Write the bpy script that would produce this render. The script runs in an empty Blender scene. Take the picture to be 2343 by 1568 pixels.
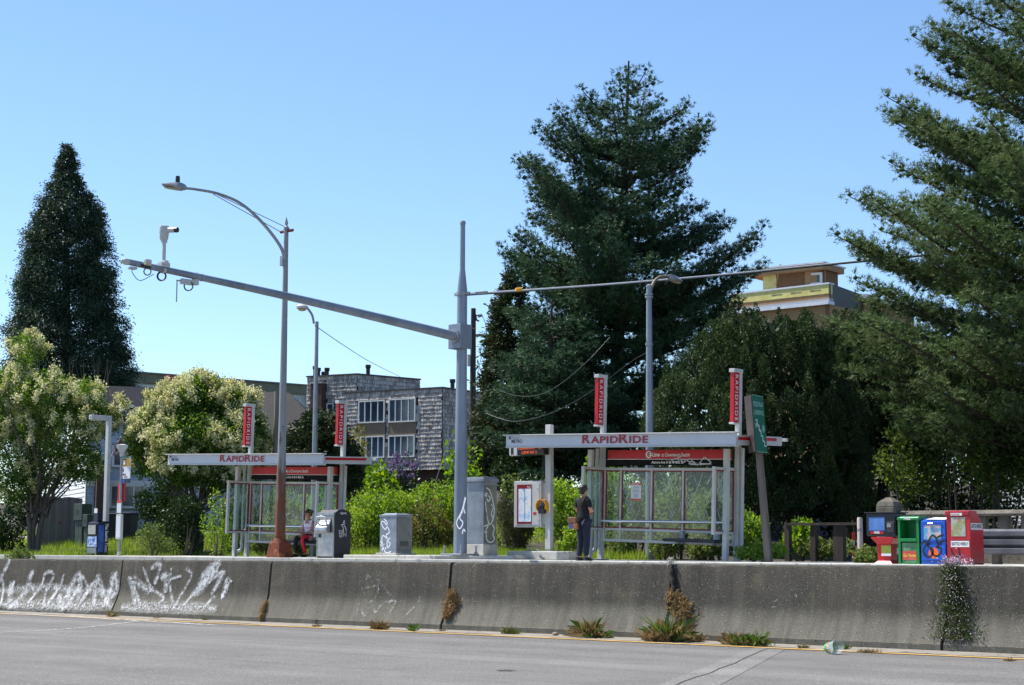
import bpy, bmesh, math, random
import numpy as np
from mathutils import Matrix, Vector

# ---------------------------------------------------------------- camera, sky, sun, exposure
S = bpy.context.scene
COL = S.collection
CZ = 1.205                       # eye height above the near roadway
PHI = math.radians(41.39)        # the road runs obliquely: world x is along the road, y across it
FOC = 4000.0                     # focal length in pixels of a 2342 px wide frame
TH = math.atan(470.0 / FOC)
RO = math.radians(0.26)
cam = bpy.data.cameras.new('camera')
cam.sensor_width = 36.0
cam.lens = FOC / 2342.0 * 36.0
cam.clip_start = 0.1
cam.clip_end = 3000.0
camo = bpy.data.objects.new('camera', cam)
COL.objects.link(camo)
camo.matrix_world = Matrix.Translation((0, 0, CZ)) @ Matrix.Rotation(PHI, 4, 'Z') @ Matrix.Rotation(math.pi / 2 + TH, 4, 'X') @ Matrix.Rotation(RO, 4, 'Z')
S.camera = camo

TO_SUN = Vector((-0.60, -0.20, 1.0)).normalized()
world = bpy.data.worlds.new('World')
S.world = world
world.use_nodes = True
wn = world.node_tree
bg = wn.nodes['Background']
sky = wn.nodes.new('ShaderNodeTexSky')
sky.sky_type = 'NISHITA'
sky.sun_disc = False
sky.sun_elevation = math.asin(TO_SUN.z)
sky.sun_rotation = math.atan2(TO_SUN.x, TO_SUN.y)
sky.altitude = 0.0
sky.air_density = 1.0
sky.dust_density = 0.05
sky.ozone_density = 6.0
wn.links.new(sky.outputs[0], bg.inputs[0])
bg.inputs[1].default_value = 0.12
sun = bpy.data.lights.new('sun', 'SUN')
sun.energy = 5.0
sun.angle = math.radians(0.53)
sun.color = (1.0, 0.955, 0.88)
suno = bpy.data.objects.new('sun', sun)
COL.objects.link(suno)
suno.rotation_euler = TO_SUN.to_track_quat('Z', 'Y').to_euler()
suno.location = (-40, -10, 60)
S.view_settings.view_transform = 'Standard'
S.view_settings.look = 'None'
S.view_settings.gamma = 1.0
S.view_settings.exposure = 0.68
S.render.resolution_x = 1024
S.render.resolution_y = 685
S.cycles.max_bounces = 8
S.cycles.transparent_max_bounces = 24

RNG = np.random.default_rng(7)
random.seed(7)

# ---------------------------------------------------------------- placement helpers (surveyed from the photograph)
def ray(px, py):
    a, b = px - 1171.0, py - 784.0
    a, b = math.cos(RO) * a + math.sin(RO) * b, -math.sin(RO) * a + math.cos(RO) * b
    fw = math.cos(TH) + b / FOC * math.sin(TH)
    up = math.sin(TH) - b / FOC * math.cos(TH)
    X = a / FOC
    return Vector((X * math.cos(PHI) - fw * math.sin(PHI), X * math.sin(PHI) + fw * math.cos(PHI), up))
def at_y(px, py, y):
    d = ray(px, py); t = y / d.y
    return Vector((d.x * t, y, CZ + d.z * t))
def at_z(px, py, z):
    d = ray(px, py); t = (z - CZ) / d.z
    return Vector((d.x * t, d.y * t, z))
def at_d(px, py, D):
    d = ray(px, py); h = -d.x * math.sin(PHI) + d.y * math.cos(PHI); t = D / h
    return Vector((d.x * t, d.y * t, CZ + d.z * t))
RIGHT = Vector((math.cos(PHI), math.sin(PHI), 0))     # across the view
FWD = Vector((-math.sin(PHI), math.cos(PHI), 0))      # into the view

# ---------------------------------------------------------------- terrain
SW = 0.93                                              # footway level
def sstep(t):
    t = np.clip(t, 0, 1); return t * t * (3 - 2 * t)
def gz(x, y):
    """ground height"""
    x = np.asarray(x, float); y = np.asarray(y, float)
    near = -0.06 + 0.003 * (np.clip(x, -80, 60) + 18)
    ramp = np.interp(y, [18.6, 19.4, 29.9, 30.0], [0, 0.05, 0.70, 0.87])
    rise = np.clip(y - 34.6, 0, 30) * 0.105 * sstep((-23 - x) / 12.0)
    fall = -np.clip(y - 35.0, 0, 25) * 0.05 * sstep((x + 23) / 8.0)
    z = np.where(y < 19.0, near, ramp)
    return z + np.where(y > 34.2, rise + fall, 0)

# ---------------------------------------------------------------- objects
ORG = {}
def link(o):
    COL.objects.link(o); return o
def tag(o, label=None, cat=None, group=None, kind=None):
    if label: o['label'] = label
    if cat: o['category'] = cat
    if group: o['group'] = group
    if kind: o['kind'] = kind
    return o
def thing(name, label, cat, loc, rot=(0, 0, 0), group=None):
    o = bpy.data.objects.new(name, None)
    o.empty_display_size = 0.2
    o.location = loc; o.rotation_euler = rot
    link(o); ORG[o.name] = Vector(loc)
    return tag(o, label, cat, group)

class MB:
    def __init__(s): s.v = []; s.f = []
    def add(s, vs, fs):
        n = len(s.v); s.v.extend([tuple(p) for p in vs]); s.f.extend([tuple(i + n for i in f) for f in fs]); return s
    def box(s, x0, x1, y0, y1, z0, z1):
        return s.add([(x0, y0, z0), (x1, y0, z0), (x1, y1, z0), (x0, y1, z0), (x0, y0, z1), (x1, y0, z1), (x1, y1, z1), (x0, y1, z1)],
                     [(0, 3, 2, 1), (4, 5, 6, 7), (0, 1, 5, 4), (1, 2, 6, 5), (2, 3, 7, 6), (3, 0, 4, 7)])
    def cbox(s, c, sx, sy, sz):
        return s.box(c[0] - sx / 2, c[0] + sx / 2, c[1] - sy / 2, c[1] + sy / 2, c[2] - sz / 2, c[2] + sz / 2)
    def frustum(s, c, sx, sy, tx, ty, z0, z1):
        x, y = c[0], c[1]
        return s.add([(x - sx / 2, y - sy / 2, z0), (x + sx / 2, y - sy / 2, z0), (x + sx / 2, y + sy / 2, z0), (x - sx / 2, y + sy / 2, z0),
                      (x - tx / 2, y - ty / 2, z1), (x + tx / 2, y - ty / 2, z1), (x + tx / 2, y + ty / 2, z1), (x - tx / 2, y + ty / 2, z1)],
                     [(0, 3, 2, 1), (4, 5, 6, 7), (0, 1, 5, 4), (1, 2, 6, 5), (2, 3, 7, 6), (3, 0, 4, 7)])
    def prism(s, poly, a, b, axis='y'):
        """poly is a list of 2-d points, extruded from a to b along axis"""
        def P(p, t):
            if axis == 'y': return (p[0], t, p[1])
            if axis == 'x': return (t, p[0], p[1])
            return (p[0], p[1], t)
        n = len(poly)
        vs = [P(p, a) for p in poly] + [P(p, b) for p in poly]
        fs = [tuple(range(n)), tuple(range(2 * n - 1, n - 1, -1))] + [(i, i + n, (i + 1) % n + n, (i + 1) % n) for i in range(n)]
        return s.add(vs, fs)
    def tube(s, pts, rad, n=10, caps=True):
        pts = [Vector(p) for p in pts]
        if not hasattr(rad, '__len__'): rad = [rad] * len(pts)
        vs = []; fs = []; up = None
        for i, p in enumerate(pts):
            t = (pts[min(i + 1, len(pts) - 1)] - pts[max(i - 1, 0)]).normalized()
            if up is None: up = t.orthogonal().normalized()
            else:
                up = up - t * up.dot(t)
                up = up.normalized() if up.length > 1e-6 else t.orthogonal().normalized()
            w = t.cross(up)
            for k in range(n):
                a = 2 * math.pi * k / n
                vs.append(p + (up * math.cos(a) + w * math.sin(a)) * rad[i])
        for i in range(len(pts) - 1):
            for k in range(n):
                fs.append((i * n + k, i * n + (k + 1) % n, (i + 1) * n + (k + 1) % n, (i + 1) * n + k))
        if caps:
            fs.append(tuple(range(n - 1, -1, -1))); fs.append(tuple((len(pts) - 1) * n + k for k in range(n)))
        return s.add(vs, fs)
    def lathe(s, c, prof, n=16):
        """prof: (radius, z) pairs round the vertical through c"""
        return s.tube([(c[0], c[1], z) for r, z in prof], [max(r, 1e-4) for r, z in prof], n) if False else s._lathe(c, prof, n)
    def _lathe(s, c, prof, n):
        vs = []; fs = []
        for r, z in prof:
            for k in range(n):
                a = 2 * math.pi * k / n
                vs.append((c[0] + r * math.cos(a), c[1] + r * math.sin(a), c[2] + z))
        for i in range(len(prof) - 1):
            for k in range(n):
                fs.append((i * n + k, i * n + (k + 1) % n, (i + 1) * n + (k + 1) % n, (i + 1) * n + k))
        fs.append(tuple(range(n - 1, -1, -1))); fs.append(tuple((len(prof) - 1) * n + k for k in range(n)))
        return s.add(vs, fs)
    def ball(s, c, rx, ry, rz, n=12, m=8):
        vs = []; fs = []
        for i in range(m + 1):
            t = math.pi * i / m
            for k in range(n):
                a = 2 * math.pi * k / n
                vs.append((c[0] + rx * math.sin(t) * math.cos(a), c[1] + ry * math.sin(t) * math.sin(a), c[2] - rz * math.cos(t)))
        for i in range(m):
            for k in range(n):
                fs.append((i * n + k, i * n + (k + 1) % n, (i + 1) * n + (k + 1) % n, (i + 1) * n + k))
        return s.add(vs, fs)
    def quad(s, a, b, c, d): return s.add([a, b, c, d], [(0, 1, 2, 3)])
    def mesh(s, name, off=None):
        me = bpy.data.meshes.new(name)
        v = s.v if off is None else [(p[0] - off[0], p[1] - off[1], p[2] - off[2]) for p in s.v]
        me.from_pydata(v, [], s.f); me.update()
        return me

def smooth(me, ang=None):
    me.polygons.foreach_set('use_smooth', [True] * len(me.polygons))
    if ang is not None:
        try: me.set_sharp_from_angle(angle=math.radians(ang))
        except Exception: pass
def part(name, mb, mat, parent=None, w=True, bevel=0, sm=None, label=None, fix=True):
    """link a mesh; w: the builder holds world coordinates"""
    off = ORG[parent.name] if (parent is not None and w) else None
    me = mb.mesh(name, off) if isinstance(mb, MB) else mb
    if fix and isinstance(mb, MB):
        bm = bmesh.new(); bm.from_mesh(me); bmesh.ops.recalc_face_normals(bm, faces=bm.faces); bm.to_mesh(me); bm.free()
    if mat is not None: me.materials.append(mat)
    if sm: smooth(me, sm)
    o = bpy.data.objects.new(name, me); link(o)
    if parent is not None:
        o.parent = parent; ORG[o.name] = ORG[parent.name]
    else: ORG[o.name] = Vector((0, 0, 0))
    if bevel:
        b = o.modifiers.new('bevel', 'BEVEL'); b.width = bevel; b.segments = 2; b.limit_method = 'ANGLE'; b.angle_limit = math.radians(40)
        b.harden_normals = False
    if label: o['label'] = label
    return o
def structure(name, mb, mat, **k):
    return tag(part(name, mb, mat, None, **k), kind='structure')
def copy_tree(o, parent=None):
    c = o.copy(); link(c); c.parent = parent
    ORG[c.name] = Vector(c.location)
    for ch in list(o.children): copy_tree(ch, c)
    return c

def arr_mesh(name, V, nper, tint=None, uv=None):
    """V: (n*nper,3) array; one polygon with nper corners for each run"""
    V = np.ascontiguousarray(V, dtype=np.float32).reshape(-1, 3)
    nv = len(V); nf = nv // nper
    me = bpy.data.meshes.new(name)
    me.vertices.add(nv); me.vertices.foreach_set('co', V.ravel())
    me.loops.add(nv); me.loops.foreach_set('vertex_index', np.arange(nv, dtype=np.int32))
    me.polygons.add(nf)
    me.polygons.foreach_set('loop_start', np.arange(0, nv, nper, dtype=np.int32))
    try: me.polygons.foreach_set('loop_total', np.full(nf, nper, dtype=np.int32))
    except Exception: pass
    me.update(calc_edges=True)
    if tint is not None:
        at = me.attributes.new('tint', 'FLOAT', 'POINT')
        at.data.foreach_set('value', np.repeat(np.asarray(tint, np.float32), nper))
    return me

# ---------------------------------------------------------------- text and ribbons
def text_mb(body, size, org, xd, yd, bold=0.0, thick=0.004, align='LEFT', sx=1.0, space=1.0):
    cu = bpy.data.curves.new('lettering', 'FONT')
    cu.body = body; cu.size = size; cu.offset = bold * size; cu.extrude = 0.0; cu.align_x = align; cu.resolution_u = 3
    cu.space_character = space
    ob = bpy.data.objects.new('lettering', cu)
    me = bpy.data.meshes.new_from_object(ob)
    xd = Vector(xd).normalized(); yd = Vector(yd).normalized(); nd = xd.cross(yd); org = Vector(org)
    m = MB()
    vs = [org + xd * (v.co.x * sx) + yd * v.co.y + nd * thick for v in me.vertices]
    m.add(vs, [tuple(p.vertices) for p in me.polygons])
    bpy.data.objects.remove(ob); bpy.data.curves.remove(cu); bpy.data.meshes.remove(me)
    return m
def fit_text(body, org, xd, yd, width, cap, bold=0.012, thick=0.003, space=1.0):
    """lettering scaled so that its ink is width wide and cap tall, lower left at org"""
    m = text_mb(body, 1.0, (0, 0, 0), (1, 0, 0), (0, 1, 0), bold=bold, thick=0.0, space=space)
    xs = [v[0] for v in m.v]; ys = [v[1] for v in m.v]; x0, x1, y0, y1 = min(xs), max(xs), min(ys), max(ys)
    xd = Vector(xd).normalized(); yd = Vector(yd).normalized(); nd = xd.cross(yd); org = Vector(org)
    m.v = [tuple(org + xd * ((v[0] - x0) / (x1 - x0) * width) + yd * ((v[1] - y0) / (y1 - y0) * cap) + nd * thick) for v in m.v]
    return m
def lettering(name, body, size, org, xd, yd, mat, parent, w=True, **k):
    return part(name, text_mb(body, size, org, xd, yd, **k), mat, parent, w=w, fix=False)
def spline(pts, n=6):
    """Catmull-Rom through the points"""
    P = [Vector(p) for p in pts]
    if len(P) < 3: return P
    P = [P[0] * 2 - P[1]] + P + [P[-1] * 2 - P[-2]]
    out = []
    for i in range(1, len(P) - 2):
        for k in range(n):
            t = k / n; a, b, c, d = P[i - 1], P[i], P[i + 1], P[i + 2]
            out.append(0.5 * ((2 * b) + (c - a) * t + (2 * a - 5 * b + 4 * c - d) * t * t + (3 * b - a - 3 * c + d) * t ** 3))
    out.append(P[-2]); return out
def ribbon_mesh(strokes, width, nrm, lift=0.003):
    """flat painted strokes; nrm: surface normal or function of a point; uv.x runs across the stroke"""
    me = bpy.data.meshes.new('stroke'); V = []; Fc = []; UV = []
    for st in strokes:
        wd = width
        if isinstance(st, tuple): st, wd = st
        n0 = len(V); d = 0.0
        for i, p in enumerate(st):
            t = (st[min(i + 1, len(st) - 1)] - st[max(i - 1, 0)])
            if t.length < 1e-9: t = Vector((1, 0, 0))
            t.normalize(); n = Vector(nrm(p) if callable(nrm) else nrm).normalized()
            s = n.cross(t).normalized()
            ww = wd * (1.0 if 0 < i < len(st) - 1 else 0.55)
            if i: d += (p - st[i - 1]).length
            V += [p + s * ww / 2 + n * lift, p - s * ww / 2 + n * lift]; UV += [(0, d), (1, d)]
        for i in range(len(st) - 1):
            a = n0 + 2 * i; Fc.append((a, a + 1, a + 3, a + 2))
    me.from_pydata([tuple(v) for v in V], [], Fc)
    uvl = me.uv_layers.new(name='UVMap')
    for l in me.loops: uvl.data[l.index].uv = UV[l.vertex_index]
    me.update(); return me
def ribbons(name, strokes, width, nrm, mat, parent=None, lift=0.003):
    me = ribbon_mesh(strokes, width, nrm, lift)
    if parent is not None:
        o = ORG[parent.name]; me.transform(Matrix.Translation(-o))
    return part(name, me, mat, parent)
# ---------------------------------------------------------------- materials
MATS = {}
def _base(name):
    m = bpy.data.materials.new(name); m.use_nodes = True
    nt = m.node_tree; return m, nt, nt.nodes['Principled BSDF']
def rgb(c): return (c[0], c[1], c[2], 1.0)
def srgb(r, g, b):
    f = lambda v: ((v / 255 + 0.055) / 1.055) ** 2.4 if v > 10 else v / 255 / 12.92
    return (f(r), f(g), f(b))
def pm(name, c1, c2=None, scale=8.0, rough=0.6, metal=0.0, bump=0.0, bscale=None, detail=4.0, lo=0.35, hi=0.65, spec=0.5, stretch=None, spots=None, coat=0.0):
    """principled material, two colours mixed by noise, optional bump and a third, sparse colour"""
    if name in MATS: return MATS[name]
    m, nt, b = _base(name)
    b.inputs['Roughness'].default_value = rough; b.inputs['Metallic'].default_value = metal
    b.inputs['Specular IOR Level'].default_value = spec
    if coat: b.inputs['Coat Weight'].default_value = coat
    b.inputs['Base Color'].default_value = rgb(c1)
    tc = nt.nodes.new('ShaderNodeTexCoord'); src = tc.outputs['Object']
    if stretch:
        mp = nt.nodes.new('ShaderNodeMapping'); mp.inputs['Scale'].default_value = stretch
        nt.links.new(src, mp.inputs['Vector']); src = mp.outputs[0]
    if c2 is not None:
        n = nt.nodes.new('ShaderNodeTexNoise'); n.inputs['Scale'].default_value = scale; n.inputs['Detail'].default_value = detail
        n.inputs['Roughness'].default_value = 0.62
        nt.links.new(src, n.inputs['Vector'])
        r = nt.nodes.new('ShaderNodeValToRGB')
        r.color_ramp.elements[0].position = lo; r.color_ramp.elements[0].color = rgb(c1)
        r.color_ramp.elements[1].position = hi; r.color_ramp.elements[1].color = rgb(c2)
        nt.links.new(n.outputs['Fac'], r.inputs['Fac']); colr = r.outputs['Color']
        if spots:
            sc, sscale, thr = spots
            n2 = nt.nodes.new('ShaderNodeTexNoise'); n2.inputs['Scale'].default_value = sscale; n2.inputs['Detail'].default_value = 3
            nt.links.new(src, n2.inputs['Vector'])
            r2 = nt.nodes.new('ShaderNodeValToRGB'); r2.color_ramp.elements[0].position = thr; r2.color_ramp.elements[1].position = min(thr + 0.06, 1)
            nt.links.new(n2.outputs['Fac'], r2.inputs['Fac'])
            mx = nt.nodes.new('ShaderNodeMix'); mx.data_type = 'RGBA'
            nt.links.new(r2.outputs['Color'], mx.inputs['Factor']); nt.links.new(colr, mx.inputs['A']); mx.inputs['B'].default_value = rgb(sc)
            colr = mx.outputs['Result']
        nt.links.new(colr, b.inputs['Base Color'])
    if bump:
        n3 = nt.nodes.new('ShaderNodeTexNoise'); n3.inputs['Scale'].default_value = bscale or scale * 4; n3.inputs['Detail'].default_value = 5
        nt.links.new(src, n3.inputs['Vector'])
        bp = nt.nodes.new('ShaderNodeBump'); bp.inputs['Strength'].default_value = bump; bp.inputs['Distance'].default_value = 0.02
        nt.links.new(n3.outputs['Fac'], bp.inputs['Height']); nt.links.new(bp.outputs[0], b.inputs['Normal'])
    MATS[name] = m; return m
def leafmat(name, c0, c1, c2, trans=0.3, rough=0.55, spec=0.18):
    """foliage: the colour of each leaf comes from its own tint"""
    if name in MATS: return MATS[name]
    m, nt, b = _base(name)
    at = nt.nodes.new('ShaderNodeAttribute'); at.attribute_name = 'tint'
    r = nt.nodes.new('ShaderNodeValToRGB'); e = r.color_ramp.elements
    e[0].position = 0.0; e[0].color = rgb(c0); e[1].position = 1.0; e[1].color = rgb(c2)
    x = e.new(0.5); x.color = rgb(c1)
    nt.links.new(at.outputs['Fac'], r.inputs['Fac'])
    b.inputs['Roughness'].default_value = rough; b.inputs['Specular IOR Level'].default_value = spec
    nt.links.new(r.outputs[0], b.inputs['Base Color'])
    if trans:
        t = nt.nodes.new('ShaderNodeBsdfTranslucent')
        hs = nt.nodes.new('ShaderNodeHueSaturation'); hs.inputs['Saturation'].default_value = 1.15; hs.inputs['Value'].default_value = 1.25; hs.inputs['Hue'].default_value = 0.485
        nt.links.new(r.outputs[0], hs.inputs['Color']); nt.links.new(hs.outputs[0], t.inputs['Color'])
        mx = nt.nodes.new('ShaderNodeMixShader'); mx.inputs[0].default_value = trans
        nt.links.new(b.outputs[0], mx.inputs[1]); nt.links.new(t.outputs[0], mx.inputs[2])
        nt.links.new(mx.outputs[0], nt.nodes['Material Output'].inputs['Surface'])
    MATS[name] = m; return m
def paintmat(name, col, amount=0.6, scale=30.0, soft=0.28, rough=0.7):
    """worn paint stroke: thin at its edges, broken up by the surface"""
    if name in MATS: return MATS[name]
    m, nt, b = _base(name)
    b.inputs['Base Color'].default_value = rgb(col); b.inputs['Roughness'].default_value = rough
    uv = nt.nodes.new('ShaderNodeUVMap'); sp = nt.nodes.new('ShaderNodeSeparateXYZ'); nt.links.new(uv.outputs[0], sp.inputs[0])
    def mth(op, a, c=None, clamp=False):
        n = nt.nodes.new('ShaderNodeMath'); n.operation = op; n.use_clamp = clamp
        for i, v in enumerate((a, c)):
            if v is None: continue
            if isinstance(v, (int, float)): n.inputs[i].default_value = v
            else: nt.links.new(v, n.inputs[i])
        return n.outputs[0]
    d = mth('ABSOLUTE', mth('SUBTRACT', sp.outputs[0], 0.5))
    edge = mth('DIVIDE', mth('SUBTRACT', 0.5, d), max(soft, 0.01), True)
    tc = nt.nodes.new('ShaderNodeTexCoord'); n = nt.nodes.new('ShaderNodeTexNoise')
    n.inputs['Scale'].default_value = scale; n.inputs['Detail'].default_value = 6; n.inputs['Roughness'].default_value = 0.7
    nt.links.new(tc.outputs['Object'], n.inputs['Vector'])
    br = mth('MULTIPLY', mth('SUBTRACT', n.outputs['Fac'], 0.62 - 0.35 * amount), 5.0, True)
    al = mth('MULTIPLY', mth('MULTIPLY', edge, br), min(1.0, amount + 0.25))
    nt.links.new(al, b.inputs['Alpha'])
    MATS[name] = m; return m

class Lay:
    """small helper for layered materials in world space"""
    def __init__(s, name, rough):
        s.m, s.nt, s.b = _base(name); s.b.inputs['Roughness'].default_value = rough; s.b.inputs['Specular IOR Level'].default_value = 0.2
        s.pos = s.nt.nodes.new('ShaderNodeNewGeometry').outputs['Position']
    def noise(s, scale, det, st=None, rough=0.65):
        n = s.nt.nodes.new('ShaderNodeTexNoise'); n.inputs['Scale'].default_value = scale; n.inputs['Detail'].default_value = det; n.inputs['Roughness'].default_value = rough
        src = s.pos
        if st:
            mp = s.nt.nodes.new('ShaderNodeMapping'); mp.inputs['Scale'].default_value = st; s.nt.links.new(src, mp.inputs['Vector']); src = mp.outputs[0]
        s.nt.links.new(src, n.inputs['Vector']); return n.outputs['Fac']
    def ramp(s, f, p0, c0, p1, c1):
        r = s.nt.nodes.new('ShaderNodeValToRGB'); e = r.color_ramp.elements; e[0].position = p0; e[0].color = rgb(c0); e[1].position = p1; e[1].color = rgb(c1)
        s.nt.links.new(f, r.inputs['Fac']); return r.outputs[0]
    def mix(s, f, a, c, mode='MIX'):
        x = s.nt.nodes.new('ShaderNodeMix'); x.data_type = 'RGBA'; x.blend_type = mode
        if isinstance(f, (int, float)): x.inputs['Factor'].default_value = f
        else: s.nt.links.new(f, x.inputs['Factor'])
        for k, v in (('A', a), ('B', c)):
            if isinstance(v, tuple): x.inputs[k].default_value = rgb(v)
            else: s.nt.links.new(v, x.inputs[k])
        return x.outputs['Result']
    def done(s, c, bump=0.5, bscale=70, dist=0.012):
        s.nt.links.new(c, s.b.inputs['Base Color'])
        bp = s.nt.nodes.new('ShaderNodeBump'); bp.inputs['Strength'].default_value = bump; bp.inputs['Distance'].default_value = dist
        s.nt.links.new(s.noise(bscale, 4), bp.inputs['Height']); s.nt.links.new(bp.outputs[0], s.b.inputs['Normal']); return s.m
KK, WW = (0, 0, 0), (1, 1, 1)

white_metal = pm('painted_white_metal', srgb(190, 190, 187), srgb(176, 177, 175), 2.0, 0.42, spec=0.5)
fascia_white = pm('fascia_white', srgb(196, 198, 203), srgb(186, 189, 196), 1.2, 0.35)
galv = pm('galvanised_steel', srgb(134, 138, 144), srgb(154, 158, 164), 3.0, 0.5, 0.35, 0.05, 40)
galv_blue = pm('galvanised_blue_grey', srgb(116, 124, 136), srgb(140, 148, 160), 2.5, 0.45, 0.3, 0.05, 60, stretch=(1, 1, 0.25))
steel = pm('brushed_steel', srgb(150, 150, 152), srgb(176, 176, 178), 6.0, 0.35, 0.7, 0.03, 90)
stainless = pm('stainless', (0.62, 0.63, 0.65), None, rough=0.22, metal=1.0)
red = pm('signal_red', srgb(196, 22, 30), None, rough=0.35)
redsign = pm('sign_red', srgb(186, 20, 34), srgb(170, 16, 30), 2.0, 0.38)
maroon = pm('maroon_frame', srgb(120, 24, 30), None, rough=0.4)
lettered = pm('lettering_red', srgb(160, 18, 36), None, rough=0.4)
black = pm('black_plastic', (0.012, 0.012, 0.014), None, rough=0.4)
blackmatte = pm('black_matte', (0.02, 0.02, 0.022), (0.035, 0.035, 0.037), 5, 0.7)
whitepaint = pm('white_print', (0.78, 0.78, 0.77), None, rough=0.5)
navy = pm('navy_print', srgb(28, 38, 66), None, rough=0.5)
graphite = pm('graphite_plastic', srgb(33, 36, 45), srgb(40, 43, 52), 4, 0.5)
yellow = pm('reader_yellow', srgb(224, 160, 22), None, rough=0.4)
concrete = pm('pale_concrete', srgb(168, 165, 156), srgb(190, 187, 178), 3.0, 0.85, 0, 0.15, 60, spots=(srgb(140, 136, 128), 9.0, 0.62))
sidewalk_m = pm('footway_concrete', srgb(164, 162, 156), srgb(184, 181, 174), 1.4, 0.88, 0, 0.1, 50, spots=(srgb(138, 135, 128), 3.0, 0.64))
old_concrete = pm('old_concrete', srgb(84, 80, 72), srgb(112, 106, 95), 4.0, 0.9, 0, 0.35, 50, spots=(srgb(60, 57, 52), 14.0, 0.6))
weathered = pm('weathered_wood', srgb(112, 104, 96), srgb(84, 76, 70), 14.0, 0.85, 0, 0.3, 40, stretch=(1, 1, 0.06))
fence_wood = pm('fence_wood_grey', srgb(150, 142, 136), srgb(124, 116, 110), 14.0, 0.85, 0, 0.3, 40, stretch=(1, 1, 0.06))
darkwood = pm('dark_pole_wood', srgb(70, 62, 54), srgb(48, 42, 38), 12, 0.9, 0, 0.3, 40, stretch=(1, 1, 0.05))
greywood = pm('grey_pole_wood', srgb(140, 134, 126), srgb(112, 106, 100), 12, 0.9, 0, 0.3, 40, stretch=(1, 1, 0.05))
bark = pm('bark', srgb(72, 62, 54), srgb(48, 41, 37), 9, 0.95, 0, 0.5, 20, stretch=(1, 1, 0.3))
bark_grey = pm('bark_grey', srgb(104, 96, 88), srgb(74, 68, 62), 9, 0.95, 0, 0.4, 20, stretch=(1, 1, 0.3))
rust = pm('rusted_steel', srgb(128, 62, 34), srgb(88, 48, 34), 9, 0.85, 0.1, 0.3, 40, spots=(srgb(158, 92, 52), 5.0, 0.6))
wire_m = pm('cable_black', (0.03, 0.03, 0.032), None, rough=0.5)
wire_light = pm('cable_light', srgb(200, 202, 206), None, rough=0.4)
wire_grey = pm('cable_grey', srgb(96, 98, 100), None, rough=0.5)
glass_dark = pm('window_glass', srgb(38, 50, 62), srgb(78, 98, 116), 0.35, 0.08, spec=0.9)

def glassmat(name, tint, alpha=0.18, rough=0.03):
    m, nt, b = _base(name)
    tr = nt.nodes.new('ShaderNodeBsdfTransparent'); tr.inputs[0].default_value = rgb(tint)
    gl = nt.nodes.new('ShaderNodeBsdfGlossy'); gl.inputs['Roughness'].default_value = rough
    mx = nt.nodes.new('ShaderNodeMixShader'); mx.inputs[0].default_value = 0.035; nt.links.new(tr.outputs[0], mx.inputs[1]); nt.links.new(gl.outputs[0], mx.inputs[2])
    df = nt.nodes.new('ShaderNodeBsdfDiffuse'); df.inputs[0].default_value = (0.62, 0.72, 0.70, 1)
    m2 = nt.nodes.new('ShaderNodeMixShader'); m2.inputs[0].default_value = alpha
    nt.links.new(mx.outputs[0], m2.inputs[1]); nt.links.new(df.outputs[0], m2.inputs[2])
    nt.links.new(m2.outputs[0], nt.nodes['Material Output'].inputs['Surface'])
    MATS[name] = m; return m
pane_glass = glassmat('shelter_glass', (0.86, 0.93, 0.91), 0.025)
etch_m = glassmat('etched_glass', (0.9, 0.95, 0.94), 0.48, 0.3)
# ---------------------------------------------------------------- setting: ground, roads, footway
def at_x(px, py, x):
    d = ray(px, py); t = x / d.x
    return Vector((x, d.y * t, CZ + d.z * t))
def zr(x): return 0.003 * (max(-80.0, min(60.0, x)) + 18)

def asphalt_mat(name, d=1.0):
    L = Lay(name, 0.92)
    base = L.ramp(L.noise(0.9, 7), 0.3, tuple(d * v for v in srgb(108, 106, 103)), 0.7, tuple(d * v for v in srgb(124, 121, 117)))
    c = L.mix(0.8, base, L.ramp(L.noise(1.0, 5, (0.03, 1.1, 1)), 0.36, (0.74, 0.74, 0.75), 0.64, (1.14, 1.13, 1.12)), 'MULTIPLY')
    c = L.mix(L.ramp(L.noise(0.7, 5), 0.60, KK, 0.72, (0.45, 0.45, 0.45)), c, tuple(d * v for v in srgb(80, 79, 79)))
    c = L.mix(L.ramp(L.noise(42, 3), 0.56, KK, 0.64, (0.75, 0.75, 0.75)), c, tuple(d * v for v in srgb(158, 155, 151)))
    c = L.mix(L.ramp(L.noise(50, 2), 0.60, KK, 0.68, (0.8, 0.8, 0.8)), c, tuple(d * v for v in srgb(60, 59, 59)))
    return L.done(c, 0.9, 55, 0.015)
asphalt = asphalt_mat('aged_asphalt')
soil = pm('soil_and_litter', srgb(46, 40, 31), srgb(62, 56, 38), 1.2, 0.95, 0, 0.4, 12)
yel = pm('road_yellow', srgb(206, 160, 70), srgb(176, 142, 82), 9, 0.8, 0, 0.2, 60, lo=0.45, hi=0.75)
tar = pm('crack_filler', (0.028, 0.028, 0.03), (0.05, 0.05, 0.05), 20, 0.8)
patch = asphalt_mat('joint_patch', 1.18)
dirt = pm('gutter_grit', srgb(124, 117, 107), srgb(144, 138, 128), 3.0, 0.95, 0, 0.5, 40, spots=(srgb(88, 80, 68), 6, 0.62))

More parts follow.
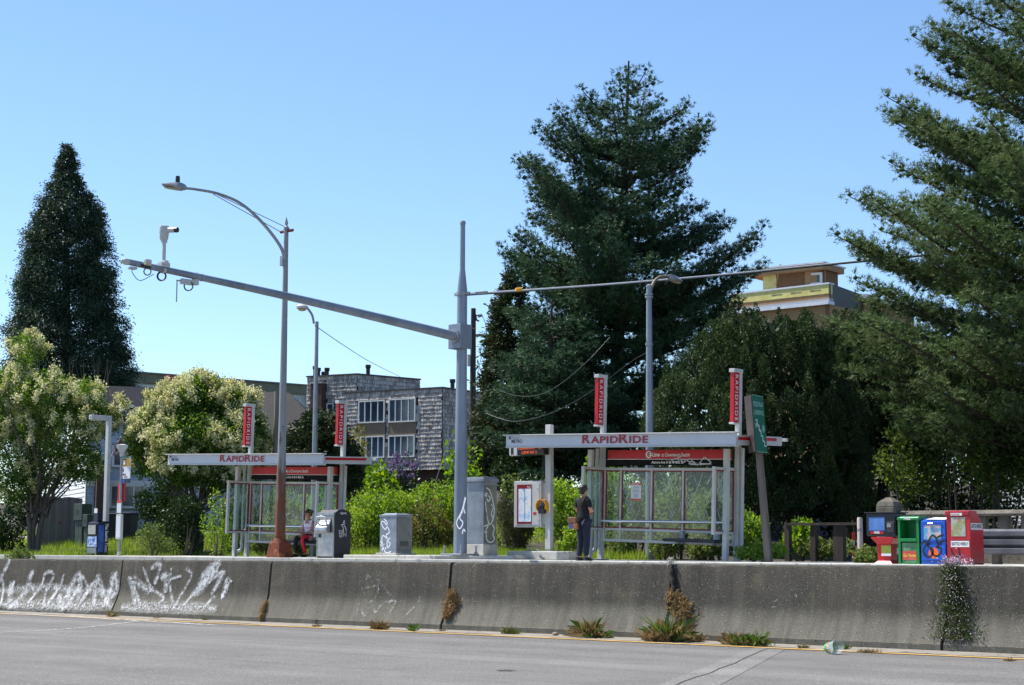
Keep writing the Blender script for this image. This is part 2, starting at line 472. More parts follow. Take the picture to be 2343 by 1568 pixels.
# one sheet of ground out to the horizon
gx = np.unique(np.concatenate([np.linspace(-900, -90, 12), np.linspace(-90, 40, 110), np.linspace(40, 700, 10)]))
gy = np.unique(np.concatenate([np.linspace(-300, 18, 12), [18.6, 19.0, 19.4, 25, 29.9, 30.0, 34.2], np.linspace(34.6, 75, 45), np.linspace(75, 1200, 16)]))
GX, GY = np.meshgrid(gx, gy, indexing='ij'); GZ = gz(GX, GY)
m = MB(); ny = len(gy)
m.v = list(zip(GX.ravel(), GY.ravel(), GZ.ravel()))
m.f = [(i * ny + j, (i + 1) * ny + j, (i + 1) * ny + j + 1, i * ny + j + 1) for i in range(len(gx) - 1) for j in range(ny - 1)]
structure('ground', m, soil, sm=60)

m = MB()
xs = [-600, -80, 60, 500]
for a, b in zip(xs[:-1], xs[1:]):
    m.quad((a, -120, zr(a)), (b, -120, zr(b)), (b, 19.0, zr(b)), (a, 19.0, zr(a)))
structure('road', m, asphalt, fix=False)
m = MB().quad((-600, 19.35, 0.11), (500, 19.35, 0.11), (500, 29.85, 0.76), (-600, 29.85, 0.76))
structure('far_road', m, asphalt, fix=False)
m = MB()
for i in range(-30, 26):
    m.box(i * 3.0 + 0.004, i * 3.0 + 2.996, 29.85, 30.0, 0.6, SW + 0.004)
structure('kerb', m, concrete, bevel=0.015)
m = MB().box(-600, 500, 30.0, 34.2, 0.7, SW)
structure('sidewalk', m, sidewalk_m)
# yellow edge line, painted, on its own sheet
YL = at_z(1171, 1458, 0.0).y
m = MB()
for a, b in ((-80, 60),):
    m.quad((a, YL - 0.06, zr(a) + 0.008), (b, YL - 0.06, zr(b) + 0.008), (b, YL + 0.06, zr(b) + 0.008), (a, YL + 0.06, zr(a) + 0.008))
structure('yellow_line', m, yel, fix=False)
# grit gathered along the foot of the barrier: ragged front edge
m = MB(); xs = np.arange(-60, 20, 0.12)
ed = YL + 0.22 + 0.10 * np.sin(xs * 1.3) + 0.08 * np.sin(xs * 3.7 + 1) + RNG.normal(0, 0.03, len(xs))
for i in range(len(xs) - 1):
    a, b = xs[i], xs[i + 1]
    m.quad((a, ed[i], zr(a) + 0.004), (b, ed[i + 1], zr(b) + 0.004), (b, 18.9, zr(b) + 0.018), (a, 18.9, zr(a) + 0.018))
structure('gutter_grit', m, dirt, fix=False)
# saw-cut joint patch running across the lane with a crack down its middle
def onroad(px, py, up=0.004):
    p = at_z(px, py, 0.0); p = at_z(px, py, zr(p.x)); p.z += up; return p
m = MB().quad(onroad(1470, 1583), onroad(1620, 1583), onroad(1795, 1487), onroad(1725, 1482))
structure('road_patch', m, patch, fix=False)
cr = [onroad(x, y, 0.008) for x, y in ((1525, 1580), (1560, 1562), (1590, 1551), (1625, 1541), (1645, 1531), (1680, 1519), (1705, 1506), (1745, 1489), (1762, 1484))]
ribbons('road_crack', [cr], 0.014, (0, 0, 1), tar, lift=0.0)['kind'] = 'structure'
cr = [onroad(x, y + 2 * math.sin(x * 0.05), 0.008) for x, y in ((0, 1510), (90, 1517), (180, 1524), (330, 1534), (450, 1544), (560, 1552), (700, 1566))]
ribbons('road_crack', [spline(cr, 5)], 0.018, (0, 0, 1), paintmat('thin_crack', (0.03, 0.03, 0.03), 0.35, 5, 0.3), lift=0.0)['kind'] = 'structure'
for pts_ in (((2342, 1560), (2200, 1548), (2080, 1541), (1950, 1530), (1830, 1524)), ((1180, 1566), (1000, 1549), (860, 1532), (700, 1519))):
    ribbons('road_crack', [spline([onroad(x + random.uniform(-6, 6), y + random.uniform(-1, 1), 0.009) for x, y in pts_], 5)], 0.012, (0, 0, 1), paintmat('thin_crack', (0.03, 0.03, 0.03)), lift=0.0)['kind'] = 'structure'
mc = MB(); c = onroad(1157, 1535, 0.006)
mc.add([c] + [c + Vector((math.cos(a) * r, math.sin(a) * r * 0.8, 0)) for a, r in [(k * 0.524, 0.10 + 0.05 * math.sin(k * 2.3)) for k in range(12)]], [(0, k + 1, (k + 1) % 12 + 1) for k in range(12)])
structure('tar_blot', mc, tar, fix=False)
wp = paintmat('spilled_white', (0.75, 0.75, 0.74), 0.55, 9, 0.45)
sp = [onroad(x, y, 0.010) for x, y in ((-40, 1452), (20, 1447), (110, 1443), (200, 1436), (270, 1428), (345, 1419))]
ribbons('spilled_paint', [(spline(sp, 5), 0.12), ([onroad(x, y, 0.011) for x, y in ((-30, 1404), (60, 1407), (160, 1412), (260, 1418), (400, 1426), (490, 1432))], 0.38)], 0.2, (0, 0, 1), wp, lift=0.0)['kind'] = 'structure'

# ---------------------------------------------------------------- median barrier, precast segments
BT = 19.01; BH = 0.99
PROF = [(-0.215, 0.0), (-0.212, 0.085), (-0.198, 0.098), (-0.085, 0.345), (-0.062, 0.405), (-0.050, 0.47), (0.0, 0.955), (0.006, 0.975), (0.022, 0.99),
        (0.168, 0.99), (0.184, 0.975), (0.19, 0.955), (0.24, 0.47), (0.252, 0.405), (0.275, 0.345), (0.39, 0.075), (0.405, 0.062), (0.405, 0.0)]
def bprof(z):
    """front face offset at height z"""
    zz = [p[1] for p in PROF[:9]]; yy = [p[0] for p in PROF[:9]]
    return float(np.interp(z, zz, yy))
def onbar(px, py):
    y = BT - 0.05
    for _ in range(8):
        p = at_y(px, py, y); y = BT + bprof(p.z - zr(p.x))
    return at_y(px, py, y)
def barrier_mat():
    L = Lay('barrier_concrete', 0.93)
    base = L.ramp(L.noise(1.3, 7), 0.3, srgb(70, 67, 61), 0.7, srgb(88, 84, 76))
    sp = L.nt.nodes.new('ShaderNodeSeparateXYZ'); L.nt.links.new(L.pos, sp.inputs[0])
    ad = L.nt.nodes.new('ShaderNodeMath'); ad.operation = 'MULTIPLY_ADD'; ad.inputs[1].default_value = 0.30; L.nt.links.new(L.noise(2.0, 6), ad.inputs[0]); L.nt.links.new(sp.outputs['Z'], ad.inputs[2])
    base = L.mix(L.ramp(ad.outputs[0], 0.45, (0.75, 0.75, 0.75), 0.68, KK), base, srgb(112, 109, 99))  # lower slope paler: road dust, plus sunlit contrast put into the colour
    streak = L.ramp(L.noise(1.0, 6, (7.0, 1, 0.45)), 0.36, (0.55, 0.55, 0.55), 0.66, (1.10, 1.10, 1.09))
    c = L.mix(0.6, base, streak, 'MULTIPLY')
    c = L.mix(L.ramp(L.noise(2.6, 6), 0.58, KK, 0.74, (0.4, 0.4, 0.4)), c, srgb(108, 104, 78))
    c = L.mix(L.ramp(L.noise(38, 2), 0.66, KK, 0.72, WW), c, srgb(40, 38, 35))
    c = L.mix(L.ramp(L.noise(60, 2), 0.62, KK, 0.70, (0.85, 0.85, 0.85)), c, srgb(150, 146, 137))
    return L.done(c, 0.8, 60)
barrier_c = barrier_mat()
def barnorm(p):
    z = p.z - zr(p.x); dz = 0.02
    dy = bprof(z + dz) - bprof(z - dz)
    return Vector((0, -2 * dz, dy)).normalized() if abs(dy) < 1 else Vector((0, -1, 0))
def barrier(x0, x1, label, seed):
    r = np.random.default_rng(seed)
    t = thing('concrete_barrier', label, 'barrier', ((x0 + x1) / 2, BT, zr((x0 + x1) / 2)), group='precast barrier segments along the median')
    m = MB(); n = 60; np_ = len(PROF); yo = r.normal(0, 0.006)
    for i in range(n + 1):
        x = x0 + (x1 - x0) * i / n
        chip = max(0, r.normal(0, 1) - 1.3) * 0.018
        for k, (py, pz) in enumerate(PROF):
            dz = r.normal(0, 0.0022) if pz > 0.9 else r.normal(0, 0.0015)
            dy = r.normal(0, 0.002)
            if k in (7, 8): dz -= chip; dy += chip
            m.v.append((x, BT + py + yo + dy, zr(x) + pz + (dz if pz > 0.02 else -0.03)))
    for i in range(n):
        for k in range(np_ - 1):
            a = i * np_ + k; m.f.append((a, a + np_, a + np_ + 1, a + 1))
    m.f.append(tuple(range(np_))); m.f.append(tuple(n * np_ + k for k in range(np_ - 1, -1, -1)))
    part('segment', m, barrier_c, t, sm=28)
    return t
J0, JL = -25.98, 4.025
blab = {-3: 'grey concrete barrier segment farthest along the median to the left', -2: 'grey concrete barrier segment beyond the left edge of the scrawl',
        -1: 'concrete barrier segment at the left edge covered in white zigzag scrawl',
        0: 'concrete barrier segment with loose white scrawl in front of the left shelter',
        1: 'grey concrete barrier segment with a faint grey tag below the trash compactor',
        2: 'clean grey concrete barrier segment below the map cabinet and standing man',
        3: 'concrete barrier segment below the green underpass sign, with a cup at its foot',
        4: 'concrete barrier segment at the right edge beside the pink flowering plant',
        5: 'grey concrete barrier segment past the newspaper boxes', 6: 'grey concrete barrier segment farthest along the median to the right'}
BAR = {}
for n, lb in blab.items():
    BAR[n] = barrier(J0 + n * JL + 0.022, J0 + (n + 1) * JL - 0.022, lb, 100 + n)
# graffiti strokes lie on the concrete
gw = paintmat('scrawl_white', (0.82, 0.82, 0.82), 0.66, 15, 0.6)
gf = paintmat('scrawl_faint', (0.66, 0.66, 0.66), 0.40, 22, 0.5)
gs = paintmat('scrawl_smear', (0.82, 0.82, 0.82), 0.55, 26, 0.5)
Z1 = lambda pts: [onbar(0.33557 * x, 1239.9 + 0.33557 * y) for x, y in pts]
Z2 = lambda pts: [onbar(725.8 + 0.36141 * x, 1239.9 + 0.36141 * y) for x, y in pts]
A = [[(8, 440), (28, 330), (18, 250), (-10, 300)], [(10, 245), (45, 180), (75, 125)], [(60, 370), (90, 280), (75, 440), (180, 340), (205, 250), (236, 195)],
     [(210, 280), (240, 350), (195, 420), (290, 290), (310, 220), (350, 205), (370, 240), (322, 330), (308, 440), (400, 330), (445, 220)],
     [(330, 420), (385, 350), (392, 305), (370, 318)], [(405, 360), (440, 452), (530, 325), (452, 385), (545, 226), (540, 430)],
     [(545, 226), (578, 250), (605, 310)], [(540, 425), (640, 285), (655, 310), (645, 440)], [(665, 225), (700, 320), (738, 400), (780, 222), (798, 320), (725, 430)],
     [(640, 280), (600, 350), (570, 400)]]
B = [[(885, 232), (930, 330), (962, 440)], [(882, 236), (915, 350), (925, 430)], [(900, 242), (970, 300), (1045, 345)], [(980, 172), (1035, 310), (1120, 382), (1080, 420)],
     [(1030, 182), (1095, 150), (1085, 225), (1055, 290)], [(1098, 248), (1142, 230), (1130, 350)], [(1175, 165), (1165, 290), (1190, 430), (1240, 360), (1310, 230), (1275, 180)],
     [(1165, 255), (1240, 232)], [(1470, 150), (1385, 250), (1480, 190), (1362, 310), (1425, 255), (1330, 362)], [(1500, 160), (1440, 260), (1530, 200), (1462, 330), (1500, 280)],
     [(1560, 240), (1520, 380), (1572, 260), (1530, 320)], [(1470, 370), (1400, 442)], [(1360, 310), (1300, 380), (1250, 440)]]
ribbons('graffiti', [(spline(Z1(s), 5), 0.11 + 0.05 * (i_ % 3)) for i_, s in enumerate(A)], 0.07, barnorm, gw, BAR[-1], 0.016)
ribbons('graffiti', [(spline(Z1(s), 5), 0.09 + 0.05 * (i_ % 3)) for i_, s in enumerate(B)], 0.07, barnorm, gw, BAR[0], 0.016)
ribbons('graffiti', [(Z1([(0, 420), (150, 425), (300, 430), (450, 432), (600, 436), (770, 440)]), 0.34), (Z1([(0, 330), (150, 320), (330, 310), (500, 330), (650, 340), (790, 350)]), 0.22)], 0.3, barnorm, gs, BAR[-1], 0.012)
ribbons('graffiti', [(Z1([(830, 440), (950, 442), (1100, 446), (1300, 452), (1480, 460)]), 0.30), (Z1([(1300, 380), (1380, 290), (1450, 190), (1510, 140)]), 0.34), (Z1([(1440, 360), (1500, 260), (1540, 200)]), 0.2)], 0.3, barnorm, gs, BAR[0], 0.012)
C = [[(310, 240), (330, 213), (352, 262)], [(380, 230), (425, 290), (470, 352), (430, 470)], [(285, 290), (320, 385), (370, 350), (388, 282), (290, 296)],
     [(250, 480), (270, 390), (300, 470), (345, 400), (372, 455)], [(372, 455), (420, 390), (500, 380), (460, 450)], [(560, 470), (640, 390), (655, 350)]]
ribbons('graffiti', [(spline(Z2(s), 5), 0.06) for s in C], 0.06, barnorm, gf, BAR[1], 0.014)
Z3 = lambda pts: [onbar(1451.6 + 0.38 * x, 1239.9 + 0.38 * y) for x, y in pts]
ribbons('graffiti', [(spline(Z3(s), 4), 0.035) for s in ([(965, 262), (975, 320), (990, 370)], [(880, 380), (860, 350), (830, 390), (900, 372)], [(1005, 310), (1050, 275)])], 0.03, barnorm, gf, BAR[3], 0.014)
# drain slots at the foot
for px, py, n in ((88, 1399, -1), (150, 1402, -1), (360, 1413, 0), (472, 1417, 0), (725, 1427, 1)):
    p = onbar(px, py); z0 = zr(p.x)
    mm = MB(); k = [(p.x + 0.055 * math.cos(a), z0 + 0.012 + 0.075 * math.sin(a)) for a in np.linspace(0, math.pi, 9)]
    mm.prism(k, BT - 0.2185, BT - 0.10, 'y')
    part('drain_slot', mm, blackmatte, BAR[n])
# ---------------------------------------------------------------- bus shelters
led_m = pm('led_panel', (0.008, 0.007, 0.007), None, rough=0.3)
led_on, nt_, b_ = _base('led_orange')
b_.inputs['Base Color'].default_value = (0.6, 0.08, 0.02, 1); b_.inputs['Emission Color'].default_value = (1.0, 0.14, 0.03, 1); b_.inputs['Emission Strength'].default_value = 0.55
paper = pm('paper', srgb(214, 216, 220), None, rough=0.7)
orange_red = pm('notice_red', srgb(206, 70, 48), None, rough=0.6)
bench_m = pm('bench_black', (0.018, 0.018, 0.02), None, rough=0.55)
soffit_m = pm('soffit_white', srgb(190, 190, 186), srgb(176, 176, 172), 2, 0.6)
def etched(x0, x1, z0, z1, y, seed):
    """criss-cross plant-like pattern etched in a pane"""
    r = random.Random(seed); out = []
    n = int((x1 - x0) / 0.085)
    for i in range(int(n * 1.9)):
        x = r.uniform(x0 + 0.03, x1 - 0.03); z = r.uniform(z0 + 0.04, z1 - 0.3) if i % 3 else r.uniform(z1 - 0.6, z1 - 0.2)
        l = r.uniform(0.22, 0.55); s = r.choice((-1, 1)); bend = r.uniform(-0.12, 0.12)
        pts = []
        for k in range(4):
            t = k / 3
            xx = min(max(x + s * l * 0.45 * t + bend * t * (1 - t), x0 + 0.01), x1 - 0.01); zz = min(z + l * t, z1 - 0.01)
            pts.append(Vector((xx, y, zz)))
        out.append((spline(pts, 3), r.uniform(0.010, 0.022)))
    return out

def make_shelter(label, loc, e_full=True):
    t = thing('bus_shelter', label, 'bus shelter', loc, (0, math.radians(1.66), 0), 'red and white bus shelters')
    P = lambda n, m, mt, par=t, **k: part(n, m, mt, par, w=False, **k)
    # posts: a front pair and a rear pair that carry the blade signs
    for x in (-1.98, 1.92):
        lo = -0.06 if x < 0 else 0.03
        P('post', MB().box(x - 0.06, x + 0.06, -0.14, -0.03, lo, 2.56), white_metal, bevel=0.006)
        P('post', MB().box(x - 0.06, x + 0.06, 0.31, 0.41, lo, 4.33), white_metal, bevel=0.006)
        P('post_foot', MB().box(x - 0.12, x + 0.14, 0.2, 0.5, lo, lo + 0.03).box(x - 0.10, x + 0.10, -0.2, 0.04, lo, lo + 0.02), galv)
    for x in (-2.0, 1.91):
        b = P('blade_sign', MB().box(x - 0.05, x + 0.05, 0.10, 0.315, 3.17, 4.30), redsign, bevel=0.004)
        P('lettering', fit_text('RAPIDRIDE', (x + 0.05, 0.152, 4.25), (0, 0, -1), (0, 1, 0), 1.04, 0.112, bold=0.0, space=1.3), whitepaint, b, fix=False)
        P('blade_cap', MB().box(x - 0.075, x + 0.075, 0.075, 0.43, 4.30, 4.385), white_metal, bevel=0.008)
        P('blade_cap', MB().box(x - 0.065, x + 0.065, 0.085, 0.315, 3.13, 3.17), white_metal, bevel=0.004)
    # roof
    P('roof', MB().add([(-3.54, -1.36, 2.60), (3.05, -1.36, 2.60), (3.05, 0.36, 2.66), (-3.54, 0.36, 2.66), (-3.54, -1.36, 2.76), (3.05, -1.36, 2.76), (3.05, 0.36, 2.82), (-3.54, 0.36, 2.82)],
                       [(0, 3, 2, 1), (4, 5, 6, 7), (0, 1, 5, 4), (1, 2, 6, 5), (2, 3, 7, 6), (3, 0, 4, 7)]), soffit_m)
    f = P('fascia', MB().box(-3.54, 3.05, -1.40, -1.363, 2.59, 2.835), fascia_white, bevel=0.003)
    P('fascia_lip', MB().box(-3.60, 3.07, -1.47, -1.30, 2.838, 2.865), white_metal, bevel=0.004)
    P('fascia_lip', MB().box(-3.55, 3.06, -1.408, -1.30, 2.553, 2.588), white_metal, bevel=0.004)
    for x0, x1 in ((3.053, 3.075), (-3.565, -3.543)):
        P('side_panel', MB().add([(x0, -1.36, 2.59), (x1, -1.36, 2.59), (x1, 0.37, 2.64), (x0, 0.37, 2.64), (x0, -1.36, 2.79), (x1, -1.36, 2.79), (x1, 0.37, 2.84), (x0, 0.37, 2.84)],
                               [(0, 3, 2, 1), (4, 5, 6, 7), (0, 1, 5, 4), (1, 2, 6, 5), (2, 3, 7, 6), (3, 0, 4, 7)]), white_metal)
    P('red_stripe', MB().add([(3.076, -1.35, 2.69), (3.082, -1.35, 2.69), (3.082, 0.14, 2.735), (3.076, 0.14, 2.735), (3.076, -1.35, 2.755), (3.082, -1.35, 2.755), (3.082, 0.14, 2.80), (3.076, 0.14, 2.80)],
                             [(0, 3, 2, 1), (4, 5, 6, 7), (0, 1, 5, 4), (1, 2, 6, 5), (2, 3, 7, 6), (3, 0, 4, 7)]), redsign)
    P('gutter', MB().box(-3.5, 3.14, 0.44, 0.52, 2.74, 2.81), white_metal, bevel=0.006)
    # raised lettering on the fascia: small capitals
    for ch, x, x1, s in (('R', -1.187, -0.955, 0.215), ('APID', -0.935, -0.138, 0.162), ('R', -0.117, 0.148, 0.215), ('IDE', 0.175, 0.708, 0.162)):
        P('letters', fit_text(ch, (x, -1.402, 2.640), (1, 0, 0), (0, 0, 1), x1 - x, s, bold=0.03, thick=0.012, space=1.08), lettered, f, fix=False)
    P('letters', fit_text('METRO', (-3.36, -1.402, 2.665), (1, 0, 0), (0, 0, 1), 0.33, 0.085, bold=0.012, thick=0.006), navy, f, fix=False)
    P('letters', fit_text('King County', (-3.36, -1.402, 2.765), (1, 0, 0), (0, 0, 1), 0.25, 0.045, bold=0.0, thick=0.006), navy, f, fix=False)
    P('logo', MB().box(-3.45, -3.43, -1.409, -1.402, 2.75, 2.82).box(-3.425, -3.39, -1.409, -1.402, 2.755, 2.77).box(-3.41, -3.39, -1.409, -1.402, 2.775, 2.82), navy, f)
    # destination sign under the roof
    s = P('route_sign', MB().box(-1.70, 1.80, 0.20, 0.30, 2.348, 2.56), redsign)
    P('route_sign', MB().prism([(-1.74, 2.205), (1.80, 2.205), (1.80, 2.335), (-1.70, 2.335)], 0.195, 0.30, 'y'), pm('sign_black', (0.008, 0.008, 0.009), None, rough=0.75, spec=0.15))
    P('stripe', MB().box(-1.70, 1.80, 0.192, 0.30, 2.336, 2.347), whitepaint, s)
    disc = MB(); disc.add([(-0.478, 0.197, 2.452)] + [(-0.478 + 0.088 * math.cos(k * math.pi / 12), 0.197, 2.452 + 0.088 * math.sin(k * math.pi / 12)) for k in range(24)], [(0, k + 1, (k + 1) % 24 + 1) for k in range(24)])
    P('route_disc', disc, whitepaint, s)
    P('letters', fit_text('E', (-0.515, 0.194, 2.40), (1, 0, 0), (0, 0, 1), 0.078, 0.104, bold=0.04, thick=0.001), lettered, s, fix=False)
    P('letters', fit_text('Line', (-0.37, 0.197, 2.403), (1, 0, 0), (0, 0, 1), 0.215, 0.098, bold=0.03, thick=0.002), whitepaint, s, fix=False)
    P('letters', fit_text('to Downtown Seattle', (-0.105, 0.197, 2.403), (1, 0, 0), (0, 0, 1), 0.81, 0.088, bold=0.008, thick=0.002), whitepaint, s, fix=False)
    P('letters', fit_text('Aurora Ave N & N 46th St', (-0.383, 0.192, 2.24), (1, 0, 0), (0, 0, 1), 0.91, 0.068, bold=0.014, thick=0.002), whitepaint, s, fix=False)
    # glass screen: back wall and two short returns
    xs = [-1.84, -1.357, -0.448, 0.459, 1.36, 1.86]
    fr = MB()
    fr.box(-1.90, 1.86, 0.285, 0.335, 2.085, 2.145)
    fr.box(-1.90, 1.86, 0.285, 0.335, 0.66, 0.715)
    fr.box(-1.92, 1.86, 0.285, 0.335, 0.395, 0.455)
    for x in xs: fr.box(x - 0.024, x + 0.024, 0.28, 0.34, 0.457, 2.083)
    for x in (-1.87, 1.87):
        fr.box(x - 0.025, x + 0.025, -0.46, 0.278, 2.085, 2.145); fr.box(x - 0.025, x + 0.025, -0.46, 0.278, 0.655, 0.71)
        fr.box(x - 0.035, x + 0.035, -0.53, -0.462, 0.64, 2.15)
    P('screen_frame', fr, white_metal)
    k = 0
    for a, b in zip(xs[:-1], xs[1:]):
        a2, b2 = a + 0.026, b - 0.026; k += 1
        rf = MB()
        rf.box(a2, b2, 0.296, 0.324, 2.05, 2.083).box(a2, b2, 0.296, 0.324, 0.717, 0.75).box(a2, a2 + 0.026, 0.296, 0.324, 0.752, 2.048).box(b2 - 0.026, b2, 0.296, 0.324, 0.752, 2.048)
        P('pane_frame', rf, maroon)
        g = P('glass_pane', MB().box(a2 + 0.027, b2 - 0.027, 0.306, 0.313, 0.752, 2.048), pane_glass)
        me = ribbon_mesh(etched(a2 + 0.03, b2 - 0.03, 0.76, 2.04, 0.306, 50 + k), 0.02, (0, -1, 0), 0.002)
        part('etched_pattern', me, etch_m, g)
        P('lower_pane', MB().box(a2, b2, 0.306, 0.313, 0.457, 0.658), pane_glass)
    for x in (-1.87, 1.87):
        rf = MB().box(x - 0.014, x + 0.014, -0.46, 0.278, 2.055, 2.083).box(x - 0.014, x + 0.014, -0.46, 0.278, 0.712, 0.74).box(x - 0.014, x + 0.014, 0.23, 0.278, 0.742, 2.053)
        P('pane_frame', rf, maroon)
        g = P('glass_pane', MB().box(x - 0.004, x + 0.004, -0.46, 0.229, 0.742, 2.053), pane_glass)
        st = [([Vector((x, p.x, p.z)) for p in q[0]], q[1]) for q in etched(-0.44, 0.22, 0.75, 2.04, 0, 70 + int(x))]
        part('etched_pattern', ribbon_mesh(st, 0.02, (1, 0, 0), 0.0055), etch_m, g)
    # leaning rail, bench, drain pipe
    P('leaning_rail', MB().tube([(-1.80, 0.12, 0.875), (1.80, 0.12, 0.915)], 0.034, 12).tube([(-1.3, 0.12, 0.87), (-1.3, 0.29, 0.87)], 0.02, 8).tube([(0.46, 0.12, 0.89), (0.46, 0.29, 0.89)], 0.02, 8).tube([(1.5, 0.12, 0.9), (1.5, 0.29, 0.9)], 0.02, 8), stainless, sm=50)
    P('bench_seat', MB().box(0.33, 1.76, -0.30, 0.14, 0.455, 0.525), bench_m, bevel=0.02)
    sl = MB()
    for i in range(26): sl.box(0.37 + i * 0.053, 0.37 + i * 0.053 + 0.03, -0.306, -0.28, 0.452, 0.47)
    P('bench_grille', sl, blackmatte)
    P('bench_bracket', MB().box(0.46, 0.54, 0.0, 0.283, 0.40, 0.453).box(0.46, 0.54, 0.20, 0.283, 0.453, 0.70), galv)
    P('bench_bracket', MB().box(1.44, 1.52, 0.0, 0.283, 0.40, 0.453).box(1.44, 1.52, 0.20, 0.283, 0.453, 0.68), galv)
    P('drain_pipe', MB().tube([(-2.02, 0.2, 2.6), (-2.02, 0.2, 0.25), (-2.04, 0.17, 0.16), (-2.10, 0.1, 0.13)], 0.042, 10), white_metal, sm=50)
    P('drain_pipe', MB().tube([(2.05, 0.36, 2.6), (2.05, 0.36, 0.36), (2.09, 0.34, 0.30), (2.18, 0.3, 0.28)], 0.04, 10), white_metal, sm=50)
    for x in (-1.98, 1.92):
        bo = MB()
        for z in (0.12, 0.28): bo.ball((x, 0.305, z), 0.016, 0.01, 0.016, 8, 4)
        P('bolts', bo, galv)
    return t
sh1 = make_shelter('nearer bus shelter on the right with the printed notice, beside the standing man', (-24.3, 32.7, SW))
sh2 = copy_tree(sh1)
sh2.location = (-24.3 - 13.02, 32.7, SW - 0.045); ORG[sh2.name] = Vector(sh2.location)
sh2['label'] = 'farther bus shelter on the left where the woman sits, behind the rusty lamp post'
# notice taped to the glass of the nearer shelter
nt = thing('paper_notice', 'white paper notice with orange bands taped to the shelter glass', 'notice', sh1.location + Vector((-0.905, 0.0, 0.026)), sh1.rotation_euler)
part('sheet', MB().box(-0.148, 0.148, 0.296, 0.300, 1.38, 1.80), paper, nt, w=False)
part('band', MB().box(-0.146, 0.146, 0.293, 0.2955, 1.74, 1.798).box(-0.146, 0.146, 0.293, 0.2955, 1.382, 1.42), orange_red, nt, w=False)
part('print', text_mb('RIDER ALERT', 0.042, (-0.13, 0.2925, 1.752), (1, 0, 0), (0, 0, 1), bold=0.02, thick=0.001, sx=0.98), whitepaint, nt, w=False, fix=False)
ln = MB()
for i in range(11):
    if i in (2, 6): continue
    wd = 0.06 + 0.055 * random.random(); ln.box(-wd, wd, 0.2935, 0.2955, 1.69 - i * 0.024, 1.698 - i * 0.024)
part('print', ln, pm('print_grey', srgb(110, 115, 130), None, rough=0.7), nt, w=False)
# tags sprayed on the shelters
gt = paintmat('tag_grey', (0.62, 0.64, 0.66), 0.95, 20, 0.3)
o1 = sh1.location
def sp5(pts, y=0.185):
    out = []
    for x, z in pts:
        p = at_y((1880 + x / 1.8444) / 1.6533, (1350 + z / 1.8444) / 1.6533, 32.7 + y); xl = p.x - o1.x
        out.append(Vector((xl, y, p.z - SW + 0.029 * xl)))
    return out
gst = [sp5(s) for s in ([(1215, 690), (1250, 680), (1260, 700), (1215, 715), (1200, 722), (1220, 735), (1250, 728), (1245, 700), (1240, 680)], [(1262, 722), (1280, 715), (1300, 725), (1285, 735), (1262, 722)], [(1305, 722), (1325, 712), (1345, 722), (1330, 733), (1305, 724)],
                        [(1345, 730), (1390, 745), (1415, 715), (1430, 702), (1445, 712), (1470, 745), (1330, 742), (1350, 752), (1480, 750)])]
part('graffiti', ribbon_mesh([(spline(s, 5), 0.03) for s in gst], 0.03, (0, -1, 0), 0.003), gt, sh1)
lime = paintmat('tag_lime', srgb(130, 220, 20), 1.0, 6, 0.1)
gl = [[(1.12, 0.302, 2.0), (1.22, 0.302, 1.9), (1.13, 0.302, 1.78), (1.22, 0.302, 1.70)], [(1.12, 0.302, 1.55), (1.24, 0.302, 1.55)], [(1.12, 0.302, 1.55), (1.12, 0.302, 1.25), (1.24, 0.302, 1.25)]]
part('graffiti', ribbon_mesh([(spline([Vector(p) for p in s], 4), 0.05) for s in gl], 0.05, (0, -1, 0), 0.003), lime, sh2)

# ---------------------------------------------------------------- information post with map cabinet and next-bus display
ky = 32.35
k0 = at_y((1880 + 543 / 2.85) / 1.6533, (1600 + 1370 / 2.85) / 1.6533, ky)
t = thing('information_post', 'white steel post with map cabinet on a round-ended concrete footing by the right shelter', 'information post', (k0.x, ky, SW))
P = lambda n, m, mt, par=t, **k: part(n, m, mt, par, w=False, **k)
P('post', MB().box(-0.085, 0.085, 0, 0.125, 0.24, 3.25), white_metal, bevel=0.012)
P('footing', MB().prism([(-1.02, -0.32), (0.55, -0.32), (0.78, -0.15), (0.78, 0.3), (0.5, 0.45), (-1.02, 0.45)], 0.0, 0.2, 'z'), concrete, bevel=0.02)
P('base_plate', MB().box(-0.62, 0.18, -0.12, 0.28, 0.2, 0.222), galv)
bo = MB()
for x, y in ((-0.55, -0.06), (-0.3, -0.06), (0.14, -0.06), (-0.55, 0.2)): bo._lathe((x, y, 0.222), [(0.018, 0), (0.018, 0.05), (0.006, 0.055)], 8)
P('anchor_bolts', bo, galv)
P('conduit', MB().tube([(-0.2, -0.2, 0.25), (-0.05, -0.25, 0.2), (0.05, -0.335, 0.08), (0.18, -0.335, 0.02)], 0.02, 8), graphite, sm=60)
cabx0, cabx1, cz0, cz1 = -1.03, -0.165, 0.78, 1.90
c = P('map_cabinet', MB().box(cabx0, cabx1, -0.06, 0.17, cz0, cz1), white_metal, bevel=0.012)
P('door', MB().box(cabx0 + 0.05, cabx1 - 0.05, -0.068, -0.061, cz0 + 0.05, cz1 - 0.05), white_metal, c, bevel=0.003)
mx0, mx1, mz0, mz1 = cabx0 + 0.11, cabx0 + 0.58, cz0 + 0.08, cz1 - 0.09
P('map_frame', MB().box(mx0, mx1, -0.075, -0.069, mz0, mz1), maroon, c)
mapm = pm('route_map', srgb(176, 200, 226), srgb(214, 220, 226), 5.0, 0.4, lo=0.44, hi=0.5, spots=(srgb(110, 150, 206), 6.0, 0.62))
P('map', MB().box(mx0 + 0.055, mx1 - 0.012, -0.079, -0.0755, mz0 + 0.05, mz1 - 0.10), mapm, c)
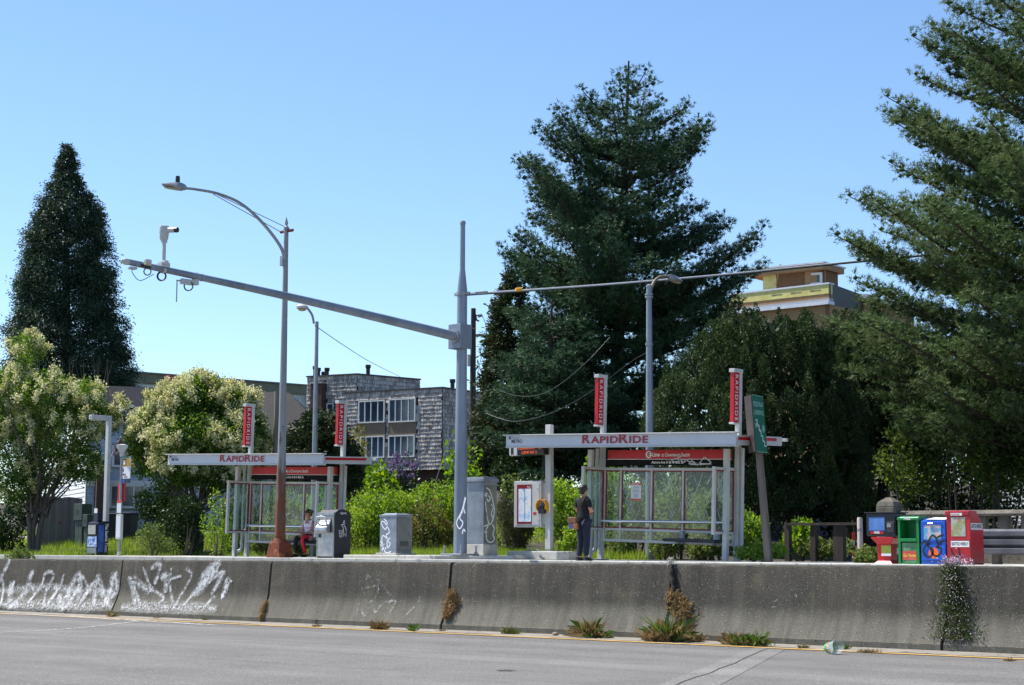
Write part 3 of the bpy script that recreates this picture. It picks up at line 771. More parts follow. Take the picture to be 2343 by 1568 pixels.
P('map_print', text_mb('E Line', 0.06, (mx0 + 0.33, -0.0755, mz1 - 0.075), (1, 0, 0), (0, 0, 1), thick=0.001, bold=0.01, sx=0.7), whitepaint, c, fix=False)
P('route_line', MB().box(mx0 + 0.25, mx0 + 0.262, -0.0815, -0.0795, mz0 + 0.12, mz1 - 0.14), navy, c)
P('sticker', MB().box(cabx0 + 0.63, cabx0 + 0.73, -0.072, -0.069, cz0 + 0.30, cz0 + 0.36), redsign, c)
P('lock', MB().ball((cabx1 - 0.09, -0.07, cz0 + 0.17), 0.014, 0.012, 0.014, 8, 5).ball((cabx1 - 0.09, -0.07, cz1 - 0.2), 0.014, 0.012, 0.014, 8, 5), galv, c)
P('bracket', MB().box(cabx1 + 0.002, -0.087, 0.02, 0.12, cz0 + 0.08, cz1 - 0.06), white_metal)
rd = P('card_reader', MB().box(-0.17, -0.0, -0.16, -0.055, 1.10, 1.26).add([(-0.155, -0.13, 1.26), (-0.015, -0.13, 1.26), (-0.015, -0.05, 1.36), (-0.155, -0.05, 1.36), (-0.155, -0.05, 1.26), (-0.015, -0.05, 1.26)], [(0, 1, 2, 3), (0, 4, 5, 1), (0, 3, 4), (1, 5, 2), (3, 2, 5, 4)]), graphite, bevel=0.01)
P('screen', MB().add([(-0.14, -0.128, 1.275), (-0.03, -0.128, 1.275), (-0.03, -0.068, 1.352), (-0.14, -0.068, 1.352)], [(0, 1, 2, 3)]), pm('reader_screen', srgb(80, 110, 140), None, rough=0.15), rd)
hd = MB(); arc = [(-0.20, 1.12), (-0.21, 1.34), (-0.16, 1.41), (-0.06, 1.425), (0.04, 1.41), (0.085, 1.34), (0.075, 1.12)]
for (a, b) in zip(arc[:-1], arc[1:]):
    hd.add([(a[0], -0.06, a[1]), (b[0], -0.06, b[1]), (b[0] + 0.0, -0.20, b[1] + (0.0 if b[1] > 1.2 else 0.1)), (a[0], -0.20, a[1] + (0.0 if a[1] > 1.2 else 0.1))], [(0, 1, 2, 3)])
ho = P('reader_hood', hd, yellow); sd = ho.modifiers.new('s', 'SOLIDIFY'); sd.thickness = 0.012
# next-bus display hanging under the roof end
t2 = thing('arrival_display', 'black next-bus display with orange letters under the right shelter roof', 'display', (k0.x - 0.48, ky - 0.1, SW + 2.50))
P2 = lambda n, m, mt, par=t2, **k: part(n, m, mt, par, w=False, **k)
P2('housing', MB().box(-0.34, 0.52, -0.09, 0.09, 0.02, 0.25), led_m, bevel=0.01)
P2('end_cap', MB().box(-0.61, -0.345, -0.08, 0.08, 0.02, 0.25), white_metal, bevel=0.015)
P2('speaker', MB().box(-0.55, -0.47, -0.085, -0.081, 0.05, 0.22), black)
P2('hanger', MB().box(-0.40, -0.36, -0.04, 0.04, 0.252, 0.36).box(0.40, 0.44, -0.04, 0.04, 0.252, 0.36), white_metal)
P2('led_text', text_mb('E DOWNTOWN      3m', 0.098, (-0.30, -0.0905, 0.155), (1, 0, 0), (0, 0, 1), thick=0.002, sx=0.72), led_on, fix=False)
P2('led_text', text_mb('12:29 PM  MAY 12', 0.098, (-0.20, -0.0905, 0.05), (1, 0, 0), (0, 0, 1), thick=0.002, sx=0.66), led_on, fix=False)
# ---------------------------------------------------------------- equipment pad and cabinets
PADZ = 1.02
px0 = at_y(785, 1275, 30.35).x; px1 = at_y(1160, 1272, 31.6).x
m = MB().prism([(px0, 30.35), (px1 - 1.2, 30.35), (px1 - 0.8, 30.8), (px1 + 0.3, 31.5), (px1 + 0.3, 32.6), (px0 + 0.5, 32.6)], SW - 0.06, PADZ, 'z')
structure('equipment_pad', m, concrete, bevel=0.02)
def alum(name='cabinet_aluminium'): return pm(name, srgb(150, 156, 164), srgb(128, 134, 142), 4, 0.45, 0.55, 0.05, 50)
cab_side = pm('cabinet_side_shade', srgb(128, 130, 128), srgb(112, 114, 112), 3, 0.5, 0.2)  # darker tone for the end door, its shade put into the colour
tagw = paintmat('tag_white', (0.82, 0.83, 0.85), 1.1, 8, 0.15)
# small cabinet
a = at_y(868, 1272, 30.9); b = at_y(906, 1272, 30.9); yb = at_x(942, 1272, b.x).y
t = thing('signal_cabinet', 'small grey metal cabinet with white loopy tag on a concrete pad', 'cabinet', (a.x, 30.9, PADZ), group='grey roadside equipment cabinets')
w = b.x - a.x; d = yb - 30.9
P = lambda n, m, mt, par=t, **k: part(n, m, mt, par, w=False, **k)
P('plinth', MB().box(-0.07, w + 0.07, -0.07, d + 0.07, 0.0, 0.05), concrete, bevel=0.008)
P('body', MB().box(0, w, 0, d, 0.05, 0.94), alum(), bevel=0.008)
P('lid', MB().box(-0.015, w + 0.015, -0.015, d + 0.015, 0.943, 1.0).add([(0.02, 0.02, 1.0), (w - 0.02, 0.02, 1.0), (w - 0.02, d - 0.02, 1.0), (0.02, d - 0.02, 1.0), (0.1, 0.1, 1.035), (w - 0.1, 0.1, 1.035), (w - 0.1, d - 0.1, 1.035), (0.1, d - 0.1, 1.035)], [(4, 5, 6, 7), (0, 1, 5, 4), (1, 2, 6, 5), (2, 3, 7, 6), (3, 0, 4, 7)]), alum(), bevel=0.006)
P('door', MB().box(w + 0.002, w + 0.012, 0.03, d - 0.03, 0.10, 0.90), cab_side, bevel=0.004)
P('handle', MB().box(w + 0.012, w + 0.035, d - 0.12, d - 0.09, 0.46, 0.56), steel)
vt = MB()
for i in range(6): vt.box(w + 0.012, w + 0.017, 0.12, d - 0.14, 0.22 + i * 0.022, 0.23 + i * 0.022)
P('vent', vt, blackmatte)
hg = MB()
for z in (0.15, 0.48, 0.8): hg.tube([(w - 0.006, -0.005, z), (w - 0.006, -0.005, z + 0.07)], 0.008, 6)
P('hinge', hg, steel)
ZB = lambda pts, y: [at_y((1100 + x / 1.7425) / 1.6533, (1300 + z / 1.7425) / 1.6533, y) for x, z in pts]
S1 = [[(612, 1155), (635, 1180), (625, 1225), (603, 1200), (598, 1175), (620, 1180), (650, 1240), (628, 1262), (640, 1290), (608, 1265), (600, 1300), (610, 1335), (590, 1300)], [(655, 1280), (635, 1305), (640, 1345), (655, 1320), (640, 1300)], [(590, 1325), (612, 1345), (600, 1365), (615, 1318)], [(630, 1340), (618, 1365), (635, 1380), (662, 1368)]]
part('graffiti', ribbon_mesh([([p - Vector((a.x, 30.9, PADZ)) for p in spline(ZB(s, 30.9), 5)], 0.035) for s in S1], 0.035, (0, -1, 0), 0.004), tagw, t)
# large cabinet
a = at_y(1062, 1272, 31.5); b = at_y(1105.5, 1272, 31.5); yb = at_x(1137, 1272, b.x).y
t = thing('controller_cabinet', 'tall grey metal cabinet on a concrete base behind the mast pole', 'cabinet', (a.x, 31.5, PADZ), group='grey roadside equipment cabinets')
w = b.x - a.x; d = yb - 31.5
P = lambda n, m, mt, par=t, **k: part(n, m, mt, par, w=False, **k)
P('plinth', MB().frustum((w / 2, d / 2), w + 0.03, d + 0.03, w, d, 0, 0.27), concrete, bevel=0.01)
P('body', MB().box(0.01, w - 0.01, 0.01, d - 0.01, 0.272, 1.78), alum('cabinet_aluminium_large'), bevel=0.008)
P('lid', MB().box(-0.03, w + 0.03, -0.04, d + 0.02, 1.783, 1.86).box(-0.0, w, 0.0, d - 0.02, 1.862, 1.90), alum('cabinet_aluminium_large'), bevel=0.008)
P('door', MB().box(w - 0.008, w + 0.008, 0.04, d - 0.04, 0.32, 1.70), pm('cabinet_green_grey_shaded', srgb(122, 126, 112), srgb(104, 108, 96), 3, 0.5, 0.2), bevel=0.005)  # green-grey door, darkened in colour for the unlit end face
P('handle', MB().box(w + 0.008, w + 0.035, 0.07, 0.10, 0.9, 1.05), steel)
def ZBx(pts, x): return [at_x((1100 + p / 1.7425) / 1.6533, (1300 + q / 1.7425) / 1.6533, x) for p, q in pts]
S2 = [[(1285, 950), (1310, 970), (1330, 1040), (1340, 1100), (1328, 1165), (1305, 1190), (1290, 1120), (1280, 1040)], [(1275, 995), (1290, 985), (1288, 1005), (1275, 998)], [(1300, 1000), (1312, 1020), (1300, 1040), (1290, 1020)], [(1318, 1060), (1332, 1080), (1320, 1120), (1330, 1150)], [(1270, 1205), (1300, 1198), (1275, 1245), (1295, 1240)], [(1325, 1190), (1340, 1220), (1330, 1255), (1340, 1290), (1315, 1310), (1290, 1290), (1285, 1220)]]
og = Vector((a.x, 31.5, PADZ))
part('graffiti', ribbon_mesh([([p - og for p in spline(ZBx(s, b.x + 0.008), 5)], 0.03) for s in S2], 0.03, (1, 0, 0), 0.004), tagw, t)

# ---------------------------------------------------------------- solar trash compactor
y0 = 30.6
a = at_y(723.5, 1281, y0); b = at_y(762, 1281, y0); yb = at_x(801.6, 1281, b.x).y
t = thing('trash_compactor', 'charcoal and steel trash compactor with pull-down hopper beside the seated woman', 'trash can', (a.x, y0, SW))
w = b.x - a.x; d = yb - y0; H = 1.16
P = lambda n, m, mt, par=t, **k: part(n, m, mt, par, w=False, **k)
prof = [(0.03, 0.0), (d, 0.0), (d, H - 0.04), (d - 0.06, H + 0.02), (d * 0.55, H + 0.085), (d * 0.28, H + 0.07), (0.06, H), (0.03, H - 0.06)]
P('body', MB().prism(prof, 0.0, w, 'x'), graphite, bevel=0.02)
P('front_panel', MB().box(0.035, w - 0.03, 0.002, 0.028, 0.04, H - 0.08), steel, bevel=0.006)
P('edge_trim', MB().box(0.0, 0.032, -0.004, 0.028, 0.0, H - 0.06).box(w - 0.028, w, -0.004, 0.028, 0.0, H - 0.06).box(0.0, w, -0.006, 0.05, H - 0.075, H - 0.0), steel, bevel=0.006)
P('hopper_recess', MB().box(0.08, w - 0.08, -0.004, 0.001, 0.66, 0.99), blackmatte)
P('hopper', MB().prism([(0.0, 0.98), (-0.05, 0.90), (-0.16, 0.78), (-0.19, 0.70), (-0.16, 0.645), (-0.02, 0.64)], 0.10, w - 0.10, 'x'), steel, bevel=0.02)
P('handle', MB().tube([(0.17, -0.09, 0.86), (0.15, -0.14, 0.97), (0.17, -0.16, 1.04), (w / 2, -0.17, 1.06), (w - 0.17, -0.16, 1.04), (w - 0.15, -0.14, 0.97), (w - 0.17, -0.09, 0.86)], 0.02, 8), pm('handle_white', srgb(210, 210, 208), None, rough=0.4), sm=60)
P('sticker', MB().box(0.06, 0.17, -0.006, 0.0015, 0.52, 0.62), black)
P('lettering', text_mb('bigbelly', 0.075, (w + 0.001, d * 0.36, H - 0.04), (0, 1, 0), (0, 0, 1), bold=0.01, thick=0.003), whitepaint, fix=False)
# litter pictogram on the side: figure and basket
pc = paintmat('pictogram_white', (0.75, 0.75, 0.76), 1.6, 4, 0.05)
yy = lambda u: d * 0.30 + u * 0.42 * d; zz = lambda v: 0.52 + v * 0.42
def SV(pts): return [Vector((w, yy(u), zz(v))) for u, v in pts]
ring = [(0.70 + 0.09 * math.cos(k * math.pi / 5), 0.93 + 0.09 * math.sin(k * math.pi / 5)) for k in range(11)]
st = [(SV(ring), 0.016), (SV([(0.28, 0.78), (0.60, 0.80), (0.72, 0.76), (0.95, 0.55), (1.0, 0.40)]), 0.02), (SV([(0.28, 0.76), (0.55, 0.66), (0.62, 0.50), (0.62, 0.05)]), 0.02), (SV([(0.62, 0.05), (0.80, 0.25), (1.0, 0.05)]), 0.018), (SV([(1.0, 0.45), (1.0, 0.05)]), 0.018)]
for k in range(5): st.append((SV([(0.02 + 0.02 * k, 0.42 - 0.09 * k), (0.50 - 0.02 * k, 0.42 - 0.09 * k)]), 0.02))
st += [(SV([(0.0, 0.46), (0.13, 0.03), (0.40, 0.03), (0.52, 0.46)]), 0.015)]
part('pictogram', ribbon_mesh(st, 0.02, (1, 0, 0), 0.003), pc, t)

# ---------------------------------------------------------------- mast-arm pole
MY = 31.0
mb_ = at_y(1052.5, 1262, MY); mt_ = at_y(1057, 508, MY)
t = thing('mast_arm_pole', 'thick blue-grey steel pole with a long mast arm reaching left over the road', 'pole', (mb_.x, MY, PADZ))
ox = mb_.x; H = mt_.z - PADZ
zk = at_y(1055, 661, MY).z - PADZ; zn = at_y(1055, 616, MY).z - PADZ; zb = at_y(1053, 672, MY).z - PADZ
P = lambda n, m, mt, par=t, **k: part(n, m, mt, par, w=False, **k)
P('shaft', MB()._lathe((0, 0, 0), [(0.165, 0.03), (0.160, 1.0), (0.145, 3.0), (0.130, 4.6), (0.124, zb + 0.02)], 20), galv_blue, sm=40)
P('reducer', MB()._lathe((0, 0, 0), [(0.124, zb + 0.021), (0.119, zk), (0.066, zn)], 20), galv_blue, sm=30)
P('extension', MB()._lathe((0, 0, 0), [(0.0655, zn + 0.001), (0.060, H - 0.06)], 16), galv_blue, sm=40)
P('cap', MB()._lathe((0, 0, 0), [(0.072, H - 0.06), (0.074, H - 0.02), (0.06, H + 0.015), (0.02, H + 0.03)], 16), galv, sm=40)
P('band', MB()._lathe((0, 0, 0), [(0.145, zb - 0.05), (0.145, zb + 0.03)], 16).box(-0.24, -0.14, -0.03, 0.03, zb - 0.05, zb + 0.02).box(0.14, 0.24, -0.03, 0.03, zb - 0.05, zb + 0.02), galv, sm=40)
P('base_plate', MB().box(-0.33, 0.33, -0.33, 0.33, 0.0, 0.045), galv, bevel=0.01)
bo = MB()
for x in (-0.27, 0.27):
    for y in (-0.27, 0.27): bo._lathe((x, y, 0.045), [(0.04, 0), (0.04, 0.045), (0.02, 0.05), (0.02, 0.18), (0.005, 0.19)], 8)
P('anchor_bolts', bo, galv)
za = at_y(1045, 773, MY).z - PADZ
P('arm_bracket', MB().box(-0.20, 0.20, -0.27, -0.22, za - 0.30, za + 0.30).box(-0.20, -0.165, -0.22, 0.14, za - 0.30, za + 0.30).box(0.165, 0.20, -0.22, 0.14, za - 0.30, za + 0.30), galv_blue, bevel=0.006)
# the arm leaves square to the kerb, over the roadway
def arm_y(px, py):     # point of the plane x = ox
    return at_x(px, py, ox)
e = arm_y(290, 599); e2 = e - Vector((ox, MY, PADZ))
a0 = Vector((0, -0.28, za)); 
def ap(t_): 
    v = a0.lerp(e2, t_); v.z += 0.10 * math.sin(math.pi * t_) * 0.4; return v
P('mast_arm', MB().tube([ap(k / 12) for k in range(13)], [0.118 - 0.055 * k / 12 for k in range(13)], 18), galv_blue, sm=40)
P('arm_flange', MB().tube([a0 + Vector((0, 0.03, 0)), a0 - Vector((0, 0.04, 0))], 0.17, 18), galv, sm=40)
P('arm_cap', MB().tube([ap(0.998), ap(1.0) + Vector((0, -0.05, 0.0)), ap(1.0) + Vector((0, -0.14, 0.0))], [0.072, 0.07, 0.025], 16), white_metal, sm=40)
for q in (0.80, 0.815): P('arm_strap', MB().tube([ap(q), ap(q + 0.004)], 0.082, 16), galv, sm=40)
tl = ribbon_mesh([([p - Vector((ox, MY, PADZ)) for p in spline(ZB(s, MY - 0.155), 5)], 0.035) for s in ([(1150, 1010), (1140, 1060), (1125, 1110), (1100, 1160), (1095, 1190), (1115, 1220), (1135, 1180), (1115, 1150), (1135, 1100)], [(1155, 1015), (1140, 1080), (1150, 1120)], [(1130, 1255), (1140, 1225), (1152, 1240)])], 0.035, (0, -1, 0), 0.012)
part('graffiti', tl, tagw, t)
# things bolted along the arm
def armthing(q): return ap(q) + Vector((ox, MY, PADZ))
c = armthing(0.905)
t = thing('traffic_camera', 'white traffic camera on a short stalk at the tip of the mast arm', 'camera', c)
t.scale = (0.66, 0.66, 0.68)
P = lambda n, m, mt, par=t, **k: part(n, m, mt, par, w=False, **k)
P('clamp', MB().box(-0.13, 0.13, -0.16, 0.16, 0.06, 0.20).box(-0.17, 0.17, -0.07, 0.07, 0.12, 0.26).tube([(0, -0.05, -0.02), (0, 0.05, -0.02)], 0.11, 14), white_metal, bevel=0.01)
P('stalk', MB()._lathe((0, 0, 0), [(0.06, 0.2), (0.058, 0.86)], 12).tube([(0, 0, 0.83), (0, 0, 0.87)], 0.1, 12), white_metal, sm=40)
P('pan_housing', MB()._lathe((-0.02, 0, 0), [(0.09, 0.87), (0.135, 0.95), (0.165, 1.25), (0.15, 1.33), (0.06, 1.36)], 16), white_metal, sm=50)
cd = Vector((0.95, 0.25, -0.05)).normalized()
P('camera_barrel', MB().tube([Vector((0.1, 0.03, 1.2)), Vector((0.1, 0.03, 1.2)) + cd * 0.3], [0.085, 0.08], 12), white_metal, sm=40)
P('lens_hood', MB().tube([Vector((0.1, 0.03, 1.2)) + cd * 0.301, Vector((0.1, 0.03, 1.2)) + cd * 0.40], 0.083, 12), black, sm=40)
def loops(c0, r, n=3):
    mm = MB()
    for i in range(n):
        pts = [c0 + RIGHT * (r * math.cos(a_) * (1 - 0.12 * i)) + Vector((0, 0, r * math.sin(a_) * (1 - 0.1 * i) - r)) + FWD * 0.01 * i for a_ in np.linspace(0, 2 * math.pi, 15)]
        mm.tube(pts, 0.012, 6, False)
    return mm
P('cable_coil', loops(Vector((-0.02, -0.05, -0.06)), 0.15), wire_m, sm=60)
c = armthing(0.955)
t = thing('detector_box', 'small white detector with black mount near the mast arm tip', 'detector', c); t.scale = (0.65, 0.65, 0.65)
P = lambda n, m, mt, par=t, **k: part(n, m, mt, par, w=False, **k)
P('mount', MB().box(-0.08, 0.1, -0.20, 0.20, -0.08, 0.02).tube([(0, -0.05, 0), (0, 0.05, 0)], 0.085, 14), black, bevel=0.01)
P('box', MB().box(0.1, 0.24, -0.11, 0.11, -0.02, 0.17), white_metal, bevel=0.02)
P('sticker', MB().box(0.241, 0.244, -0.08, 0.02, -0.01, 0.05), yellow)
P('cable_coil', loops(Vector((0.1, 0.05, -0.08)), 0.12, 2), wire_m, sm=60)
c = armthing(0.985)
t = thing('junction_fitting', 'small white fitting with a thin cable hanging under the arm end', 'fitting', c)
part('fitting', MB().cbox((0, 0, -0.11), 0.12, 0.16, 0.05), white_metal, t, w=False, bevel=0.01)
pts = [Vector((0, 0, -0.13)), Vector((0, 0, -0.2)), (ap(0.965) - ap(0.985)) + Vector((0, 0, -0.33)), (ap(0.93) - ap(0.985)) + Vector((0, 0, -0.14))]
part('cable', MB().tube(spline(pts, 6), 0.008, 5), wire_m, t, w=False, sm=60)
c = armthing(0.845)
t = thing('radio_unit', 'white radio box with a drooping antenna below the mast arm', 'antenna', c); t.scale = (0.75, 0.75, 0.78)
P = lambda n, m, mt, par=t, **k: part(n, m, mt, par, w=False, **k)
P('box', MB().box(-0.06, 0.06, -0.18, 0.24, -0.28, -0.13).box(-0.07, 0.07, 0.24, 0.42, -0.26, -0.1), white_metal, bevel=0.02)
P('antenna', MB().tube([(0, -0.30, -0.2), (0, -0.30, -0.78)], 0.017, 8).tube([(0, -0.18, -0.2), (0, -0.32, -0.2)], 0.02, 8), galv, sm=40)
P('cable_coil', loops(Vector((0, 0.1, -0.18)), 0.13, 2), wire_m, sm=60)
# span cable from the mast pole across the road
zc = at_y(1068, 673, MY)
e1 = at_d(1930, 601, 46.0); e2w = at_d(2700, 528, 47.0)
t = thing('span_cable', 'span cable with pale top and dark underside running right from the mast pole', 'cable', zc)
part('cable', MB().tube(spline([zc, zc.lerp(e1, 0.33) + Vector((0, 0, -0.05)), zc.lerp(e1, 0.67) + Vector((0, 0, -0.05)), e1, e2w], 8), [0.021] * 33, 8), wire_light, t, sm=60)
part('cable_shaded_underside', MB().tube([p - Vector((0, 0, 0.034)) for p in spline([zc, zc.lerp(e1, 0.33) + Vector((0, 0, -0.05)), zc.lerp(e1, 0.67) + Vector((0, 0, -0.05)), e1, e2w], 8)], 0.014, 6), wire_m, t, sm=60)  # black tube below: the cable's shaded underside, put in as colour
part('clamp', MB().tube([zc.lerp(e1, 0.02), zc.lerp(e1, 0.05)], 0.04, 8), galv, t, sm=60)
part('tape', MB().tube([zc.lerp(e1, 0.12) , zc.lerp(e1, 0.135)], 0.05, 8), yellow, t, sm=60)

# ---------------------------------------------------------------- lamp posts
def cobra(t, p, d, s=1.0, mat=galv, eye=True):
    """lamp head at p, pointing along d"""
    d = Vector(d).normalized(); s_ = Vector((-d.y, d.x, 0)).normalized(); u = Vector((0, 0, 1))
    sec = [(0.0, 0.05, 0.05, -0.04), (0.10, 0.11, 0.09, -0.08), (0.25, 0.15, 0.10, -0.09), (0.45, 0.17, 0.07, -0.09), (0.68, 0.12, 0.02, -0.06), (0.78, 0.03, -0.01, -0.04)]
    vs = []; fs = []
    for l, wv, zt, zb_ in sec:
        c_ = p + d * l * s
        vs += [c_ - s_ * wv * s + u * zb_ * 0.3 * s, c_ - s_ * wv * 0.6 * s + u * zt * s, c_ + s_ * wv * 0.6 * s + u * zt * s, c_ + s_ * wv * s + u * zb_ * 0.3 * s, c_ + s_ * wv * 0.7 * s + u * zb_ * s, c_ - s_ * wv * 0.7 * s + u * zb_ * s]
    for i in range(len(sec) - 1):
        for k in range(6): fs.append((i * 6 + k, i * 6 + (k + 1) % 6, i * 6 + 6 + (k + 1) % 6, i * 6 + 6 + k))
    fs.append(tuple(range(6))); fs.append(tuple(30 + k for k in range(6)))
    part('lamp_head', MB().add(vs, fs), mat, t, sm=50)
    c_ = p + d * 0.5 * s - u * 0.085 * s
    part('lens', MB().add([c_ + d * 0.2 * s * math.cos(a_) + s_ * 0.12 * s * math.sin(a_) - u * (0.01 + 0.0 * a_) for a_ in np.linspace(0, 2 * math.pi, 13)[:-1]], [tuple(range(12))]), pm('lamp_lens', srgb(190, 176, 140), None, rough=0.2), t)
    if eye:
        part('photocell', MB()._lathe(p + d * 0.28 * s + u * 0.09 * s, [(0.04, 0), (0.06, 0.04), (0.055, 0.17), (0.03, 0.185)], 10), black, t, sm=50)

def rustpole(zt):
    """old paint flaking off rusty steel, more rust towards the foot"""
    m, nt, b = _base('rusty_painted_pole'); b.inputs['Roughness'].default_value = 0.8
    tc = nt.nodes.new('ShaderNodeTexCoord'); mp = nt.nodes.new('ShaderNodeMapping'); mp.inputs['Scale'].default_value = (9, 9, 1.6)
    nt.links.new(tc.outputs['Object'], mp.inputs['Vector'])
    n = nt.nodes.new('ShaderNodeTexNoise'); n.inputs['Scale'].default_value = 1.0; n.inputs['Detail'].default_value = 7; nt.links.new(mp.outputs[0], n.inputs['Vector'])
    sp = nt.nodes.new('ShaderNodeSeparateXYZ'); nt.links.new(tc.outputs['Object'], sp.inputs[0])
    mr = nt.nodes.new('ShaderNodeMapRange'); mr.inputs['From Min'].default_value = 0.6; mr.inputs['From Max'].default_value = zt; mr.inputs['To Min'].default_value = 0.20; mr.inputs['To Max'].default_value = -0.16
    nt.links.new(sp.outputs['Z'], mr.inputs['Value'])
    ad = nt.nodes.new('ShaderNodeMath'); ad.operation = 'ADD'; nt.links.new(n.outputs['Fac'], ad.inputs[0]); nt.links.new(mr.outputs[0], ad.inputs[1])
    r = nt.nodes.new('ShaderNodeValToRGB'); e = r.color_ramp.elements
    e[0].position = 0.42; e[0].color = rgb(srgb(138, 140, 140)); e[1].position = 0.75; e[1].color = rgb(srgb(122, 62, 34))
    x = e.new(0.50); x.color = rgb(srgb(112, 96, 88)); x = e.new(0.56); x.color = rgb(srgb(104, 70, 54))
    nt.links.new(ad.outputs[0], r.inputs['Fac']); nt.links.new(r.outputs[0], b.inputs['Base Color']); return m
LY = 30.45
b0 = at_y(640, 1265, LY); zt = at_y(655, 512, LY)
lean = (zt.x - b0.x) / (zt.z - SW)
t = thing('street_lamp', 'tall lamp post rusty at the bottom with curved arm, before the left shelter', 'street lamp', (b0.x, LY, SW), group='street lamps')
H = zt.z - SW
P = lambda n, m, mt, par=t, **k: part(n, m, mt, par, w=False, **k)
P('pedestal', MB().frustum((0, 0), 0.52, 0.52, 0.40, 0.40, -0.05, 0.40), rust, bevel=0.015)
P('collar', MB()._lathe((0, 0, 0), [(0.19, 0.40), (0.17, 0.46), (0.13, 0.50), (0.14, 0.55)], 14), rust, sm=40)
X = lambda z: lean * z
zr1 = at_y(645, 975, LY).z - SW
P('pole_base', MB().tube([(X(0.5), 0, 0.5), (X(1.6), 0, 1.6), (X(zr1), 0, zr1)], [0.135, 0.125, 0.10], 14), rustpole(zr1), sm=40)
P('pole', MB().tube([(X(zr1), 0, zr1 + 0.002), (X(5), 0, 5.0), (X(H - 0.15), 0, H - 0.15)], [0.0995, 0.088, 0.06], 14), pm('grey_lamp_pole', srgb(150, 154, 156), srgb(132, 132, 130), 3, 0.6, 0.2, 0.1, 30, stretch=(1, 1, 0.2), spots=(srgb(132, 92, 64), 5, 0.68)), sm=40)
P('finial', MB()._lathe((X(H), 0, H - 0.15), [(0.075, 0), (0.075, 0.05), (0.03, 0.09), (0.05, 0.16), (0.0, 0.34)], 10), galv, sm=40)
def lampx(px, py): return at_x(px, py, b0.x + 0.1) - Vector((b0.x, LY, SW))
arm = [lampx(652, 595), lampx(640, 562), lampx(600, 510), lampx(552, 467), lampx(500, 444), lampx(450, 434), lampx(424, 431)]
P('lamp_arm', MB().tube(spline(arm, 6), [0.045 - 0.012 * k / 36 for k in range(37)], 10), galv, sm=60)
P('arm_socket', MB().box(X(arm[0].z) - 0.06, X(arm[0].z) + 0.06, -0.16, 0.0, arm[0].z - 0.15, arm[0].z + 0.12), galv, bevel=0.01)
cobra(t, Vector((b0.x, LY, SW)) + arm[-1] + Vector((0, 0.02, 0)), (0, -1, 0.02), 0.95)
zx = at_y(655, 529, LY).z - SW
P('cross_arm', MB().tube([(X(zx) - 0.24, 0.02, zx), (X(zx) + 0.24, 0.02, zx)], 0.04, 10), rust, sm=40)
for sx in (-0.22, 0.22):
    P('tie_rod', MB().tube([(X(zx) + sx, 0, zx), lampx(490, 444) + Vector((sx * 0.2, 0, 0))], 0.011, 6), galv, sm=60)

# slim lamp post behind the left shelter
y3 = 34.9
b0 = at_y(716, 1240, y3); zt = at_y(718, 737, y3); z0 = float(gz(b0.x, y3))
t = thing('street_lamp', 'slim grey lamp post with short arm rising behind the left shelter', 'street lamp', (b0.x, y3, z0), group='street lamps')
H = zt.z - z0
P = lambda n, m, mt, par=t, **k: part(n, m, mt, par, w=False, **k)
P('pole', MB().tube([(0, 0, 0), (0, 0, H)], [0.10, 0.05], 12), galv, sm=40)
def l3(px, py): return at_x(px, py, b0.x) - Vector((b0.x, y3, z0))
arm = [l3(718, 741), l3(714, 722), l3(705, 708), l3(698, 702)]
P('lamp_arm', MB().tube(spline(arm, 5), 0.035, 8), galv, sm=60)
q = arm[-1]
P('lamp_head', MB()._lathe((q.x, q.y - 0.12, q.z - 0.1), [(0.05, 0.0), (0.17, 0.03), (0.18, 0.09), (0.12, 0.15), (0.03, 0.17)], 14), white_metal, sm=40)
P('lens', MB()._lathe((q.x, q.y - 0.12, q.z - 0.15), [(0.02, 0), (0.1, 0.02), (0.13, 0.05)], 12), pm('lamp_lens', srgb(190, 176, 140)), sm=40)

# lamp post behind the right shelter, its arm turned away from the road
y2 = 34.75
b0 = at_y(1487, 1240, y2); zt = at_y(1486.5, 655, y2); z0 = float(gz(b0.x, y2))
t = thing('street_lamp', 'smooth grey lamp post behind the right shelter with arm curving right', 'street lamp', (b0.x, y2, z0), group='street lamps')
H = zt.z - z0
P = lambda n, m, mt, par=t, **k: part(n, m, mt, par, w=False, **k)
P('pole', MB().tube([(0, 0, 0), (0, 0, H)], [0.125, 0.065], 16), galv_blue, sm=40)
P('cap', MB()._lathe((0, 0, H), [(0.075, -0.03), (0.075, 0.02), (0.02, 0.05)], 14), galv, sm=40)
for py in (674, 680, 788): 
    z = at_y(1486, py, y2).z - z0
    P('band', MB()._lathe((0, 0, 0), [(0.10, z - 0.02), (0.10, z + 0.02)], 14), galv, sm=40)
def l2(px, py): return at_x(px, py, b0.x) - Vector((b0.x, y2, z0))
arm = [l2(1488, 664), l2(1497, 644), l2(1510, 634), l2(1528, 633)]
P('lamp_arm', MB().tube(spline(arm, 6), 0.04, 10), pm('brown_arm', srgb(120, 110, 96), None, rough=0.6), sm=60)
cobra(t, Vector((b0.x, y2, z0)) + arm[-1], (0, 1, -0.1), 0.75, eye=False)
LAMP2 = Vector((b0.x, y2, at_y(1486, 788, y2).z))

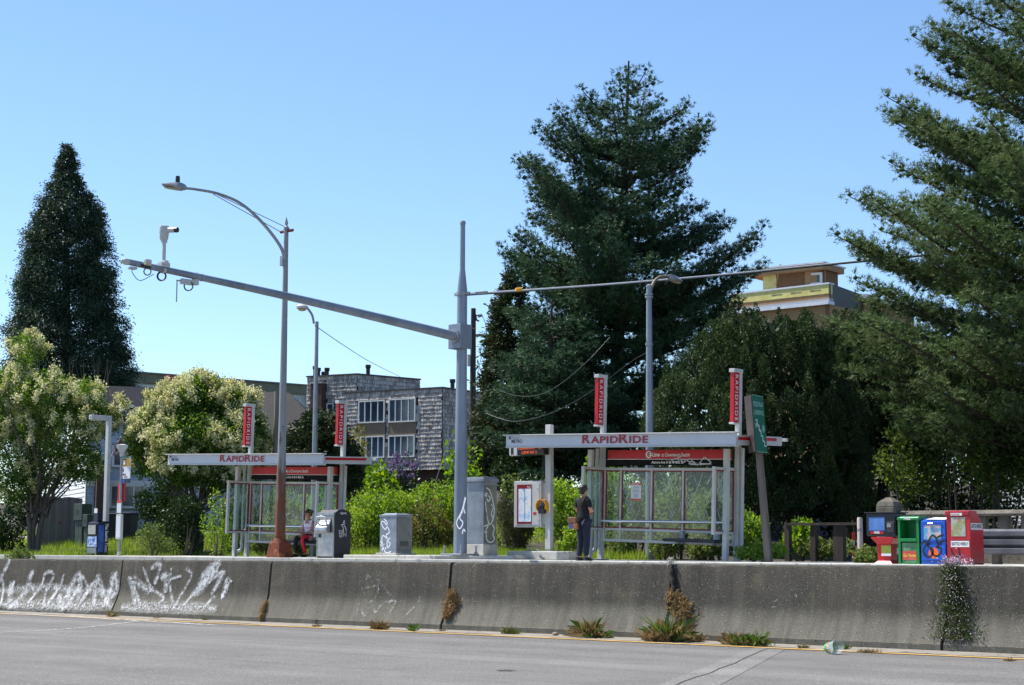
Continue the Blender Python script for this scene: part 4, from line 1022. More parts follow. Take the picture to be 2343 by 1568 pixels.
# ---------------------------------------------------------------- bus stop pole, square lamp, newspaper box at the left
SY = 30.7
b0 = at_y(272, 1278, SY); ox = b0.x
t = thing('bus_stop_pole', 'slim bus stop pole with yellow and white sign and schedule case', 'bus stop sign', (ox, SY, SW))
P = lambda n, m, mt, par=t, **k: part(n, m, mt, par, w=False, **k)
zf = lambda py, px=272: at_y(px, py, SY).z - SW
P('pole', MB()._lathe((0, 0, 0), [(0.045, -0.05), (0.042, zf(1040))], 10), galv, sm=40)
P('sleeve', MB()._lathe((0, 0, 0), [(0.055, -0.05), (0.055, zf(1262))], 10), white_metal, sm=40)
P('solar_cap', MB()._lathe((0, 0, 0), [(0.06, zf(1045)), (0.07, zf(1036)), (0.16, zf(1024)), (0.165, zf(1019)), (0.05, zf(1017))], 14), white_metal, sm=40)
z1, z0s = zf(1046), zf(1096)
s = P('flag_sign', MB().box(0.05, 0.42, -0.012, 0.012, z0s, z1), paper, bevel=0.003)
P('sign_band', MB().box(0.052, 0.418, -0.016, -0.0125, zf(1068), zf(1050)), pm('stop_yellow', srgb(230, 168, 30), None, rough=0.4), s)
P('sign_band', MB().box(0.052, 0.418, -0.016, -0.0125, zf(1050) + 0.003, z1 - 0.002), pm('stop_green', srgb(60, 120, 100), None, rough=0.4), s)
P('bus_pictogram', MB().box(0.07, 0.23, -0.019, -0.0165, zf(1066), zf(1051)), black, s)
P('bus_pictogram', MB().box(0.10, 0.20, -0.021, -0.0195, zf(1064), zf(1054)), whitepaint, s)
P('sign_foot', MB().box(0.052, 0.16, -0.012, 0.012, zf(1106), z0s - 0.004), pm('access_blue', srgb(40, 80, 180), None, rough=0.4), s)
P('sign_foot', MB().box(0.165, 0.415, -0.012, 0.012, zf(1106), z0s - 0.004), black, s)
P('sign_print', MB().box(0.07, 0.12, -0.0165, -0.0125, zf(1080), zf(1073)).box(0.07, 0.22, -0.0165, -0.0125, zf(1088), zf(1085)).box(0.14, 0.30, -0.0165, -0.0125, zf(1093), zf(1091)), maroon, s)
P('schedule_case', MB().box(-0.12, 0.13, -0.06, 0.02, zf(1234), zf(1177)), white_metal, bevel=0.01)
P('schedule', MB().box(-0.09, 0.10, -0.064, -0.0605, zf(1230), zf(1181)), paper)
P('notice', MB().box(-0.10, 0.10, -0.055, -0.048, zf(1174), zf(1146)), paper)
P('notice_head', MB().box(-0.10, 0.10, -0.058, -0.0555, zf(1151), zf(1146)), orange_red)
P('red_backing', MB().box(-0.20, 0.16, 0.03, 0.05, zf(1148), zf(1106)), redsign)

LY2 = 32.2
b0 = at_y(240, 1240, LY2); ox = b0.x
t = thing('square_lamp_post', 'square pale steel post with a box lamp arm beside the bus stop pole', 'lamp post', (ox, LY2, SW))
P = lambda n, m, mt, par=t, **k: part(n, m, mt, par, w=False, **k)
zf2 = lambda py: at_y(240, py, LY2).z - SW
P('post', MB().box(-0.07, 0.09, -0.06, 0.06, -0.02, zf2(953)), white_metal, bevel=0.012)
ayl = at_x(206, 960, ox).y - LY2
P('lamp_arm', MB().box(-0.068, 0.088, ayl, -0.062, zf2(964), zf2(953)), white_metal, bevel=0.015)
P('lamp', MB().box(-0.05, 0.07, ayl + 0.05, -0.3, zf2(964) - 0.025, zf2(964) - 0.002), pm('lamp_lens', srgb(190, 176, 140)))
P('slot', MB().box(0.0, 0.02, ayl - 0.004, ayl - 0.001, zf2(962), zf2(956)), black)

nblue = pm('box_navy', srgb(20, 26, 48), srgb(28, 36, 62), 3, 0.4)
NY = 31.3
a = at_y(198, 1276, NY); b = at_y(221, 1276, NY); yb = at_x(247, 1276, b.x).y
t = thing('newspaper_box', 'dark navy newspaper box with coin head, left of the bus stop pole', 'newspaper box', (a.x, NY, SW))
w = b.x - a.x; d = min(yb - NY, 0.6)
P = lambda n, m, mt, par=t, **k: part(n, m, mt, par, w=False, **k)
P('body', MB().prism([(0, 0.0), (d, 0.0), (d, 1.02), (d * 0.5, 1.02), (0.02, 0.98)], 0, w, 'x'), nblue, bevel=0.012)
P('window_frame', MB().box(0.04, w - 0.04, -0.02, 0.015, 0.60, 0.93), black, bevel=0.008)
P('front_page', MB().box(0.07, w - 0.07, -0.026, -0.021, 0.63, 0.90), pm('newsprint', srgb(190, 184, 168), srgb(150, 150, 150), 12, 0.7))
P('poster', MB().box(0.02, w - 0.02, -0.012, -0.002, 0.26, 0.56), pm('blue_poster', srgb(60, 100, 180), srgb(200, 214, 236), 10, 0.5, lo=0.45, hi=0.55))
P('kick_plate', MB().box(0.03, w - 0.03, -0.014, -0.002, 0.06, 0.23), galv)
P('coin_head', MB().box(w * 0.45, w * 0.85, 0.05, 0.22, 1.02, 1.28), nblue, bevel=0.01)
P('coin_plate', MB().box(w * 0.5, w * 0.8, 0.04, 0.048, 1.26, 1.40), whitepaint)
P('side_art', MB().box(w + 0.001, w + 0.004, 0.04, d * 0.55, 0.1, 0.9), pm('blue_photo', srgb(30, 60, 140), srgb(60, 110, 190), 5, 0.4))
P('lettering', text_mb('The Seattle Times', 0.15, (w + 0.004, d * 0.68, 0.95), (0, 0, -1), (0, 1, 0), bold=0.01, thick=0.002, sx=0.78), whitepaint, fix=False)
# two green utility pedestals standing in the grass
ped_m = pm('utility_green', srgb(70, 84, 76), srgb(58, 70, 64), 3, 0.6)
for (pa, pb, pe, pt, ptop, lab) in ((170, 186, 200, 1250, 1153, 'taller green metal utility pedestal in the grass by the wooden fence'), (191, 199, 207, 1240, 1177, 'shorter green utility pedestal behind the navy newspaper box')):
    Y = 37.2
    a = at_y(pa, pt, Y); b = at_y(pb, pt, Y); z0 = float(gz(a.x, Y)); h = at_y(pa, ptop, Y).z - z0
    t = thing('utility_pedestal', lab, 'utility box', (a.x, Y, z0), group='green utility pedestals'); w = b.x - a.x
    part('body', MB().box(0, w, 0, w * 0.9, -0.05, h * 0.62), ped_m, t, w=False, bevel=0.01)
    part('meter_box', MB().box(-0.04, w + 0.04, -0.05, w * 0.9, h * 0.62 + 0.002, h), ped_m, t, w=False, bevel=0.012)
    part('dial', MB().box(w * 0.3, w * 0.62, -0.055, -0.0505, h * 0.76, h * 0.86), black, t, w=False)
# ---------------------------------------------------------------- underpass sign
Z6 = lambda x, y: ((2750 + x / 1.8449) / 1.6533, (1350 + y / 1.8449) / 1.6533)
sgreen = pm('sign_green', srgb(24, 96, 78), srgb(30, 108, 86), 3, 0.4)
UY = 31.9
pb = at_y(*Z6(284, 1437), UY); zt = at_y(*Z6(197, 262), UY)
t = thing('underpass_sign', 'leaning wooden post with green pedestrian underpass sign and stair symbol', 'sign', (pb.x, UY, SW - 0.03))
lean = (zt.x - pb.x) / (zt.z - SW); HZ = zt.z - SW + 0.03
P = lambda n, m, mt, par=t, **k: part(n, m, mt, par, w=False, **k)
X = lambda z: lean * z
zb = at_y(*Z6(225, 662), UY).z - SW + 0.03
P('post', MB().add([(X(0) - 0.085, 0, -0.1), (X(0) + 0.085, 0, -0.1), (X(0) + 0.085, 0.10, -0.1), (X(0) - 0.085, 0.10, -0.1), (X(HZ) - 0.12, 0, HZ - 0.15), (X(HZ) - 0.0, 0, HZ - 0.15), (X(HZ) - 0.0, 0.10, HZ - 0.15), (X(HZ) - 0.12, 0.10, HZ - 0.15)],
                   [(0, 3, 2, 1), (4, 5, 6, 7), (0, 1, 5, 4), (1, 2, 6, 5), (2, 3, 7, 6), (3, 0, 4, 7)]), weathered, bevel=0.01)
SH = HZ - zb
E0 = at_y(*Z6(200, 662), UY - 0.36) - Vector((pb.x, UY, SW - 0.03))
E1 = at_y(*Z6(168, 262), UY - 0.36) - Vector((pb.x, UY, SW - 0.03))
up = (E1 - E0); SHT = up.length; up.normalize()
tg = Vector((-0.17, 0.985, 0)).normalized(); ng = tg.cross(up).normalized()
td = Vector((-0.73, 0.68, 0)).normalized(); ndk = td.cross(up).normalized()
def board(o, tv, nv, w, h, th):
    c = [o, o + tv * w, o + tv * w + up * h, o + up * h]
    return MB().add(c + [p - nv * th for p in c], [(0, 1, 2, 3), (7, 6, 5, 4), (0, 4, 5, 1), (1, 5, 6, 2), (2, 6, 7, 3), (3, 7, 4, 0)])
SWD = 0.62
g = P('green_panel', board(E0, tg, ng, SWD, SHT, 0.02), sgreen)
P('dark_panel', board(E0 - tg * 0.03, td, -ndk, 0.62, SHT, 0.02), pm('sign_back_brown', srgb(44, 34, 32), srgb(58, 46, 42), 4, 0.6))
bw = 0.012
for o_, a_, b_ in ((E0, SWD, bw), (E0 + up * (SHT - bw), SWD, bw)): P('border', board(o_ + ng * 0.004, tg, ng, a_, b_, 0.002), pm('sign_border', srgb(120, 170, 150), None, rough=0.5), g)
for ttl, v in (('PEDESTRIAN', 0.80), ('UNDERPASS', 0.655)):
    P('letters', fit_text(ttl, E0 + tg * 0.05 + up * SHT * v, tg, up, SWD - 0.1, 0.105, bold=0.012, thick=0.004), pm('sign_print_pale', srgb(150, 196, 178), None, rough=0.5), g, fix=False)
stairs = [(0.16, 0.56), (0.30, 0.56), (0.30, 0.47), (0.42, 0.47), (0.42, 0.38), (0.56, 0.38), (0.56, 0.29), (0.68, 0.29), (0.68, 0.20), (0.80, 0.20), (0.80, 0.12), (0.95, 0.12)]
part('stair_symbol', ribbon_mesh([([E0 + tg * SWD * u + up * SHT * v for u, v in stairs], 0.05)], 0.05, ng, 0.004), pm('sign_print_white', srgb(196, 214, 206), None, rough=0.5), t)
sc = E0 + tg * SWD * 0.80 + up * SHT * 0.42 + ng * 0.004
P('worn_patch', MB().add([sc + tg * 0.07 * math.cos(a_) + up * 0.09 * math.sin(a_) * (1 + 0.2 * math.cos(3 * a_)) for a_ in np.linspace(0, 2 * math.pi, 15)[:-1]], [tuple(range(14))]), pm('worn_grey_green', srgb(150, 176, 164), srgb(110, 150, 134), 9, 0.7), g)
sc = E0 + tg * SWD * 0.2 + up * SHT * 0.47 + ng * 0.004
P('worn_patch', MB().add([sc + tg * 0.06 * math.cos(a_) + up * 0.06 * math.sin(a_) for a_ in np.linspace(0, 2 * math.pi, 11)[:-1]], [tuple(range(10))]), pm('worn_grey_green', srgb(150, 176, 164)), g)

# ---------------------------------------------------------------- newspaper boxes at the right
Z4 = lambda x, y: ((3200 + x / 3.4866) / 1.6533, (1880 + y / 3.4866) / 1.6533)
NY = 30.75
NG = 'newspaper boxes in a row by the parapet'
def nbox(name_lab, x0, x1, ztop):
    a = at_y(*Z4(x0, 900), NY); b = at_y(*Z4(x1, 900), NY); top = at_y(*Z4(x0, ztop), NY).z - SW
    t = thing('newspaper_box', name_lab, 'newspaper box', (a.x, NY, SW), group=NG)
    return t, b.x - a.x, top, (lambda n, m, mt, par=t, **k: part(n, m, mt, par, w=False, **k)), (lambda y: at_y(*Z4((x0 + x1) / 2, y), NY).z - SW), (lambda x: at_y(*Z4(x, 600), NY).x - a.x)
pred = pm('box_red_plastic', srgb(196, 24, 34), srgb(184, 20, 30), 3, 0.35)
t, w, H, P, zf, xf = nbox('black headed newspaper box on a flared red plastic pedestal', 275, 658, 215)
P('head', MB().box(0, w, 0.0, 0.44, zf(515), H), black, bevel=0.012)
P('lid', MB().box(-0.03, w + 0.04, -0.03, 0.46, H + 0.002, H + 0.02), blackmatte)
P('window', MB().box(xf(305), xf(512), -0.008, -0.002, zf(440), zf(272)), pm('blue_window', srgb(56, 96, 160), srgb(84, 130, 196), 3, 0.15), bevel=0.002)
P('window_frame', MB().box(xf(295), xf(522), -0.012, -0.009, zf(272), zf(262)).box(xf(295), xf(522), -0.012, -0.009, zf(450), zf(440)), pm('blue_trim', srgb(40, 80, 150), None, rough=0.3))
lb = P('free_label', MB().box(xf(325), xf(495), -0.008, -0.002, zf(487), zf(452)), pred)
P('letters', text_mb('FREE', 0.065, (xf(372), -0.008, zf(482)), (1, 0, 0), (0, 0, 1), bold=0.03, thick=0.002, sx=0.9), whitepaint, lb, fix=False)
P('coin_mechanism', MB().box(xf(540), xf(640), -0.02, -0.002, zf(470), zf(330)), blackmatte, bevel=0.01)
P('coin_plate', MB().box(xf(548), xf(600), -0.024, -0.021, zf(400), zf(350)), steel)
cx = (xf(300) + xf(640)) / 2
pr_ = [(0.245, zf(530)), (0.24, zf(545)), (0.155, zf(620)), (0.14, zf(830)), (0.15, zf(845)), (0.25, zf(905)), (0.255, 0.0)]
pd = MB(); vs = []; fs = []
for r_, z in pr_:
    vs += [(cx - r_, 0.2 - r_ * 0.85, z), (cx + r_, 0.2 - r_ * 0.85, z), (cx + r_, 0.2 + r_ * 0.85, z), (cx - r_, 0.2 + r_ * 0.85, z)]
for i in range(len(pr_) - 1):
    for k in range(4): fs.append((i * 4 + k, i * 4 + (k + 1) % 4, i * 4 + 4 + (k + 1) % 4, i * 4 + 4 + k))
fs += [(0, 1, 2, 3), tuple(24 + k for k in range(4))]
P('pedestal', pd.add(vs, fs), pred, bevel=0.012)
yp = 0.2 - 0.155 * 0.85 - 0.006
P('label', MB().box(xf(440), xf(568), yp - 0.006, yp, zf(740), zf(640)), pm('label_olive', srgb(176, 176, 60), srgb(150, 160, 60), 8, 0.5))
P('label', MB().box(xf(440), xf(568), yp - 0.006, yp, zf(778), zf(743)), paper)

pgreen = pm('box_green_plastic', srgb(14, 128, 62), srgb(12, 116, 56), 3, 0.35)
t, w, H, P, zf, xf = nbox('green plastic newspaper box with an empty open bay', 690, 965, 255)
fr = MB().box(0, 0.05, 0, 0.36, 0, zf(560)).box(w - 0.05, w, 0, 0.36, 0, zf(560)).box(0, 0.045, 0, 0.36, zf(560), H - 0.02).box(w - 0.05, w, 0, 0.36, zf(560), H - 0.02).box(0.045, w - 0.05, 0.30, 0.36, 0.0, H - 0.02)
P('shell', fr, pgreen)
P('top', MB().prism([(-0.015, H - 0.08), (-0.015, H - 0.03), (0.03, H), (0.33, H + 0.005), (0.37, H - 0.03), (0.37, H - 0.08)], -0.012, w + 0.012, 'x'), pgreen, bevel=0.012)
P('shelf', MB().box(0.045, w - 0.05, -0.012, 0.30, zf(590), zf(548)), pgreen, bevel=0.008)
P('shelf', MB().box(0.05, w - 0.05, 0.0, 0.30, 0.0, zf(868)), pgreen, bevel=0.008)
P('letters', text_mb('FREE', 0.07, (0.14, -0.012, H - 0.068), (1, 0, 0), (0, 0, 1), bold=0.03, thick=0.006, sx=1.0), whitepaint, fix=False)
P('sticker', MB().box(w - 0.19, w - 0.07, 0.29, 0.297, zf(365), zf(305)), pm('grey_sticker', srgb(130, 140, 130), srgb(90, 110, 95), 20, 0.6))
po = P('poster', MB().box(0.07, w - 0.06, 0.02, 0.03, zf(865), zf(605)), pm('poster_green', srgb(60, 110, 70), srgb(110, 150, 110), 5, 0.4))
P('poster_band', MB().box(0.075, w - 0.065, 0.014, 0.0195, zf(830), zf(715)), pm('poster_red', srgb(186, 66, 54), srgb(196, 96, 66), 7, 0.5), po)
P('letters', text_mb('VEGAN', 0.06, (0.09, 0.02, zf(695)), (1, 0, 0), (0, 0, 1), thick=0.002, sx=0.8), pm('print_mint', srgb(170, 200, 170), None), po, fix=False)
P('letters', text_mb('Go Vegan', 0.085, (0.10, 0.014, zf(790)), (1, 0, 0), (0, 0, 1), thick=0.002, bold=0.02, sx=0.8), pm('print_yellow', srgb(226, 196, 70), None), po, fix=False)

pblue = pm('box_blue', srgb(24, 88, 190), srgb(20, 78, 176), 3, 0.35)
t, w, H, P, zf, xf = nbox('bright blue newspaper box with an orange disc and black tag', 992, 1318, 318)
P('body', MB().prism([(0, 0), (0.40, 0), (0.40, H + 0.04), (0.2, H + 0.05), (0.0, H)], 0, w, 'x'), pblue, bevel=0.012)
P('top_sheet', MB().add([(0.1, 0.02, H + 0.03), (w - 0.02, 0.02, H + 0.025), (w - 0.02, 0.36, H + 0.07), (0.12, 0.34, H + 0.075)], [(0, 1, 2, 3)]), paper)
P('window', MB().box(xf(1028), xf(1255), -0.008, -0.002, zf(560), zf(372)), pm('magazine_cover', srgb(90, 160, 196), srgb(206, 180, 172), 7, 0.35, lo=0.46, hi=0.54))
P('window_frame', MB().box(xf(1015), xf(1270), -0.014, -0.002, zf(370), zf(355)).box(xf(1015), xf(1270), -0.014, -0.002, zf(585), zf(562)), pblue)
P('handle', MB().tube([(xf(1090), -0.03, zf(352)), (xf(1160), -0.03, zf(352))], 0.012, 8), stainless, sm=60)
P('lower_panel', MB().box(xf(1085), xf(1305), -0.012, -0.002, zf(838), zf(635)), pblue, bevel=0.006)
P('bottom_slot', MB().box(xf(1000), xf(1300), -0.006, -0.002, zf(848), zf(842)), black)
dc = Vector((xf(1152), -0.0135, zf(740))); 
P('orange_disc', MB().add([dc + Vector((0.105 * math.cos(k * math.pi / 12), 0, 0.105 * math.sin(k * math.pi / 12))) for k in range(24)], [tuple(range(24))]), pm('disc_orange', srgb(232, 104, 26), None, rough=0.4))
tb = paintmat('tag_black', (0.012, 0.012, 0.016), 1.2, 5, 0.2)
def SP(pts): return spline([Vector((at_y(*Z4(x, y), NY).x - ORG[t.name].x, -0.013, at_y(*Z4(x, y), NY).z - SW)) for x, y in pts], 5)
part('graffiti', ribbon_mesh([(SP(s), 0.045) for s in ([(985, 640), (1010, 600), (1050, 585), (1085, 640)], [(1085, 640), (1095, 570), (1130, 515), (1165, 515), (1195, 560), (1215, 640), (1180, 660)], [(1125, 660), (1150, 720), (1110, 790), (1040, 770), (1020, 700), (1060, 640), (1110, 680), (1150, 760), (1200, 780), (1250, 740), (1255, 680), (1200, 660)], [(1195, 540), (1240, 515), (1290, 508)], [(1240, 640), (1250, 590), (1280, 575), (1305, 590)])], 0.045, (0, -1, 0), 0.002), tb, t)

pdr = pm('box_dark_red', srgb(168, 26, 40), srgb(150, 22, 36), 3, 0.32)
t, w, H, P, zf, xf = nbox('tall dark red newspaper box with sloped side and white name plate', 1330, 1645, 182)
P('body', MB().prism([(0, 0), (0.56, 0), (0.56, H - 0.30), (0.28, H), (0.0, H)], 0, w, 'x'), pdr, bevel=0.02)
P('head_trim', MB().box(-0.012, w + 0.004, -0.03, 0.0, zf(248), H - 0.01), pdr, bevel=0.014)
hl = P('head_label', MB().box(xf(1395), xf(1545), -0.035, -0.031, zf(247), zf(213)), whitepaint)
P('letters', text_mb('FREE FREE FREE', 0.036, (xf(1400), -0.035, zf(240)), (1, 0, 0), (0, 0, 1), bold=0.02, thick=0.002, sx=0.72), pdr, hl, fix=False)
P('window_frame', MB().box(xf(1385), xf(1640), -0.012, -0.002, zf(568), zf(255)), pm('box_red_bright', srgb(190, 34, 48), None, rough=0.3), bevel=0.006)
P('window', MB().box(xf(1395), xf(1580), -0.02, -0.013, zf(520), zf(270)), pm('cover_art', srgb(176, 176, 170), srgb(140, 150, 90), 9, 0.3, lo=0.42, hi=0.6, spots=(srgb(190, 120, 70), 8, 0.6)))
np_ = P('name_plate', MB().box(xf(1382), xf(1622), -0.01, -0.002, zf(660), zf(580)), whitepaint)
P('letters', fit_text('SEATTLE WEEKLY', (xf(1390), -0.01, zf(640)), (1, 0, 0), (0, 0, 1), xf(1614) - xf(1390), zf(597) - zf(640), bold=0.02, thick=0.002), black, np_, fix=False)
P('lower_panel', MB().box(xf(1355), xf(1640), -0.012, -0.002, zf(875), zf(668)), pdr, bevel=0.006)
sl = P('side_label', MB().box(w + 0.001, w + 0.005, 0.02, 0.50, zf(432), zf(345)), pm('side_label_grey', srgb(190, 190, 190), None, rough=0.5))
P('letters', fit_text('SEATTLE WEEKLY', (w + 0.005, 0.04, zf(410)), (0, 1, 0), (0, 0, 1), 0.44, 0.075, bold=0.02, thick=0.002), black, sl, fix=False)
part('graffiti', ribbon_mesh([(SP(s), 0.035) for s in ([(1390, 680), (1400, 730), (1440, 775), (1490, 790), (1495, 730), (1490, 670)],)], 0.035, (0, -1, 0), 0.004), tb, t)
part('scratches', ribbon_mesh([(SP(s), 0.012) for s in ([(1520, 790), (1540, 755), (1560, 800)], [(1540, 760), (1580, 780)], [(1600, 820), (1640, 840)])], 0.012, (0, -1, 0), 0.004), pm('scratch_grey', srgb(150, 110, 112), None), t)

# ---------------------------------------------------------------- parapet pillar, parapet, guard rail, low fence
py_ = 33.3
a = at_y(*Z4(390, 200), py_); b = at_y(*Z4(630, 200), py_); yb = at_x(*Z4(700, 130), b.x).y; zt = at_y(*Z4(400, 130), py_).z
w = b.x - a.x; d = max(0.4, min(yb - py_, 0.8))
t = thing('parapet_pillar', 'dark weathered concrete pillar with pyramid cap behind the newspaper boxes', 'pillar', (a.x, py_, SW))
P = lambda n, m, mt, par=t, **k: part(n, m, mt, par, w=False, **k)
hz = zt - SW
P('shaft', MB().box(0, w, 0, d, -0.1, hz - 0.002), old_concrete, bevel=0.02)
P('recess', MB().box(0.1, w - 0.1, -0.004, -0.001, 0.2, hz - 0.14), pm('old_concrete_dark', srgb(60, 56, 50), srgb(80, 75, 66), 6, 0.9))
P('cap', MB().frustum((w / 2, d / 2), w + 0.0, d + 0.0, w - 0.06, d - 0.06, hz, hz + 0.10).frustum((w / 2, d / 2), w - 0.06, d - 0.06, 0.10, 0.10, hz + 0.101, hz + 0.20), old_concrete, bevel=0.008)
x0 = b.x + 0.02; x1 = 6.0
zt0 = at_y(*Z4(1000, 182), 33.5).z - SW; zb0 = at_y(*Z4(1000, 262), 33.5).z - SW
t = thing('concrete_parapet', 'dark old concrete parapet with balusters running off to the right', 'parapet', (x0, 33.5, SW))
P = lambda n, m, mt, par=t, **k: part(n, m, mt, par, w=False, **k)
P('coping', MB().prism([(-0.12, zb0), (0.22, zb0), (0.24, zb0 + 0.05), (0.16, zt0), (-0.05, zt0), (-0.14, zb0 + 0.05)], 0, x1 - x0, 'x'), old_concrete, bevel=0.015)
P('sill', MB().box(0, x1 - x0, -0.1, 0.2, -0.05, 0.25), old_concrete, bevel=0.015)
i = 0
while 0.25 + i * 0.5 < x1 - x0:
    xx = 0.25 + i * 0.5; i += 1
    P('baluster', MB().box(xx, xx + 0.22, -0.04, 0.14, 0.25, zb0), old_concrete, bevel=0.01)
gy_ = 32.3
z_ = lambda y: at_y(*Z4(1900, y), gy_).z - SW
t = thing('guard_rail', 'galvanised corrugated guard rail in front of the concrete parapet', 'guard rail', (x0 + 0.25, gy_, SW))
zt1, zb1 = z_(428), z_(770)
hh = zt1 - zb1; prf = []
for k in range(3):
    zc_ = zt1 - hh * (k + 0.5) / 3
    prf += [(0.03, zc_ + hh / 6), (-0.05, zc_ + hh / 12), (-0.05, zc_ - hh / 14), (0.03, zc_ - hh / 7)]
gm = MB(); n = len(prf)
L_ = x1 - x0 - 0.25
for p in prf: gm.v += [(0, p[0], p[1]), (L_, p[0], p[1])]
gm.f = [(2 * k, 2 * k + 1, 2 * k + 3, 2 * k + 2) for k in range(n - 1)]
o = part('beam', gm, pm('guardrail_zinc', srgb(118, 120, 124), srgb(96, 99, 104), 3, 0.45, 0.5), t, w=False, fix=False); o.modifiers.new('s', 'SOLIDIFY').thickness = 0.006
i = 0
while 0.5 + i * 1.9 < L_:
    part('rail_post', MB().box(0.5 + i * 1.9, 0.65 + i * 1.9, 0.035, 0.2, -0.1, zt1 + 0.02), weathered, t, w=False); i += 1
# low timber fence
fy = 34.9
a = at_y(*Z6(400, 1168), fy); b = at_y(*Z6(930, 1168), fy); z0 = float(gz(a.x, fy))
t = thing('low_fence', 'low dark timber rail fence among the shrubs right of the underpass sign', 'fence', (a.x, fy, z0))
part('rail', MB().box(0, b.x - a.x, -0.02, 0.03, a.z - z0 - 0.03, a.z - z0 + 0.03), darkwood, t, w=False)
for q in (408, 590, 750, 785):
    xx = at_y(*Z6(q, 1200), fy).x - a.x
    part('fence_post', MB().box(xx - 0.07, xx + 0.07, 0.032, 0.16, -0.1, a.z - z0 + 0.0), darkwood, t, w=False, bevel=0.01)
by = 34.4
p = at_y(*Z6(928, 1320), by); z0 = float(gz(p.x, by)); h = at_y(*Z6(928, 1120), by).z - z0
t = thing('bollard', 'pale pinkish bollard left of the black headed newspaper box', 'bollard', (p.x, by, z0))
part('shaft', MB()._lathe((0, 0, 0), [(0.06, -0.05), (0.06, h - 0.03), (0.045, h)], 12), pm('bollard_pale', srgb(186, 168, 158), None, rough=0.6), t, w=False, sm=40)
part('band', MB()._lathe((0, 0, 0), [(0.063, h * 0.7), (0.063, h * 0.76)], 12), galv, t, w=False, sm=40)
p = at_y(*Z6(880, 1330), 36.0); z0 = float(gz(p.x, 36.0)); h = at_y(*Z6(880, 1225), 36.0).z - z0
t = thing('marker_stake', 'thin red and white marker stake in the dark shade under the trees', 'stake', (p.x, 36.0, z0))
for k in range(4): part('band', MB()._lathe((0, 0, 0), [(0.03, h * k / 4), (0.03, h * (k + 1) / 4 - 0.001)], 8), (whitepaint, red)[k % 2], t, w=False, sm=40)

# ---------------------------------------------------------------- timber poles and wires
D = 75.0
b0 = at_d(1080, 1100, D); tp = at_d(1080.5, 706, D); z0 = float(gz(b0.x, b0.y))
t = thing('utility_pole', 'dark timber utility pole with insulators beside the mast pole', 'utility pole', (b0.x, b0.y, z0))
H = tp.z - z0
P = lambda n, m, mt, par=t, **k: part(n, m, mt, par, w=False, **k)
P('pole', MB().tube([(0, 0, 0), (0, 0, H)], [0.17, 0.105], 12), darkwood, sm=40)
U = lambda px, py: at_d(px, py, D) - Vector((b0.x, b0.y, z0))
P('bracket', MB().tube([U(1080, 724), U(1093, 722)], 0.03, 6).tube([U(1080, 768), U(1098, 768)], 0.025, 6).tube([U(1080, 793), U(1096, 793)], 0.012, 6), galv)
P('insulator', MB().tube([U(1093, 724), U(1103, 721)], 0.07, 8).tube([U(1086, 768), U(1109, 767)], 0.06, 8), pm('insulator_grey', srgb(120, 124, 132), None, rough=0.3), sm=40)
P('cut_out', MB().tube([U(1087, 719), U(1090, 733), U(1096, 735)], 0.04, 6), pm('insulator_dark', srgb(60, 56, 56), None, rough=0.3), sm=40)
P('transformer', MB().tube([U(1073, 812), U(1073, 838)], 0.10, 10), white_metal, sm=40)
P('wire', MB().tube(spline([U(1103, 722), U(1112, 750), U(1108, 790), U(1098, 830), U(1090, 870)], 6), 0.014, 5), wire_m)
b0 = at_d(627, 1230, 57.0); tp = at_d(627, 896, 57.0); z0 = float(gz(b0.x, b0.y))
t = thing('timber_pole', 'short pale grey timber pole behind the left shelter', 'pole', (b0.x, b0.y, z0))
part('pole', MB().tube([(0, 0, 0), (0, 0, tp.z - z0)], [0.11, 0.085], 12), greywood, t, w=False, sm=40)
def wire(label, pts, r=0.012, mat=wire_light):
    q = [at_d(*p) for p in pts]; c = sum(q, Vector()) / len(q)
    o = part('overhead_wire', MB().tube([p - c for p in spline(q, 8)], r, 5), mat, None, w=False, sm=60)
    o.location = c; tag(o, label, 'wire', 'thin overhead wires'); return o
wire('thin cable sagging left from the lamp post in front of the big pine, lower one', [(1480, 806, 44.5), (1440, 830, 45), (1360, 890, 46), (1290, 932, 48), (1230, 955, 50), (1170, 964, 52), (1110, 946, 53)], 0.006, wire_grey)
wire('thin cable sagging in front of the big pine, upper one', [(1395, 772, 50), (1340, 830, 50), (1280, 880, 50.5), (1235, 903, 51), (1185, 906, 52), (1140, 893, 53)], 0.005, wire_grey)
wire('thin wire slanting down right from the slim lamp post', [(720, 745, 50), (790, 793, 60), (850, 830, 75), (915, 862, 100)], 0.012, wire_m)
wire('stay wire slanting past the shingled building corner to the ground', [(1072, 905, 74), (1040, 980, 72), (1000, 1090, 70), (985, 1150, 68)], 0.012, wire_grey)
# ---------------------------------------------------------------- buildings behind
shingle_m = [pm('cedar_shingle_%s' % n, c1, c2, 5, 0.9, 0, 0.3, 30) for n, c1, c2 in (('a', srgb(156, 150, 145), srgb(178, 171, 165)), ('b', srgb(176, 169, 163), srgb(194, 187, 180)), ('c', srgb(132, 126, 121), srgb(158, 151, 145)))]
wall_dark = pm('backing_wall', srgb(40, 38, 36), srgb(50, 48, 46), 4, 0.95)
frame_w = pm('window_frame_white', srgb(216, 216, 212), None, rough=0.5)
def wallquad(A, B, z0, z1): return [Vector((A.x, A.y, z0)), Vector((B.x, B.y, z0)), Vector((B.x, B.y, z1)), Vector((A.x, A.y, z1))]
def slab(A, B, z0, z1, th, out):
    """upright slab between ground points A and B, thickness th measured along out (unit)"""
    c = wallquad(A, B, z0, z1); d_ = [p + out * th for p in c]
    return MB().add(c + d_, [(0, 1, 2, 3), (7, 6, 5, 4), (0, 4, 5, 1), (1, 5, 6, 2), (2, 6, 7, 3), (3, 7, 4, 0)])
def flat(v): return Vector((v.x, v.y, 0))
